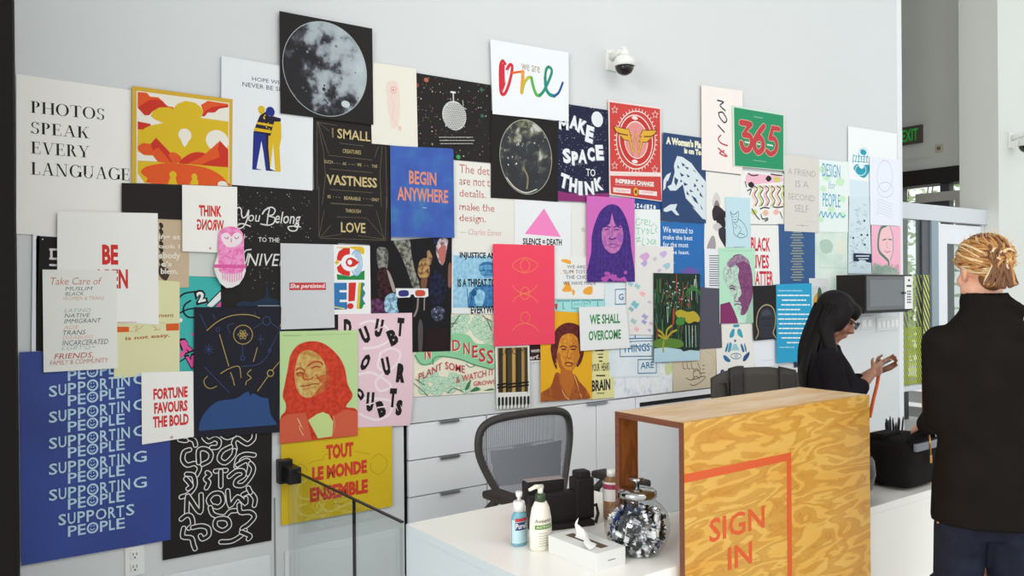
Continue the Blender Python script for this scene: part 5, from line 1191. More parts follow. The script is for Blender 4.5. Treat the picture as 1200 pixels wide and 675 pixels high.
# 20 a friend
P = Post([(916.8, 180.8), (957.3, 185.9), (957.3, 272.8), (916.8, 270.9)], 'd6d1c9', 4.6, 'taupe sheet with thin grey words A FRIEND IS A SECOND SELF').o(860, 100, 3.75)
for s_, a, b_, c, d in (('A FRIEND', 228, 350, 364, 391), ('IS A', 262, 318, 418, 447), ('SECOND', 230, 345, 474, 502), ('SELF', 258, 318, 525, 556)): P.t(s_, a, b_, c, d, 'a5a09d', -0.008)
P.l([(265, 615), (320, 618)], 2, 'a5a09d').e(288, 613, 296, 621, 'a5a09d', 8).dash(305, 345, 600, 2, 'bdb8b2', 1).done()
# 21 design for people
P = Post([(956.5, 187), (992.5, 190), (992, 272.7), (956.5, 271.6)], 'e3ece8', 3.4, 'white sheet with blue words DESIGN for PEOPLE over green stains').o(860, 100, 3.75)
for x, y, r in ((380, 370, 14), (400, 405, 16), (460, 425, 18), (470, 500, 14), (385, 455, 13), (420, 545, 15), (470, 570, 14), (375, 590, 12)): P.pc([(x-r, y), (x-r*0.3, y-r), (x+r, y-r*0.4), (x+r*0.6, y+r), (x-r*0.5, y+r*0.8)], 'c6e6c2')
P.t('DESIGN', 382, 460, 342, 400, '4f9dc4', 0.0).t('for', 408, 442, 420, 455, '86bcd4', -0.002, 0.3).t('PEOPLE', 383, 460, 473, 532, '4fa3c4', 0.0).c([(368, 575), (378, 555), (386, 580), (396, 558), (404, 580), (416, 560), (424, 584), (436, 560), (446, 582), (458, 562), (470, 580), (482, 572)], 6, '4fa6c8').done()
# 22 tall white sheet with teal logo
P = Post([(992.6, 148), (1050, 157), (1050, 232), (992.8, 230.5)], 'ebefee', 2.0, 'tall white sheet with a teal splash of round shapes near wall end').o(930, 140)
TE = '2f9db3'
P.r(362, 395, 486, 500, 'd3e3ea').e(432, 198, 474, 236, TE).ring(420, 190, 486, 262, 7, 'bcd9e0')
for i in range(6): P.l([(388+i*18, 232+(i % 2)*10), (384+i*18, 285-(i % 2)*8)], 8, TE)
P.l([(385, 240), (485, 248)], 4, TE).l([(385, 276), (485, 284)], 4, TE).pc([(388, 320), (410, 295), (440, 305), (488, 300), (490, 345), (460, 385), (420, 370), (400, 345)], TE).e(425, 295, 455, 325, 'ebefee').ring(400, 300, 470, 370, 6, 'cfe6ea').done()
# 23 white line drawing
P = Post([(1017, 183.5), (1053, 188), (1053, 265), (1017.5, 263.5)], 'e6e9f2', 4.2, 'white sheet with faint thin looping circles above the pink portrait').o(930, 140)
P.ring(538, 272, 640, 478, 3, 'aeb3bd').ring(542, 415, 644, 515, 3, 'aeb3bd')
for k in range(6): P.c([(535, 540+k*18), (560, 530+k*18), (600, 545+k*18), (640, 560+k*18)], 2.5, 'bcc1ca')
P.done()
# 24 pale blue map
P = Post([(993.6, 229.8), (1017, 230.8), (1019.8, 321), (992, 320.3)], 'cfe0e6', 3.0, 'tall pale blue sheet of fine linework with a navy label').o(930, 230)
rnd = random.Random(5)
for i in range(60):
    x, y = rnd.uniform(365, 480), rnd.uniform(20, 480); P.c([(x, y), (x+rnd.uniform(-20, 20), y+rnd.uniform(-14, 14)), (x+rnd.uniform(-25, 25), y+rnd.uniform(-22, 22))], 2, '93a9b4', n=3)
for x, y in ((436, 255), (476, 256), (455, 162), (458, 320), (382, 275)): P.e(x-6, y-7, x+6, y+7, '2a3348', 8)
P.p([(383, 375), (503, 380), (505, 438), (470, 432), (460, 420), (425, 418), (415, 430), (383, 428)], '27314c').dash(400, 485, 394, 8, 'd3dde6', 3).dash(415, 480, 412, 7, 'd3dde6', 4).done()
# 25 pink scarf portrait
P = Post([(1018.9, 263.8), (1052.9, 265.6), (1052.9, 321.5), (1019.8, 320.3)], 'f0b3c6', 4.2, 'pink portrait print of a smiling girl in a green headscarf').o(930, 230)
G2 = '5f8070'
P.pc([(560, 200), (620, 205), (640, 290), (640, 380), (615, 420), (585, 410), (560, 340)], 'f0c3c8').c([(600, 192), (562, 215), (545, 290), (550, 360), (590, 405), (612, 430), (612, 470)], 20, G2).c([(620, 195), (640, 260), (642, 360), (625, 420)], 7, '7d8f88').pc([(520, 440), (560, 460), (600, 455), (660, 480), (680, 512), (515, 508)], '9fb0a2').l([(575, 290), (598, 283)], 8, '6a7270').l([(612, 283), (634, 288)], 8, '6a7270').c([(588, 360), (605, 370), (625, 362)], 6, 'c76d80').c([(606, 300), (600, 335), (612, 340)], 4, 'cf8f98')
for k in range(12): P.c([(520+k*13, 505), (530+k*13, 470-k % 3*12), (545+k*12, 490)], 3, G2, n=3)
P.done()
# 26 navy list
P = Post([(910.3, 262.5), (953, 264.5), (953, 333), (912, 333)], '385a89', 3.7, 'navy poster with one narrow centred column of tiny pale lines').o(820, 290)
for k in range(19):
    y = -100+k*17.5; w = 26+8*((k*7) % 3); P.dash(630-w, 630+w, y, 9, '8f9688', k, 8, 22, 4)
P.done()
# 27 pale green watercolour
M_wc = noise_mat('green_watercolour', [(0.3, 'b9d3c3'), (0.5, 'd3e2d8'), (0.75, 'e6ebe0')], 5, 4, 0.7)
P = Post([(953, 271), (992, 272), (991.5, 349), (953.5, 350)], M_wc, 2.5, 'pale green watercolour sheet above the small gold picture').o(930, 230)
P.pc([(165, 300), (215, 285), (250, 320), (235, 370), (180, 370)], 'afc7b8').pc([(270, 300), (330, 280), (338, 360), (290, 380)], 'dfe3cf').l([(160, 470), (340, 475)], 6, 'c4d8cc').done()
# 28 gold picture
P = Post([(945.3, 326), (967.6, 326.4), (966, 370), (949, 372.3)], 'd3d4d2', 5.0, 'small grey-bordered print of a golden temple shape').o(930, 330, 7.5)
P.p([(140, 40), (262, 42), (245, 275), (160, 282)], 'c4c9c8').pc([(155, 150), (200, 90), (255, 150), (262, 215), (200, 240), (158, 215)], 'c49a45').pc([(196, 60), (222, 70), (228, 180), (190, 180)], '4c5f48').l([(160, 210), (258, 212)], 8, '8a6a34').r(165, 235, 230, 258, 'ecebe6').r(158, 285, 235, 308, '8b7a55').done()
# 29 light blue letter
P = Post([(906.2, 333.2), (947.8, 331.8), (949, 422.5), (907, 425.5)], '2f9dc6', 6.2, 'bright light-blue sheet covered with white handwritten lines behind the woman').o(820, 290)
for k in range(13):
    y = 285+k*31; a, d = [(500, 655), (495, 705), (525, 680), (520, 705), (498, 640), (500, 700), (498, 690), (505, 705), (500, 708), (500, 705), (520, 700), (555, 650), (505, 600)][k]
    P.dash(a, d, y, 9, 'e3f0f4' if k not in (0, 12) else '8fcbe0', k, 12, 46, 7)
P.done()
# 30 black arch
P = Post([(879.6, 335), (906.8, 334.4), (908, 396.7), (880.8, 399)], '262425', 5.3, 'black sheet with a tan cord arch like a hooded figure').o(820, 290)
P.pc([(385, 420), (430, 395), (468, 430), (478, 540), (470, 590), (380, 590), (370, 540)], '33343d').pc([(395, 425), (430, 410), (455, 440), (400, 450)], '454853').c([(355, 600), (370, 560), (358, 500), (368, 430), (395, 390), (430, 378), (465, 398), (482, 450), (480, 520), (468, 560), (486, 595)], 9, 'a89878').l([(385, 470), (465, 470)], 5, '23242c').l([(400, 510), (455, 515)], 4, '23242c').done()
# 31 mint and plum portrait of a man
P = Post([(840.1, 290.5), (882.4, 291.2), (882, 378.2), (841, 379.2)], 'b5e0c3', 4.3, 'mint green and plum portrait print of an older man').o(820, 290)
PL = '~8a5078,74406a'
P.pc([(140, 150), (170, 90), (225, 55), (270, 60), (310, 100), (332, 160), (336, 250), (330, 340), (300, 420), (262, 448), (235, 420), (205, 350), (175, 270), (145, 220)], '~c4dfca,a4b8b0', 4)
P.pc([(205, 60), (250, 45), (295, 75), (325, 140), (336, 230), (334, 330), (310, 400), (285, 440), (258, 440), (262, 380), (240, 340), (262, 300), (240, 200), (245, 140), (215, 105)], PL, 4).pc([(165, 120), (190, 75), (250, 50), (300, 75), (315, 110), (270, 90), (225, 110), (200, 130)], '~a58aa0,8a6a88', 4)
P.p([(122, 375), (185, 358), (215, 420), (245, 500), (122, 503)], '843465').p([(300, 420), (334, 330), (335, 495), (290, 495)], '9fc4b0').p([(232, 440), (290, 495), (240, 500)], 'c6e4d0')
for q, w in (([(185, 258), (200, 252), (220, 262)], 8), ([(188, 272), (205, 268), (218, 278)], 11), ([(255, 268), (285, 262), (310, 270)], 8), ([(232, 300), (215, 345), (235, 356), (248, 350)], 6), ([(215, 378), (235, 372), (262, 380)], 7), ([(190, 110), (180, 150), (165, 180)], 4), ([(210, 95), (195, 130), (190, 170)], 4), ([(230, 80), (222, 120)], 4)): P.c(q, w, '6a3a60')
P.dash(130, 330, 22, 3, '8fc0a4', 4).done()
# 32 black lives matter
P = Post([(878, 263.9), (910.5, 264.2), (912, 333.2), (878.5, 336)], 'eae9e6', 3.2, 'white poster with red words BLACK LIVES MATTER').o(750, 250)
for s_, a, b_, c, d in (('BLACK', 722, 848, 156, 250), ('LIVES', 726, 840, 272, 364), ('MATTER', 722, 868, 381, 474)): P.t(s_, a, b_, c, d, 'c8303f', 0.012)
P.done()
# 33 white text sheet
P = Post([(823.8, 291.2), (845, 292), (845, 338.5), (824.3, 337.1)], 'e6e7ea', 3.2, 'white sheet with small dark ruled lines left of the mint portrait').o(750, 250)
for k in range(14): P.dash(447, 507, 280+k*15, 6, '70727c', k, 14, 40, 3)
P.done()
# 34 blue quote
P = Post([(772.8, 259.8), (823.8, 261.6), (823.8, 337.5), (773, 336)], '2f6db0', 2.0, 'mid-blue poster with white serif words We wanted to make the best').o(750, 250)
for s_, b_, c, d in (('We wanted to', 343, 86, 127), ('make the best', 340, 140, 172), ('for the most', 312, 187, 221), ('to the least.', 320, 240, 267)): P.t(s_, 145, b_, c, d, 'dbe6ee', 0.006)
P.l([(212, 326), (226, 328)], 3, 'a9c6de')
for k in range(9): P.l([(322, 440), (262+k*15, 375-20*math.sin(k*PI/8))], 7, '8a4a9a')
P.done()
# 35 slate sheet
P = Post([(817, 336.5), (842, 338), (844.5, 407.5), (817.3, 409.2)], '54525f', 3.2, 'plain slate grey sheet right of the jungle painting').done()
# 36 tan drawing
P = Post([(786, 409), (837.4, 406), (837.6, 453.1), (787.6, 458.8)], 'cdbfa5', 2.2, 'tan sheet with brown line drawing of an open hand').o(740, 350)
BRN = '5f4a38'
for k in range(3): P.l([(330+k*28, 418), (333+k*28, 458), (350+k*28, 464)], 5, BRN)
P.l([(430, 425), (448, 470)], 5, BRN).l([(460, 440), (475, 438)], 5, BRN).l([(460, 465), (472, 463)], 5, BRN)
P.c([(352, 522), (380, 535), (410, 530), (450, 515), (478, 512), (470, 530), (430, 560), (395, 572), (380, 560)], 5, BRN).c([(405, 520), (400, 490), (425, 470), (450, 495), (440, 520)], 5, BRN).c([(400, 480), (420, 460), (440, 475)], 4, BRN).l([(440, 490), (478, 488)], 5, BRN).c([(395, 530), (420, 510), (440, 530)], 5, BRN).c([(480, 345), (530, 380), (528, 470), (500, 500)], 3, 'b8a988').done()
# 37 teal mask figure
P = Post([(837, 379), (880, 377), (884, 449.2), (839.2, 452.1)], 'e9e6de', 2.0, 'cream sheet with blue and teal watercolour shapes like a mask').o(740, 350)
T1, T2, T3 = '3f9bb5', '2f6f9f', '2b4f86'
P.pc([(665, 172), (700, 170), (702, 185), (668, 188)], T1).pc([(655, 205), (672, 200), (668, 245), (645, 258), (640, 240)], T1).pc([(695, 200), (715, 205), (728, 255), (705, 248), (692, 230)], '3aa5ae').e(670, 268, 684, 286, T2).pc([(625, 295), (632, 295), (622, 345), (610, 345)], T2).pc([(640, 290), (655, 300), (645, 345), (628, 348)], T1).p([(668, 295), (685, 298), (705, 340), (650, 340)], '9fc6cf').pc([(712, 300), (725, 305), (738, 345), (725, 350)], T2).pc([(735, 298), (742, 300), (752, 340), (745, 348)], T2).ring(648, 360, 715, 396, 6, '5a8a9f').ring(672, 370, 692, 386, 4, T2).pc([(598, 375), (615, 375), (645, 405), (635, 418), (608, 405)], T2).pc([(735, 378), (768, 350), (768, 375), (745, 408), (728, 410)], T3)
for x, w, c in ((592, 14, '2f2f78'), (618, 7, '55558a'), (648, 12, 'd6d6d2'), (705, 13, '3a3f8a'), (730, 6, '9aa0b8'), (752, 13, '2f2f78'), (780, 6, '6a6a8a')): P.e(x-w, 488-w*1.6, x+w, 488+w*1.6, c, 14)
P.e(588, 478, 597, 500, 'b9b9d8', 8).e(700, 472, 710, 500, 'cfd0e2', 8).e(748, 472, 757, 500, 'cfd0e2', 8).done()
# 38, 38b
P = Post([(880, 396), (924, 394), (924.8, 425.5), (884, 432)], 'e6e9ee', 1.2, 'blank white sheet under the black arch sheet').o(820, 370)
P.c([(400, 290), (440, 295), (480, 288)], 3, 'c9c4c2').done()
P = Post([(929.5, 421), (947, 419), (947.5, 428), (930, 430.8)], '26304a', 1.2, 'small dark navy slip under the light-blue sheet').o(820, 370)
P.dash(630, 690, 312, 5, '55607c', 3).done()
# 39 jungle painting
P = Post([(763.1, 319.9), (817.7, 321), (816.9, 422), (763.1, 424.3)], '26362c', 5.2, 'lush green jungle painting with pale water along its bottom', step=0.000012).o(670, 330)
rnd = random.Random(17)
pal = ['1d211d', '2f5038', '3f7548', '22452f', '181b18', '528752', '8a5a40', 'c9d2cc', '5f7f74', '2b5a3a', 'a8442f']
for i in range(150):
    x = rnd.uniform(528, 826); y = rnd.uniform(-48, 330); L = rnd.uniform(40, 120); c = rnd.choices(pal, (5, 5, 4, 5, 5, 3, 2.0, 1.6, 2, 4, 0.8))[0]
    P.l([(x, max(y, -50)), (min(826, max(527, x+rnd.uniform(-14, 14))), min(y+L, 445))], rnd.uniform(3, 9), c)
for i in range(60):
    x = rnd.uniform(590, 760); y = rnd.uniform(0, 170); P.l([(x, y), (x+rnd.uniform(-10, 10), y+rnd.uniform(-8, 8))], rnd.uniform(4, 8), rnd.choice(['b5bdbd', '8b6a5a', '6f5a55', 'a34a38', 'c7cbca', 'd5d8d6']))
P.l([(655, 180), (652, 275)], 14, 'b8442f').l([(800, -40), (805, 60)], 5, 'c9d2cc')
for i in range(14): P.c([(780, 60), (740+i*6, 20+abs(i-7)*6), (730+i*8, 50+abs(i-7)*8)], 5, '3f7a3c', n=3)
P.pc([(525, 390), (600, 370), (700, 385), (715, 425), (640, 440), (525, 430)], '5a8034').p([(525, 440), (600, 432), (700, 445), (720, 460), (760, 450), (826, 455), (825, 518), (524, 530)], 'b3d0dc')
for q in ([(600, 375), (580, 340), (555, 320)], [(605, 375), (610, 320), (640, 290)], [(610, 372), (640, 335), (672, 320)], [(600, 378), (570, 360), (556, 352)], [(588, 395), (585, 430), (586, 460)]): P.c(q, 15, 'a99b35')
P.pc([(665, 205), (700, 185), (745, 200), (790, 195), (825, 235), (820, 265), (790, 262), (760, 275), (735, 262), (725, 235), (690, 240)], 'b5a234', 4).pc([(690, 235), (725, 240), (720, 280), (680, 285), (668, 260)], '47853f')
for i in range(12): x = 735+i*7; P.l([(x, 290), (x+rnd.uniform(-4, 4), 430)], 4, ['cfd8d6', '1d211d', '2f6a45'][i % 3])
P.done()
# 40 pastel shapes
P = Post([(732, 287.5), (787.1, 289.3), (787, 392.8), (731.3, 392.2)], 'e2deda', 4.0, 'off-white sheet scattered with small pastel lilac, teal and peach shapes').o(670, 330)
for x, y, r, c in ((375, 15, 20, '9fc6d2'), (420, 30, 22, '9ec9c9'), (455, 80, 20, 'f0b5b0'), (405, 150, 28, '7fb9c4'), (380, 180, 20, '8fb5ba'), (470, 230, 22, 'a9a5cc'), (465, 265, 18, '9c9cc8'), (395, 260, 22, 'a9c6c2'), (415, 312, 18, 'f0b5b5'), (500, 135, 14, 'c9b8d8'), (510, 275, 14, 'd8a8c8'), (500, 320, 12, 'b0a8cc')): P.pc([(x-r, y), (x-r*0.2, y-r*0.9), (x+r*0.4, y-r*0.3), (x+r, y-r*0.2), (x+r*0.3, y+r), (x-r*0.4, y+r*0.4)], c, 4)
P.o(660, 220)
for x, y, r, c in ((522, 455, 34, 'd3a6cf'), (520, 500, 22, 'b9a6d6'), (645, 438, 26, 'c3b0dc'), (590, 470, 15, 'c4c0c8'), (668, 515, 25, '9fc6d2'), (620, 545, 14, 'c9b4d4')): P.pc([(x-r, y), (x-r*0.2, y-r*0.6), (x+r*0.6, y-r*0.8), (x+r, y), (x+r*0.1, y+r), (x-r*0.5, y+r*0.4)], c, 4)
P.done()
# 41 green curls, 41b
P = Post([(738, 229), (775, 231), (775.5, 249), (738, 249)], '2b4f88', 1.0, 'strip of navy sheet with white letters under the red emblem poster').o(660, 220)
for k in range(7): P.t('oz4d1z.'[k], 458+k*22, 474+k*22, 102+k*2, 132+k*2, 'dfe6ec', 0.02)
P.done()
P = Post([(738, 245), (772.6, 245.8), (772.8, 291), (738, 291)], 'e6ebe9', 1.8, 'white sheet with curly pale green hand lettering').o(660, 220)
for q in ([(500, 205), (478, 210), (475, 240), (495, 248), (500, 230)], [(510, 240), (512, 212), (525, 215)], [(530, 235), (550, 220), (535, 212), (530, 240), (550, 245)], [(565, 215), (562, 250), (580, 250), (590, 235)], [(600, 245), (612, 262), (600, 280), (612, 295)], [(475, 265), (500, 268)], [(488, 268), (490, 310)], [(510, 270), (520, 290), (532, 268)], [(520, 290), (515, 310)], [(545, 270), (548, 305), (560, 285), (545, 272)], [(575, 265), (575, 300), (595, 300)], [(475, 335), (500, 330), (480, 355), (505, 350)], [(520, 330), (515, 375), (530, 378)], [(545, 335), (560, 355), (545, 375)], [(585, 340), (570, 360), (585, 372), (600, 345), (602, 375)]): P.c(q, 5, '7fc39a', n=4)
P.done()
# 42 purple portrait
P = Post([(684.9, 229.8), (740.9, 233), (741.2, 330.2), (685.2, 330.6)], 'cf6cb8', 5.4, 'magenta and purple portrait of a woman with long straight hair').o(660, 220)
HP = '~4d3485,3f2a74'
P.pc([(205, 205), (235, 150), (290, 112), (345, 122), (385, 175), (415, 255), (430, 370), (445, 480), (456, 560), (456, 620), (143, 622), (146, 530), (168, 430), (172, 330), (185, 265)], HP, 4)
P.pc([(245, 265), (272, 215), (300, 165), (335, 220), (372, 265), (380, 330), (360, 400), (325, 432), (285, 425), (252, 385), (238, 320)], '~c880b4,ac62a4', 4)
P.pc([(240, 258), (255, 195), (300, 150), (306, 165), (290, 235), (270, 250)], HP, 4).pc([(306, 165), (330, 185), (360, 240), (350, 255), (325, 240)], HP, 4)
P.c([(250, 262), (270, 255), (292, 262)], 9, HP).c([(318, 262), (340, 256), (362, 266)], 9, HP).l([(258, 276), (286, 276)], 7, '3d2a78').l([(325, 276), (352, 278)], 7, '3d2a78').c([(308, 275), (302, 320), (285, 332)], 5, '8a4a9a').c([(288, 335), (305, 342), (328, 334)], 9, HP).c([(280, 380), (310, 372), (352, 382)], 7, '7a3f92').c([(285, 390), (315, 396), (345, 388)], 9, 'a95aa5').pc([(340, 300), (375, 310), (372, 360), (345, 350)], 'a45fae').pc([(252, 345), (270, 355), (272, 390), (258, 380)], 'a863ae')
for k in range(22):
    rx = random.Random(k); x, y = rx.uniform(225, 400), rx.uniform(560, 618); P.pc([(x-12, y), (x, y-14), (x+12, y-2), (x+2, y+12)], 'b057a8', 3)
for x in (215, 235, 400, 425): P.c([(x, 300), (x+4, 420), (x-3, 540)], 3, '6a4a9c')
P.done()
# 43, 43b
P = Post([(666, 238), (700, 240), (700, 312), (666, 310)], 'e5e3df', 1.0, 'cream sheet mostly hidden left of the magenta portrait').o(660, 220)
P.t('th', 116, 140, 258, 292, '8a9a88', 0.0)
for k in range(8): P.l([(132, 300+k*20), (134, 308+k*20)], 3, 'b9a878')
P.done()
P = Post([(602, 233), (668, 238.5), (668, 304), (602, 302)], 'e6e7e8', 2.0, 'white poster with pink triangle over the words SILENCE = DEATH').o(520, 180)
P.p([(655, 362), (765, 550), (527, 530)], 'ef86c0').t('SILENCE = DEATH', 515, 772, 556, 600, '2b2a2a', 0.014).done()
# 44 pink-red poster
P = Post([(575.1, 286), (646.8, 287.8), (647.5, 402.7), (576.4, 405.7)], 'ee4a62', 5.6, 'hot pink-red poster with three thin orange line symbols').o(560, 270)
OL = 'f08a52'
P.c([(212, 232), (240, 200), (293, 182), (345, 198), (378, 228), (345, 265), (293, 280), (240, 262)], 4, OL, True).ring(265, 192, 327, 272, 4, OL).ring(265, 375, 325, 455, 4, OL).c([(215, 362), (240, 395), (293, 420), (345, 440), (380, 475)], 4, OL).c([(215, 470), (240, 440), (293, 415), (345, 395), (376, 360)], 4, OL).l([(268, 415), (322, 417)], 4, OL).ring(267, 538, 327, 612, 4, OL).c([(213, 660), (245, 625), (295, 612), (350, 628), (384, 665)], 4, OL).done()
# 45 injustice
P = Post([(528.3, 293.8), (600, 298), (600, 368), (527.8, 367.6)], 'dfe1e0', 3.0, 'pale poster with blue photo of a speaking man, words INJUSTICE').o(430, 260)
P.p([(560, 220), (950, 226), (950, 568), (558, 566)], '~a2cce0,86b8d4').pc([(730, 320), (740, 275), (785, 262), (830, 280), (835, 345), (800, 370), (760, 362)], '~6aa6cc,4580b0', 4).p([(655, 566), (665, 470), (700, 432), (770, 410), (860, 420), (900, 566)], '~4a88b8,2f689c').pc([(700, 470), (740, 445), (770, 480), (745, 566), (715, 566)], '~9accde,70aacc', 3)
P.l([(740, 325), (770, 318)], 8, '2f5f8c').l([(785, 320), (815, 322)], 8, '2f5f8c').pc([(735, 290), (760, 268), (810, 268), (830, 290), (785, 282)], '3a6f9f', 3).l([(765, 350), (805, 352)], 6, '2f5f8c').l([(668, 566), (690, 455)], 7, '27557f').l([(652, 440), (660, 560)], 6, '27557f').e(680, 448, 715, 490, '27557f')
P.t('INJUSTICE AN', 603, 838, 199, 250, '262525', 0.014).t('IS A THREAT TO', 590, 838, 376, 429, '262525', 0.014).t('EVERYWH', 676, 840, 556, 606, '262525', 0.014).done()
# 46 dark cinema photograph
P = Post([(432, 284), (528.5, 277), (526.9, 411.3), (432, 414)], '201e20', 2.3, 'dark photo poster of blurred people and a pair of 3D glasses').o(430, 260)
P.pc([(165, 110), (268, 112), (285, 200), (310, 320), (345, 430), (300, 435), (262, 330), (215, 215)], '~98978a,45443f', 4).pc([(62, 175), (128, 185), (128, 300), (95, 320), (66, 290)], '~96978e,4c4b48', 4).pc([(60, 390), (75, 310), (120, 305), (150, 360), (165, 440), (120, 510), (75, 500)], '~4a2a2c,241a1c', 4).pc([(125, 320), (150, 350), (180, 440), (165, 460)], 'a3968e', 3).pc([(20, 520), (70, 505), (118, 540), (118, 603), (20, 603)], '~6d4066,3a2438', 4).pc([(115, 500), (160, 470), (205, 500), (205, 590), (150, 603), (112, 580)], '~a8d0e2,5f8098', 4).pc([(195, 505), (290, 500), (290, 600), (210, 600)], '1b1a1c', 3)
P.pc([(328, 330), (345, 255), (385, 240), (405, 290), (400, 360), (350, 372)], '~c09a60,6a4a34', 4).pc([(388, 200), (405, 190), (425, 235), (410, 285), (392, 260)], '~b58f66,705040', 4).pc([(350, 380), (390, 370), (380, 440), (355, 440)], '7a4f3c', 3).pc([(430, 110), (455, 190), (470, 280), (500, 280), (530, 112)], '~2b3150,1f2030', 3).pc([(448, 190), (470, 115), (525, 112), (520, 170), (500, 275), (472, 270)], '~d8c4c4,7a6470', 4).pc([(465, 180), (515, 160), (500, 270), (478, 268)], 'b86a62', 3).pc([(530, 290), (548, 280), (548, 420), (528, 420)], '8a5a4a', 3).pc([(410, 340), (470, 330), (520, 420), (480, 540), (410, 520)], '~262a46,1d1c24', 4)
P.c([(330, 505), (325, 570), (305, 620)], 14, '8a7d76').c([(372, 505), (370, 580)], 8, 'a08f86').pc([(415, 590), (455, 555), (505, 580), (495, 640), (440, 650)], '~50566c,24242e', 4).dots(430, 575, 500, 630, 14, ['9aa0b4', '5f6780'], 5, 3, 7)
P.pc([(330, 700), (345, 640), (362, 700), (355, 850), (335, 850)], '55504f', 4).p([(380, 700), (520, 700), (530, 840), (380, 840)], '2a1c1e')
P.p([(182, 438), (396, 439), (398, 490), (380, 498), (310, 497), (300, 478), (285, 478), (275, 497), (205, 500), (185, 490)], 'e2e2e4').pc([(206, 455), (262, 453), (264, 487), (208, 490)], '38397a', 4).pc([(316, 453), (370, 453), (372, 486), (318, 488)], 'c8503c', 4).done()
# 47 kindness seed poster
P = Post([(482, 366), (578.6, 367), (578.8, 459.3), (530, 462.5), (483, 465)], 'e6e2cb', 1.2, 'cream and green botanical poster with red arched letters and flowers', step=0.000025).o(470, 350)
GN, PG = '3f7a52', 'bcd8be'
rnd = random.Random(31)
for x, y, r in ((360, 150, 42), (410, 130, 40), (400, 190, 45), (480, 180, 40), (520, 220, 55), (560, 180, 45), (500, 140, 35), (350, 200, 40), (570, 260, 40), (140, 540, 40), (200, 510, 45), (260, 560, 55), (320, 580, 50), (230, 600, 45), (380, 540, 40), (340, 520, 40), (150, 600, 40), (420, 590, 35)):
    pts = [(x+r*(0.8+0.25*rnd.random())*math.cos(k*PI/4.5), y+r*(0.75+0.25*rnd.random())*math.sin(k*PI/4.5)) for k in range(9)]; P.pc(pts, PG, 3); P.c(pts, 2.5, '86ad8c', True, 3)
    for k in range(5): P.c([(x, y), (x+r*0.4*math.cos(k*1.3), y+r*0.4*math.sin(k*1.3)), (x+r*0.7*math.cos(k*1.3+0.3), y+r*0.7*math.sin(k*1.3+0.3))], 2.5, '6a9a74', n=3)
P.pc([(85, 370), (150, 340), (325, 345), (325, 240), (380, 228), (440, 242), (490, 295), (600, 310), (612, 455), (560, 462), (480, 432), (380, 398), (270, 385), (190, 432), (120, 432)], '8cc79a', 4).c([(85, 370), (130, 430), (190, 425), (200, 395)], 5, GN).c([(205, 430), (215, 390), (270, 380), (380, 398), (480, 435), (580, 462)], 6, GN).c([(420, 430), (450, 450), (480, 440), (440, 420)], 4, GN)
RS = 'c23f4c'
for ch, a, b_, c, d in (('N', 150, 190, 300, 400), ('D', 332, 385, 272, 345), ('N', 405, 448, 290, 368), ('E', 462, 500, 308, 390), ('S', 507, 552, 326, 418), ('S', 560, 604, 338, 432)): P.t(ch, a+4, b_+4, c+3, d+3, 'e6e2cb', 0.02).t(ch, a, b_, c, d, RS, 0.012)
P.t('PLANT', 110, 265, 462, 510, RS, 0.004, sl=0.35).t('SOME', 285, 415, 432, 482, RS, 0.004, sl=-0.25).t('& WATCH IT', 355, 606, 495, 540, RS, 0.002, sl=0.12).t('GROW!', 470, 608, 545, 575, RS, 0.004)
for q in ([(415, 600), (430, 560), (455, 535), (440, 590)], [(450, 612), (490, 580), (515, 600)], [(540, 605), (590, 590), (605, 600)]): P.pc(q, GN, 4)
for q in ([(325, 190), (350, 150), (380, 110)], [(325, 165), (360, 160)], [(590, 210), (560, 140), (530, 110)], [(590, 150), (560, 130)], [(80, 560), (130, 600), (170, 640)], [(90, 530), (150, 570)], [(300, 620), (340, 590), (400, 610)]): P.c(q, 5, '55695a')
P.done()
# 48 room bars
P = Post([(578.7, 405.9), (618.7, 404.4), (619.3, 477), (580.4, 479.5)], 'e3e2dc', 3.3, 'tall print of tree-like brown columns lettered ROOM').o(560, 360)
P.p([(118, 268), (318, 260), (318, 570), (125, 582)], '9a7d4c')
for x, w, c in ((140, 26, '3a342a'), (165, 14, 'b5924f'), (200, 30, '4a4234'), (225, 16, 'c09a55'), (262, 30, '3d362a'), (285, 12, 'b08c4a'), (308, 20, '453c2e'), (180, 10, '2b2720'), (245, 10, '2b2720')): P.p([(x-w/2, 268), (x+w/2, 266), (x+w/2+3, 566), (x-w/2, 570)], c)
P.t('ROOM', 132, 302, 275, 318, '3a342a', -0.004)
for x0, x1, y in ((122, 175, 510), (185, 240, 508), (255, 322, 500), (122, 175, 530), (185, 240, 528), (255, 322, 520)): P.l([(x0, y), (x1, y-8)], 12, '201d1a')
P.p([(125, 562), (318, 555), (318, 575), (125, 585)], 'e3e2dc')
for i in range(9): P.l([(130+i*24, 600-i), (130+i*24, 640-i)], 19, '2f2e2c'); P.l([(130+i*24, 640-i), (128+i*24, 668-i)], 7, '4a4846')
P.done()
# 49 small maroon
P = Post([(618, 402), (634, 402), (634, 423.5), (619.5, 425)], 'dcdad6', 1.3, 'small dark maroon card between ROOM print and orange portrait').o(560, 360)
P.p([(328, 245), (415, 240), (415, 348), (332, 352)], '3a2224').t('wom', 345, 403, 280, 300, 'd3cac6', 0.02).t('arf.', 335, 403, 318, 345, 'd3cac6', 0.02).done()
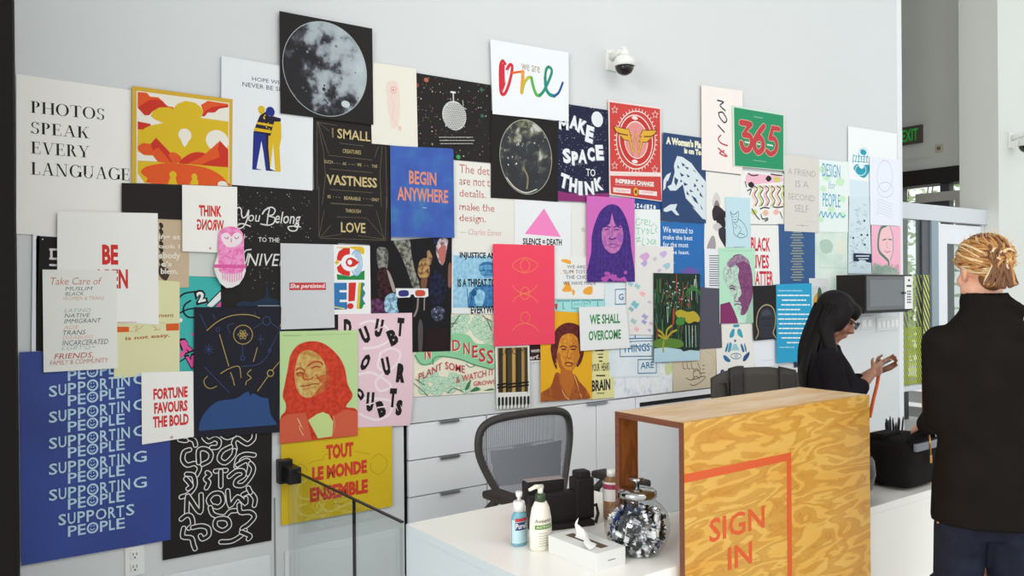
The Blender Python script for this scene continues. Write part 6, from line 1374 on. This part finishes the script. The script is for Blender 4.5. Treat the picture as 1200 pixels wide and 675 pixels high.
# 50 orange portrait
P = Post([(631.5, 363.5), (691.5, 367), (691.9, 466.7), (632, 470.6)], 'e6ac28', 3.4, 'orange and maroon portrait of a woman with short curled hair').o(560, 360)
HM = '~6e302c,542224'
P.pc([(405, 565), (470, 520), (505, 430), (560, 450), (625, 440), (660, 490), (705, 540), (725, 605), (600, 612), (405, 622)], '~b0622e,93502a', 4)
P.pc([(470, 260), (490, 190), (510, 140), (560, 106), (615, 104), (665, 130), (690, 200), (690, 290), (672, 360), (648, 392), (640, 380), (655, 300), (520, 330), (512, 405), (492, 380), (476, 320)], HM, 4)
P.pc([(518, 270), (540, 195), (600, 172), (645, 205), (658, 290), (648, 360), (615, 418), (572, 432), (535, 405), (512, 335)], '~dd9836,c67c2e', 4).pc([(512, 320), (528, 300), (545, 380), (580, 425), (550, 420), (525, 390)], 'b4632c', 3).pc([(610, 200), (650, 230), (655, 330), (625, 400), (618, 330)], 'c47a30', 3)
P.p([(535, 405), (612, 418), (625, 500), (590, 600), (530, 500)], 'bd6c2e').c([(535, 262), (552, 254), (574, 264)], 8, HM).c([(598, 264), (620, 255), (642, 262)], 8, HM).l([(543, 276), (570, 277)], 8, '54262a').l([(603, 277), (634, 276)], 8, '54262a').c([(586, 275), (578, 325), (590, 338), (606, 330)], 5, '8a4528').c([(562, 372), (588, 362), (618, 374)], 9, '7a2f2a').c([(568, 382), (590, 388), (612, 382)], 7, '8a3a2c').c([(505, 340), (510, 360), (500, 375)], 7, 'c47a30')
P.c([(510, 445), (530, 520), (570, 590), (590, 605)], 7, 'e0b070').c([(625, 450), (650, 520), (672, 590)], 7, 'dba860').p([(470, 520), (508, 432), (560, 600), (500, 612)], '9a4f2a').p([(640, 470), (705, 545), (690, 600), (660, 560)], '9a4f2a').done()
# 51 overcome
P = Post([(675.3, 359.9), (730.4, 358.4), (734.9, 407.3), (677.1, 410.9)], 'e6e7e5', 6.4, 'white sheet with bold green words WE SHALL OVERCOME').o(670, 330)
P.t('WE SHALL', 100, 300, 217, 282, '3f8a52', 0.014).t('OVERCOME', 93, 306, 324, 390, '3f8a52', 0.014).done()
# 52 brain
P = Post([(690, 402), (717.5, 402), (718.8, 465.8), (688, 468)], 'e3dc9c', 2.0, 'pale yellow sheet with black letters HEART and BRAIN').o(560, 360)
KB = '2e2c26'
P.l([(770, 283), (820, 282)], 14, KB).l([(785, 310), (818, 309)], 6, KB).dash(790, 815, 330, 9, KB, 1).dash(795, 812, 355, 9, KB, 2).t('YOUR', 744, 796, 374, 424, KB, 0.006).t('HEART', 808, 866, 368, 420, KB, 0.006).dash(775, 830, 450, 9, KB, 3).t('BRAIN', 744, 866, 482, 556, KB, 0.014).dash(780, 825, 566, 6, KB, 5).done()
# 53 sum total
P = Post([(640, 298.5), (706, 302), (706.5, 350.5), (640, 350.5)], 'e8e7e4', 3.0, 'white sheet with blue-grey words WE ARE THE SUM over orange splats').o(560, 270)
OS = 'eda63c'
P.pc([(538, 200), (560, 190), (600, 200), (602, 222), (570, 215)], OS, 3).pc([(545, 400), (565, 365), (560, 340), (592, 345), (608, 400)], OS, 3).pc([(685, 412), (690, 388), (720, 370), (745, 372), (742, 420), (705, 422)], OS, 3).pc([(612, 390), (630, 398), (625, 428), (614, 420)], OS, 3).dots(530, 260, 780, 420, 16, [OS], 6, 2, 6)
for s_, a, b_, c, d in (('WE ARE THE', 578, 770, 229, 251), ('SUM TOTAL', 557, 740, 261, 285), ('THE CHOICES', 570, 775, 296, 321), ('WE HAVE MADE', 552, 768, 336, 360)): P.t(s_, a, b_, c, d, '4f5a78', 0.0)
P.done()
# 54 teal strip
P = Post([(640, 334), (711, 335), (712, 372), (640, 372)], 'a5dbd8', 1.2, 'pale teal sheet with outlined letters above the orange portrait').o(560, 270)
P.t('TEPT', 520, 820, 462, 520, '5fa5ad', 0.012).t('TEPT', 528, 812, 470, 514, 'a5dbd8', -0.006).p([(495, 490), (520, 480), (520, 520)], 'c05a48').l([(500, 480), (512, 520)], 6, '3d6a58').done()
# 55 boxed words, 55b marbled
M_pb = noise_mat('pale_blue_wash', [(0.3, 'd3dfe4'), (0.7, 'e3e9ec')], 6, 3, 0.7)
P = Post([(706, 330), (772, 333), (772, 441), (714, 442)], M_pb, 2.2, 'pale blue sheet with boxed teal words THINGS and ARE').o(670, 330)
TB_ = '2f6f92'
def bxd(x0, y0, x1, y1): P.l([(x0, y0), (x1, y0-3), (x1, y1-3), (x0, y1)], 6, TB_, True)
bxd(280, 52, 350, 150); P.t('G', 302, 334, 80, 122, TB_, 0.012); bxd(312, 428, 522, 494); P.t('THINGS', 330, 508, 418, 470, TB_, 0.01); bxd(430, 514, 550, 604); P.t('ARE', 446, 534, 533, 576, TB_, 0.01)
P.l([(365, 376), (525, 372)], 7, TB_).l([(365, 395), (525, 390)], 5, TB_).l([(410, 350), (411, 374)], 9, TB_).done()
M_marble = noise_mat('marbled_print', [(0.35, 'c4ccdc'), (0.45, 'e3e6ec'), (0.6, 'eceef0'), (0.75, 'd3d9c0')], 12, 5, 0.7, dist=1.2)
P = Post([(716, 420), (787, 418), (787.3, 458.8), (718.8, 467)], M_marble, 1.2, 'pale marbled watercolour sheet along the cabinet top').o(740, 350)
P.pc([(215, 440), (250, 420), (262, 470), (240, 505), (220, 490)], 'c9d6a0', 4).l([(48, 490), (52, 625)], 3, 'cfd3da').l([(120, 520), (124, 615)], 3, 'cfd3da').c([(160, 500), (200, 540), (250, 600)], 8, 'eef0f2').done()
# 56 be open
P = Post([(66.4, 248), (183.6, 250.3), (184.9, 380.2), (66, 374.5)], 'f0eee9', 5.0, 'off-white poster with red words BE OPEN').o(15, 200)
P.t('BE', 583, 689, 488, 620, 'cf3b33', 0.02); P.o(15, 300); P.t('OPEN', 524, 753, 86, 218, 'cf3b33', 0.016).dash(682, 810, 436, 4, 'c49aa0', 2, 6, 20, 2).done()
# 57 black left poster with white border
P = Post([(38.2, 274.3), (100, 278), (100, 413), (36.6, 411.6)], 'e8e9ee', 2.0, 'black sheet with white border half hidden under BE OPEN poster').o(15, 200)
P.p([(155, 430), (400, 445), (400, 1200), (150, 1188), (152, 450), (175, 428)], '262422').l([(245, 520), (292, 520)], 14, 'dcdad6').l([(252, 520), (252, 580)], 14, 'dcdad6').l([(245, 580), (292, 582)], 14, 'dcdad6').l([(245, 622), (292, 624)], 14, 'dcdad6').e(190, 448, 200, 458, 'dcdad6', 8).done()
# 58 take care of
P = Post([(48.9, 316), (135.2, 317), (136.5, 431), (50.2, 435.8)], 'e9e9e1', 6.2, 'handwritten list sheet starting Take care of, in coloured pens').o(15, 300)
for s_, x0_, x1_, y0_, y1_, c in (('Take Care of', 245, 580, 142, 190, 'c06a62'), ('MUSLIM', 340, 520, 203, 228, '4a5570'), ('BLACK', 340, 462, 238, 261, '55504f'), ('WOMEN & TRANS', 328, 596, 268, 292, 'd8a08c'), ('QUEER', 334, 484, 306, 334, 'e6b8ac'), ('LATINO', 334, 508, 347, 372, '9fb0a4'), ('NATIVE', 334, 504, 380, 406, '55585a'), ('IMMIGRANT', 332, 576, 415, 444, '4a5058'), ('ADE', 328, 430, 458, 482, 'e0b09c'), ('TRANS', 325, 475, 490, 520, '55585c'), ('DISABLED', 322, 522, 526, 548, 'e2b4b0'), ('INCARCERATED', 320, 622, 556, 590, '5f5c5c'), ('LGBTQ+', 315, 540, 594, 622, 'a9c0b8')): P.t(s_, x0_, x1_, y0_, y1_, c, -0.006, 0.25)
P.o(10, 400); P.t('FRIENDS,', 295, 552, 80, 122, 'bf5a55', 0.0, 0.2).t('FAMILY & COMMUNITY', 268, 650, 125, 156, 'c4746c', -0.006, 0.2).done()
# 59 yellow-green
P = Post([(134, 325), (209.4, 330), (209.2, 435.5), (132.5, 443.6)], 'dfdcae', 4.2, 'pale yellow poster with brown words is not easy').o(120, 310)
P.p([(86, 408), (170, 410), (170, 443), (88, 446)], 'd9622e').p([(412, 390), (498, 386), (498, 433), (414, 436)], 'd9622e').t('is not easy.', 146, 438, 470, 500, 'b06a3c', 0.016, sl=0.04).t('ment', 366, 464, 326, 348, 'b06a3c', 0.012).l([(172, 440), (235, 444)], 3, 'c9a87a').c([(200, 415), (225, 405), (215, 435), (260, 405)], 4, 'c49a6a').c([(325, 405), (350, 420), (340, 432), (375, 425)], 4, 'c49a6a').l([(370, 380), (410, 388)], 3, 'c9a87a').done()
# 60 tan
P = Post([(180, 254), (221, 257), (220.4, 336.7), (180, 338.5)], 'c9b396', 3.0, 'tan poster with white text fragments and a dark hanging chain').o(120, 200)
for k in range(8): P.pc([(368, 350+k*40), (385, 345+k*40), (398, 368+k*40), (380, 385+k*40)], '3c342c', 3)
P.pc([(368, 640), (400, 635), (435, 655), (438, 685), (412, 725), (370, 690)], '463c34', 4)
for s_, x0_, x1_, y0_, y1_ in (('ing at', 366, 510, 420, 462), ('ook I', 366, 505, 484, 512), ('ebody', 366, 510, 536, 592), ("e's", 382, 452, 596, 632), ('blem.', 380, 494, 644, 682)): P.t(s_, x0_, x1_, y0_, y1_, 'e6dccd', 0.014)
P.done()
# 61 black rectangle
P = Post([(141.7, 214.8), (215, 217.6), (215, 258), (141.8, 255)], '2a2624', 3.8, 'plain black sheet between the landscape and BE OPEN posters').done()
# 62 think wrong
P = Post([(211.9, 217.2), (276.1, 219.6), (276.3, 297), (212.1, 294.6)], 'f2efe8', 5.6, 'cream poster reading THINK with WRONG mirrored beneath').o(120, 200)
P.t('THINK', 628, 776, 229, 302, 'cf3b36', 0.02).t('WRONG', 614, 792, 320, 394, 'cf3b36', 0.016, mir=True).e(692, 505, 710, 522, 'cfa8a0', 10).done()
# 63
P = Post([(219, 290), (262, 292), (262, 326), (220.5, 323.5)], 'd3d6d0', 2.0, 'blank pale grey sheet under the owl cut-out').done()
# 64 owl cut-out
owl = [(263, 266.8), (272, 266.6), (280, 271), (283.5, 280), (283.5, 292), (284.6, 306), (285.4, 312), (285.6, 318), (283.2, 325), (278, 333), (270, 337), (263, 337.5), (256, 332), (251.5, 324), (249, 316), (249.4, 309), (252.6, 300), (253.6, 290), (253.4, 281), (256, 272)]
P = Post(owl, 'e8e3e0', 7.2, 'pink drawn owl cut out of white card', name='owl_cutout', cat='cut-out').o(200, 200, 3.214)
PK = '~ea74b2,f2a2ce'
P.pc([(172, 255), (178, 230), (200, 215), (230, 213), (255, 225), (268, 255), (268, 310), (270, 360), (255, 385), (185, 385), (172, 350)], PK, 4).pc([(182, 250), (198, 235), (213, 240), (222, 250), (232, 238), (250, 235), (262, 252), (255, 275), (230, 288), (200, 285)], 'f1dfe4', 4)
P.l([(162, 360), (272, 362)], 13, 'dc5f9f').c([(195, 252), (205, 258), (212, 250)], 3, 'b5548a').c([(232, 250), (240, 258), (250, 250)], 3, 'b5548a').l([(221, 258), (221, 270)], 4, 'c78a9a')
for k in range(9): P.l([(188+k*9, 385), (190+k*8.5, 420-abs(k-4)*3)], 4, 'ec8fc0')
for k in range(16): P.l([(180+(k*37) % 84, 292+(k*23) % 60), (180+(k*37) % 84, 300+(k*23) % 60)], 2.5, 'f2a6cf')
P.done()
# 65 teal cartoon
P = Post([(209, 323), (258.5, 325), (258.5, 436), (209, 436)], '45b3ae', 2.0, 'turquoise poster with black curves and pink cartoon letters').o(120, 310)
KK = '232126'
P.c([(505, 215), (540, 190), (612, 178)], 11, KK).c([(505, 320), (560, 295), (640, 285)], 10, KK).c([(578, 238), (540, 265), (530, 310), (560, 345), (600, 348)], 11, KK).p([(680, 268), (760, 185), (778, 180), (778, 225), (715, 282)], 'e8e8e6').l([(680, 268), (775, 172)], 7, KK).p([(740, 275), (778, 240), (778, 280)], 'd6559a').l([(735, 278), (778, 236)], 6, KK).e(500, 352, 524, 380, 'e8e8e6')
P.t('2', 605, 685, 165, 262, KK, 0.09, rot=12).t('2', 620, 672, 178, 248, 'e8e8e6', 0.03, rot=12).t('R', 508, 590, 478, 590, KK, 0.1, rot=20).t('R', 520, 580, 492, 578, 'e05aa0', 0.05, rot=20).t('V', 540, 620, 590, 690, KK, 0.1, rot=10).t('V', 552, 612, 602, 682, 'e05aa0', 0.05, rot=10).p([(500, 590), (530, 560), (540, 590), (512, 622)], 'e05aa0').l([(585, 455), (600, 470)], 12, 'e05aa0').l([(505, 640), (545, 615)], 8, KK).done()
# 66 you belong
P = Post([(258, 212), (395, 225), (395.6, 385.5), (258, 395)], '292726', 2.1, 'black starry poster with white script You Belong TO THE UNIVERSE').o(240, 200)
P.dots(210, 115, 700, 470, 90, ['d5d3ce', '8b8880', 'a9a69f'], 41, 1.5, 4).dots(280, 640, 490, 780, 14, ['d5d3ce'], 42, 1.5, 3)
WS = 'dedcd8'
P.c([(206, 252), (222, 243), (236, 258), (238, 292), (248, 312), (268, 300), (285, 262), (276, 318), (252, 368), (222, 382), (206, 368), (240, 350), (296, 368)], 8, WS)
P.t('ou', 282, 362, 290, 336, WS, 0.0, 0.25).c([(405, 352), (412, 300), (420, 250), (392, 262), (374, 290), (390, 262), (430, 242), (458, 258), (448, 288), (420, 300), (455, 312), (450, 345), (415, 360), (365, 352)], 8, WS).t('elong', 458, 628, 270, 372, WS, 0.002, 0.25).c([(612, 340), (600, 392), (560, 396), (545, 372), (590, 366), (625, 372)], 8, WS)
P.t('TO THE', 348, 486, 440, 470, WS, 0.006).t('NIVERSE', 272, 640, 545, 628, WS, 0.0, 0.25).c([(300, 520), (262, 530), (240, 580), (262, 612), (282, 548)], 8, WS).l([(258, 420), (258, 448)], 4, WS).l([(246, 434), (272, 436)], 4, WS)
P.o(210, 340); P.p([(375, 85), (420, 70), (480, 80), (560, 50), (575, -60), (585, 45), (655, 70), (655, 105), (375, 108)], '26364a').dash(515, 655, 103, 6, '9aa8b5', 3, 20, 50, 2).done()
# 67 she persisted
P = Post([(327.1, 285.2), (389.2, 286.7), (390.3, 383.8), (327.4, 386)], 'cdced0', 4.4, 'plain light grey poster with red She persisted bar').o(320, 260)
P.p([(98, 401), (338, 400), (339, 449), (98, 450)], 'c4454b').t('She persisted.', 102, 336, 408, 446, 'eeded9', 0.012, 0.2).done()
# 68 colourful ampersand / E!
P = Post([(388.8, 286.7), (432, 287.9), (433.1, 367.6), (389.5, 368.5)], 'ebebea', 3.4, 'white poster with bold multicoloured shapes and letter E with exclamation mark').o(320, 260)
RE, BL, GR, YE = 'd3352f', '3877b0', '2c8a4a', 'dcb830'
P.pc([(498, 165), (585, 168), (588, 215), (540, 190)], YE, 3).p([(412, 345), (500, 360), (595, 320), (595, 382), (415, 382)], GR).e(500, 185, 582, 358, '8db5d6')
for k in range(7): P.ring(508-k*1, 200+k*11, 575-k*8, 345-k*11, 3, 'ebebea')
P.p([(412, 235), (425, 195), (460, 172), (498, 170), (498, 222), (470, 235), (440, 258), (415, 255)], RE).p([(412, 300), (440, 275), (462, 310), (498, 322), (498, 358), (450, 350), (420, 330)], RE).e(440, 215, 550, 325, 'ebebea').p([(468, 268), (480, 242), (505, 234), (530, 245), (560, 268), (530, 292), (505, 300), (480, 292)], RE).e(482, 250, 512, 284, 'ebebea').p([(398, 268), (412, 250), (428, 268), (412, 284)], YE).l([(412, 170), (498, 172)], 6, YE)
P.t('E', 392, 480, 402, 578, BL, 0.03).p([(490, 402), (538, 400), (530, 520), (488, 525)], RE).e(480, 535, 522, 574, RE).p([(555, 402), (590, 400), (575, 440), (590, 470), (575, 500), (592, 535), (578, 572), (545, 573)], GR).p([(555, 402), (572, 402), (560, 573), (543, 573)], YE).c([(592, 410), (578, 440), (594, 470), (578, 505), (594, 540)], 10, BL).l([(395, 560), (460, 572)], 8, 'd8d060').done()
# 69 doubt your doubts
P = Post([(394.8, 368), (481.2, 366.5), (481.8, 470), (478.7, 498), (395, 501.5)], 'e6c6cf', 3.8, 'pink poster with scattered black letters DOUBT YOUR DOUBTS').o(380, 360)
for q in ([(230, 110), (300, 90), (400, 130), (420, 210), (340, 260), (250, 270)], [(360, 300), (430, 270), (490, 300), (470, 370), (400, 420), (345, 390), (360, 310)], [(220, 440), (300, 430), (380, 470), (430, 520), (360, 550), (330, 490), (400, 420)], [(220, 600), (330, 600), (430, 620), (420, 700), (330, 740), (220, 700)]): P.c(q, 16, 'eedee2')
K2 = '242224'
for ch, a, b_, c, d, r in (('D', 120, 172, 78, 190, 0), ('U', 232, 288, 128, 240, 22), ('U', 325, 376, 78, 200, -12), ('B', 412, 472, 145, 252, 22), ('T', 470, 515, 70, 192, -6), ('O', 236, 288, 305, 422, -28), ('U', 374, 424, 330, 452, 12), ('R', 468, 526, 372, 498, -8), ('D', 205, 250, 528, 610, 35), ('U', 268, 318, 560, 690, -6), ('B', 340, 392, 615, 725, 15), ('T', 420, 466, 535, 660, -6), ('S', 462, 505, 610, 715, -8)): P.t(ch, a, b_, c, d, K2, 0.035, rot=r)
P.l([(326, 150), (376, 128)], 8, 'e6c6cf').l([(268, 640), (320, 628)], 8, 'eedee2').l([(340, 660), (395, 650)], 8, 'eedee2').done()
# 70 red and green portrait
P = Post([(326, 388), (416.7, 386.8), (416.9, 509.6), (325.9, 519.3)], 'bcd69a', 5.6, 'red and light green portrait of a smiling long-haired woman').o(310, 380)
RDD = '~d4472f,bd3a28'
P.pc([(90, 790), (92, 620), (125, 570), (128, 520), (108, 470), (122, 390), (142, 290), (160, 200), (210, 135), (290, 110), (370, 122), (440, 170), (490, 230), (520, 300), (535, 390), (568, 470), (525, 540), (598, 565), (603, 735), (400, 757)], RDD, 4)
P.p([(92, 620), (140, 590), (260, 580), (300, 760), (200, 770), (90, 780)], 'cf5f45').p([(440, 600), (520, 560), (600, 570), (602, 728), (430, 745)], 'cf5f45')
P.pc([(222, 190), (272, 170), (330, 188), (375, 240), (408, 320), (414, 390), (372, 440), (300, 475), (245, 476), (205, 430), (186, 350), (190, 290), (202, 235)], '~d2b26c,bf9450', 4)
P.pc([(330, 350), (400, 330), (412, 395), (372, 440), (300, 475), (345, 420), (365, 385)], '~c8753f,b85a34', 4).pc([(243, 330), (262, 322), (285, 345), (262, 362), (242, 352)], '~c98a4c,bd7440', 3).pc([(196, 320), (214, 312), (240, 322), (236, 340), (206, 344)], '~c08444,ab6236', 3).pc([(392, 260), (412, 320), (414, 390), (380, 430), (392, 350)], '~c0633a,b04a2e', 3).pc([(222, 196), (262, 176), (330, 190), (360, 222), (290, 205)], '~c59a58,b8803f', 3).pc([(205, 385), (232, 400), (240, 440), (225, 455)], 'd1b878', 3).pc([(275, 240), (340, 235), (372, 270), (350, 310), (300, 300)], 'c99a58', 3)
for q, w, c in (([(196, 300), (222, 285), (248, 300)], 10, 'b4492f'), ([(272, 272), (310, 248), (352, 246), (370, 262)], 11, 'b4492f'), ([(202, 325), (222, 316), (242, 322)], 8, '9c3626'), ([(298, 288), (325, 276), (352, 280)], 8, '9c3626'), ([(255, 300), (240, 345), (256, 362), (290, 358), (308, 345)], 8, 'b4492f'), ([(225, 405), (262, 402), (310, 390), (340, 390)], 7, '9c3626'), ([(325, 330), (352, 365), (345, 395)], 6, 'b4502f'), ([(240, 425), (290, 420), (325, 408)], 5, 'c4713f')): P.c(q, w, c)
P.pc([(200, 615), (225, 650), (240, 690)], 'e0b890', 3).p([(275, 628), (330, 590), (372, 575), (410, 590), (440, 640), (432, 735), (340, 748)], 'c6d68e').c([(205, 615), (225, 655), (218, 680), (245, 730)], 5, 'e6b894').c([(440, 600), (450, 660), (435, 720)], 4, 'e0a080').l([(110, 72), (225, 73)], 4, '8fae70').l([(270, 70), (560, 62)], 3, 'a5bf82').done()
# 71 tout le monde ensemble
P = Post([(328, 500), (457.8, 494), (458.5, 592.5), (328.4, 615)], 'd9b82a', 3.3, 'mustard yellow poster reading TOUT LE MONDE ENSEMBLE').o(320, 490)
OC = 'a98a1e'
for q in ([(130, 320), (170, 300), (210, 320), (215, 355)], [(225, 300), (260, 280), (320, 270), (330, 240), (380, 235)], [(525, 215), (580, 225), (630, 235)], [(640, 270), (685, 235), (735, 265), (738, 320), (690, 368), (640, 340), (635, 290)]): P.c(q, 3, OC)
for q in ([(210, 410), (160, 440), (160, 510), (230, 530), (260, 500)], [(215, 560), (160, 580), (165, 620), (230, 640), (300, 610), (330, 560)], [(300, 560), (350, 610), (420, 590), (400, 545)], [(420, 590), (480, 560), (520, 570), (505, 610), (450, 615)], [(200, 680), (240, 650), (320, 640), (330, 670)]): P.c(q, 14, 'e0c95a')
RT = 'cf4631'
P.t('TOUT', 343, 523, 174, 274, RT, 0.026).t('LE MONDE', 250, 611, 320, 414, RT, 0.026).t('ENSEMBLE', 236, 618, 456, 554, RT, 0.026).dash(388, 460, 562, 5, OC, 3).done()
# 72 atoms over sleeping head
P = Post([(226.4, 359.9), (328, 359.5), (325.6, 506), (225, 512.5)], '272630', 4.6, 'navy-black poster of constellations and atoms over a blue sleeping head').o(210, 340)
AG, AB = 'b39b58', '3c4e78'
for q in ([(175, 265), (240, 210), (320, 172), (400, 160), (470, 165), (522, 184)], [(265, 548), (320, 515), (385, 502), (398, 575)], [(178, 565), (155, 595), (170, 635), (205, 645), (238, 630)], [(465, 522), (440, 550), (465, 575), (435, 600), (430, 622)], [(330, 540), (345, 580), (355, 625)]): P.c(q, 5, AG)
for q in ([(258, 292), (318, 498)], [(506, 378), (480, 468)], [(508, 662), (580, 560)], [(605, 525), (652, 470)], [(655, 240), (662, 220)]): P.l(q, 5, AG)
P.ring(350, 230, 474, 354, 5, AG).ring(572, 524, 612, 566, 6, AG)
for k in range(3): a = k*PI/3; P.c([(410+32*math.cos(t*PI/4)*math.cos(a)-11*math.sin(t*PI/4)*math.sin(a), 292+32*math.cos(t*PI/4)*math.sin(a)+11*math.sin(t*PI/4)*math.cos(a)) for t in range(8)], 4, AG, True, 3)
P.e(404, 286, 416, 298, AG, 8)
for q in ([(130, 160), (175, 255)], [(215, 160), (228, 190)], [(480, 250), (540, 215)], [(408, 360), (408, 430)], [(595, 215), (655, 258)], [(655, 258), (585, 395)], [(160, 505), (320, 672)], [(325, 560), (340, 590)], [(490, 140), (490, 165)]): P.l(q, 4, AB)
P.c([(585, 400), (560, 450), (500, 490), (400, 500)], 4, AB).c([(350, 220), (312, 235), (325, 285)], 4, AB).ring(540, 175, 592, 230, 5, AB).ring(234, 246, 258, 272, 4, AB).ring(396, 432, 422, 460, 5, AB).ring(576, 386, 596, 408, 4, AB)
for k in range(4): a = k*PI/4; P.l([(187-30*math.cos(a), 388-34*math.sin(a)), (187+30*math.cos(a), 388+34*math.sin(a))], 4, AB)
P.l([(525, 290), (528, 355)], 4, AB).l([(508, 322), (545, 322)], 4, AB)
P.o(170, 420); P.p(catmull([(345, 472), (352, 420), (375, 370), (410, 325), (460, 285), (520, 270), (580, 264), (615, 248), (645, 225), (675, 217), (682, 242), (700, 228), (725, 236), (750, 252), (785, 258), (802, 265), (808, 310), (820, 370), (858, 425)], False, 3)+[(858, 434), (345, 474)], '35507f').done()
# 73 fortune favours the bold
P = Post([(164.3, 435.9), (224.8, 434.4), (225.5, 510.9), (165.1, 520.1)], 'f2efea', 5.6, 'cream poster with red words FORTUNE FAVOURS THE BOLD').o(170, 420)
P.t('FORTUNE', 47, 272, 196, 271, 'cf3b3b', 0.02).t('FAVOURS', 52, 272, 288, 363, 'cf3b3b', 0.02).t('THE BOLD', 44, 279, 379, 456, 'cf3b3b', 0.02).e(155, 505, 178, 525, 'd3a49c', 10).done()
# 74 supporting people
M_sup = noise_mat('deep_blue_print', [(0.3, '1d3480'), (0.7, '244295')], 2.5, 2, 0.5)
P = Post([(22.4, 412.4), (198, 405), (199.1, 631.6), (24.6, 661.8)], M_sup, 3.2, 'large deep blue poster repeating SUPPORTING PEOPLE with smiley faces').o(0, 420, 2.647)
WB = 'b9d6e6'
def ppl(y, h, s_=False, a=208):
    dy = lambda x: -0.155*(x-a)
    for ch, x0_, x1_ in (('P', 209, 237), ('E', 240, 264), ('P', 308, 333), ('L', 336, 354), ('E', 359, 385)): P.t(ch, x0_, x1_, y+dy(x0_), y+h+dy(x0_), WB, 0.008)
    ringo(285, y+h/2+dy(285), h)
def ringo(x, y, h):
    P.e(x-18, y-h*0.52, x+18, y+h*0.52, WB, 24).e(x-12.5, y-h*0.36, x+12.5, y+h*0.36, M_sup, 20).e(x-6, y-8, x-3, y-3, WB, 8).e(x+2, y-9, x+5, y-4, WB, 8).c([(x-7, y+2), (x-2, y+7), (x+7, y+1)], 2.5, WB, n=3)
def sup(y, h):
    dy = lambda x: -0.145*(x-150)
    for ch, x0_, x1_ in (('S', 150, 176), ('U', 180, 204), ('P', 209, 235), ('P', 240, 264), ('R', 308, 333), ('T', 335, 356), ('I', 362, 367), ('N', 374, 400), ('G', 410, 452)): P.t(ch, x0_, x1_, y+dy(x0_), y+h+dy(x0_), WB, 0.008)
    ringo(285, y+h/2+dy(285), h)
for y in (36, 114, 195, 275, 354, 434, 518): ppl(y, 33)
for y in (84, 164, 245, 325, 405): sup(y, 35)
for ch, x0_, x1_ in (('S', 179, 203), ('U', 208, 232), ('P', 238, 262), ('P', 266, 290), ('O', 294, 328), ('R', 333, 356), ('T', 358, 382), ('S', 388, 414)): P.t(ch, x0_, x1_, 481-0.145*(x0_-179), 516-0.145*(x0_-179), WB, 0.008)
P.done()
# 75 do it now
P = Post([(190, 504), (318, 499), (317.3, 632.7), (190, 656.1)], '282523', 2.2, 'black poster of thick tangled white-outlined letters').o(185, 500)
WO, BO = 'e4e4e0', '282523'
paths = [[(140, 82), (165, 88), (185, 88)], [(205, 75), (235, 90), (245, 120)], [(300, 70), (330, 95), (370, 78), (400, 95), (390, 130), (350, 135)], [(420, 52), (455, 70), (500, 52)], [(505, 145), (495, 100), (520, 75), (560, 100), (590, 110), (625, 80), (630, 45)],
 [(205, 150), (170, 165), (160, 215), (190, 250), (240, 240), (270, 270), (250, 318)], [(265, 235), (265, 155), (310, 145), (345, 175), (335, 220), (290, 245)], [(475, 130), (420, 160), (400, 210), (440, 235), (490, 190), (500, 155)], [(510, 260), (525, 205), (570, 180), (630, 185)], [(520, 250), (580, 220), (600, 255), (590, 310)],
 [(185, 310), (230, 320), (240, 385), (200, 440), (150, 460)], [(180, 340), (215, 385), (195, 405)], [(320, 300), (335, 315), (310, 340), (330, 365), (315, 400)], [(375, 290), (445, 285)], [(410, 290), (410, 390)], [(465, 325), (510, 290), (555, 290), (560, 320), (515, 350), (510, 380), (560, 380), (610, 320), (625, 270), (605, 240)],
 [(185, 580), (190, 465), (205, 470), (260, 550), (280, 545), (280, 445)], [(350, 520), (328, 480), (360, 440), (410, 440), (425, 490), (395, 525), (365, 520)], [(455, 420), (470, 515), (520, 460), (570, 500), (575, 470)], [(555, 445), (600, 430), (635, 470), (630, 515)], [(590, 400), (605, 430)],
 [(340, 530), (360, 575), (430, 590), (470, 555), (510, 550)], [(430, 600), (380, 610), (375, 655), (420, 680), (465, 650), (455, 610), (420, 600)], [(530, 510), (540, 560), (600, 560), (630, 590), (590, 640), (550, 670), (580, 705)], [(150, 605), (185, 580), (215, 590), (225, 640), (200, 665)], [(225, 660), (280, 650), (325, 665), (330, 710), (290, 735), (275, 715)], [(165, 665), (160, 720), (215, 730), (230, 775), (240, 800)], [(410, 755), (480, 750), (540, 715), (570, 680)], [(545, 690), (600, 715), (590, 735)]]
for q in paths:
    q = [(x, y*1.0) for x, y in q]; P.c(q, 34, WO, n=4); P.c(q, 22, BO, n=4)
P.done()
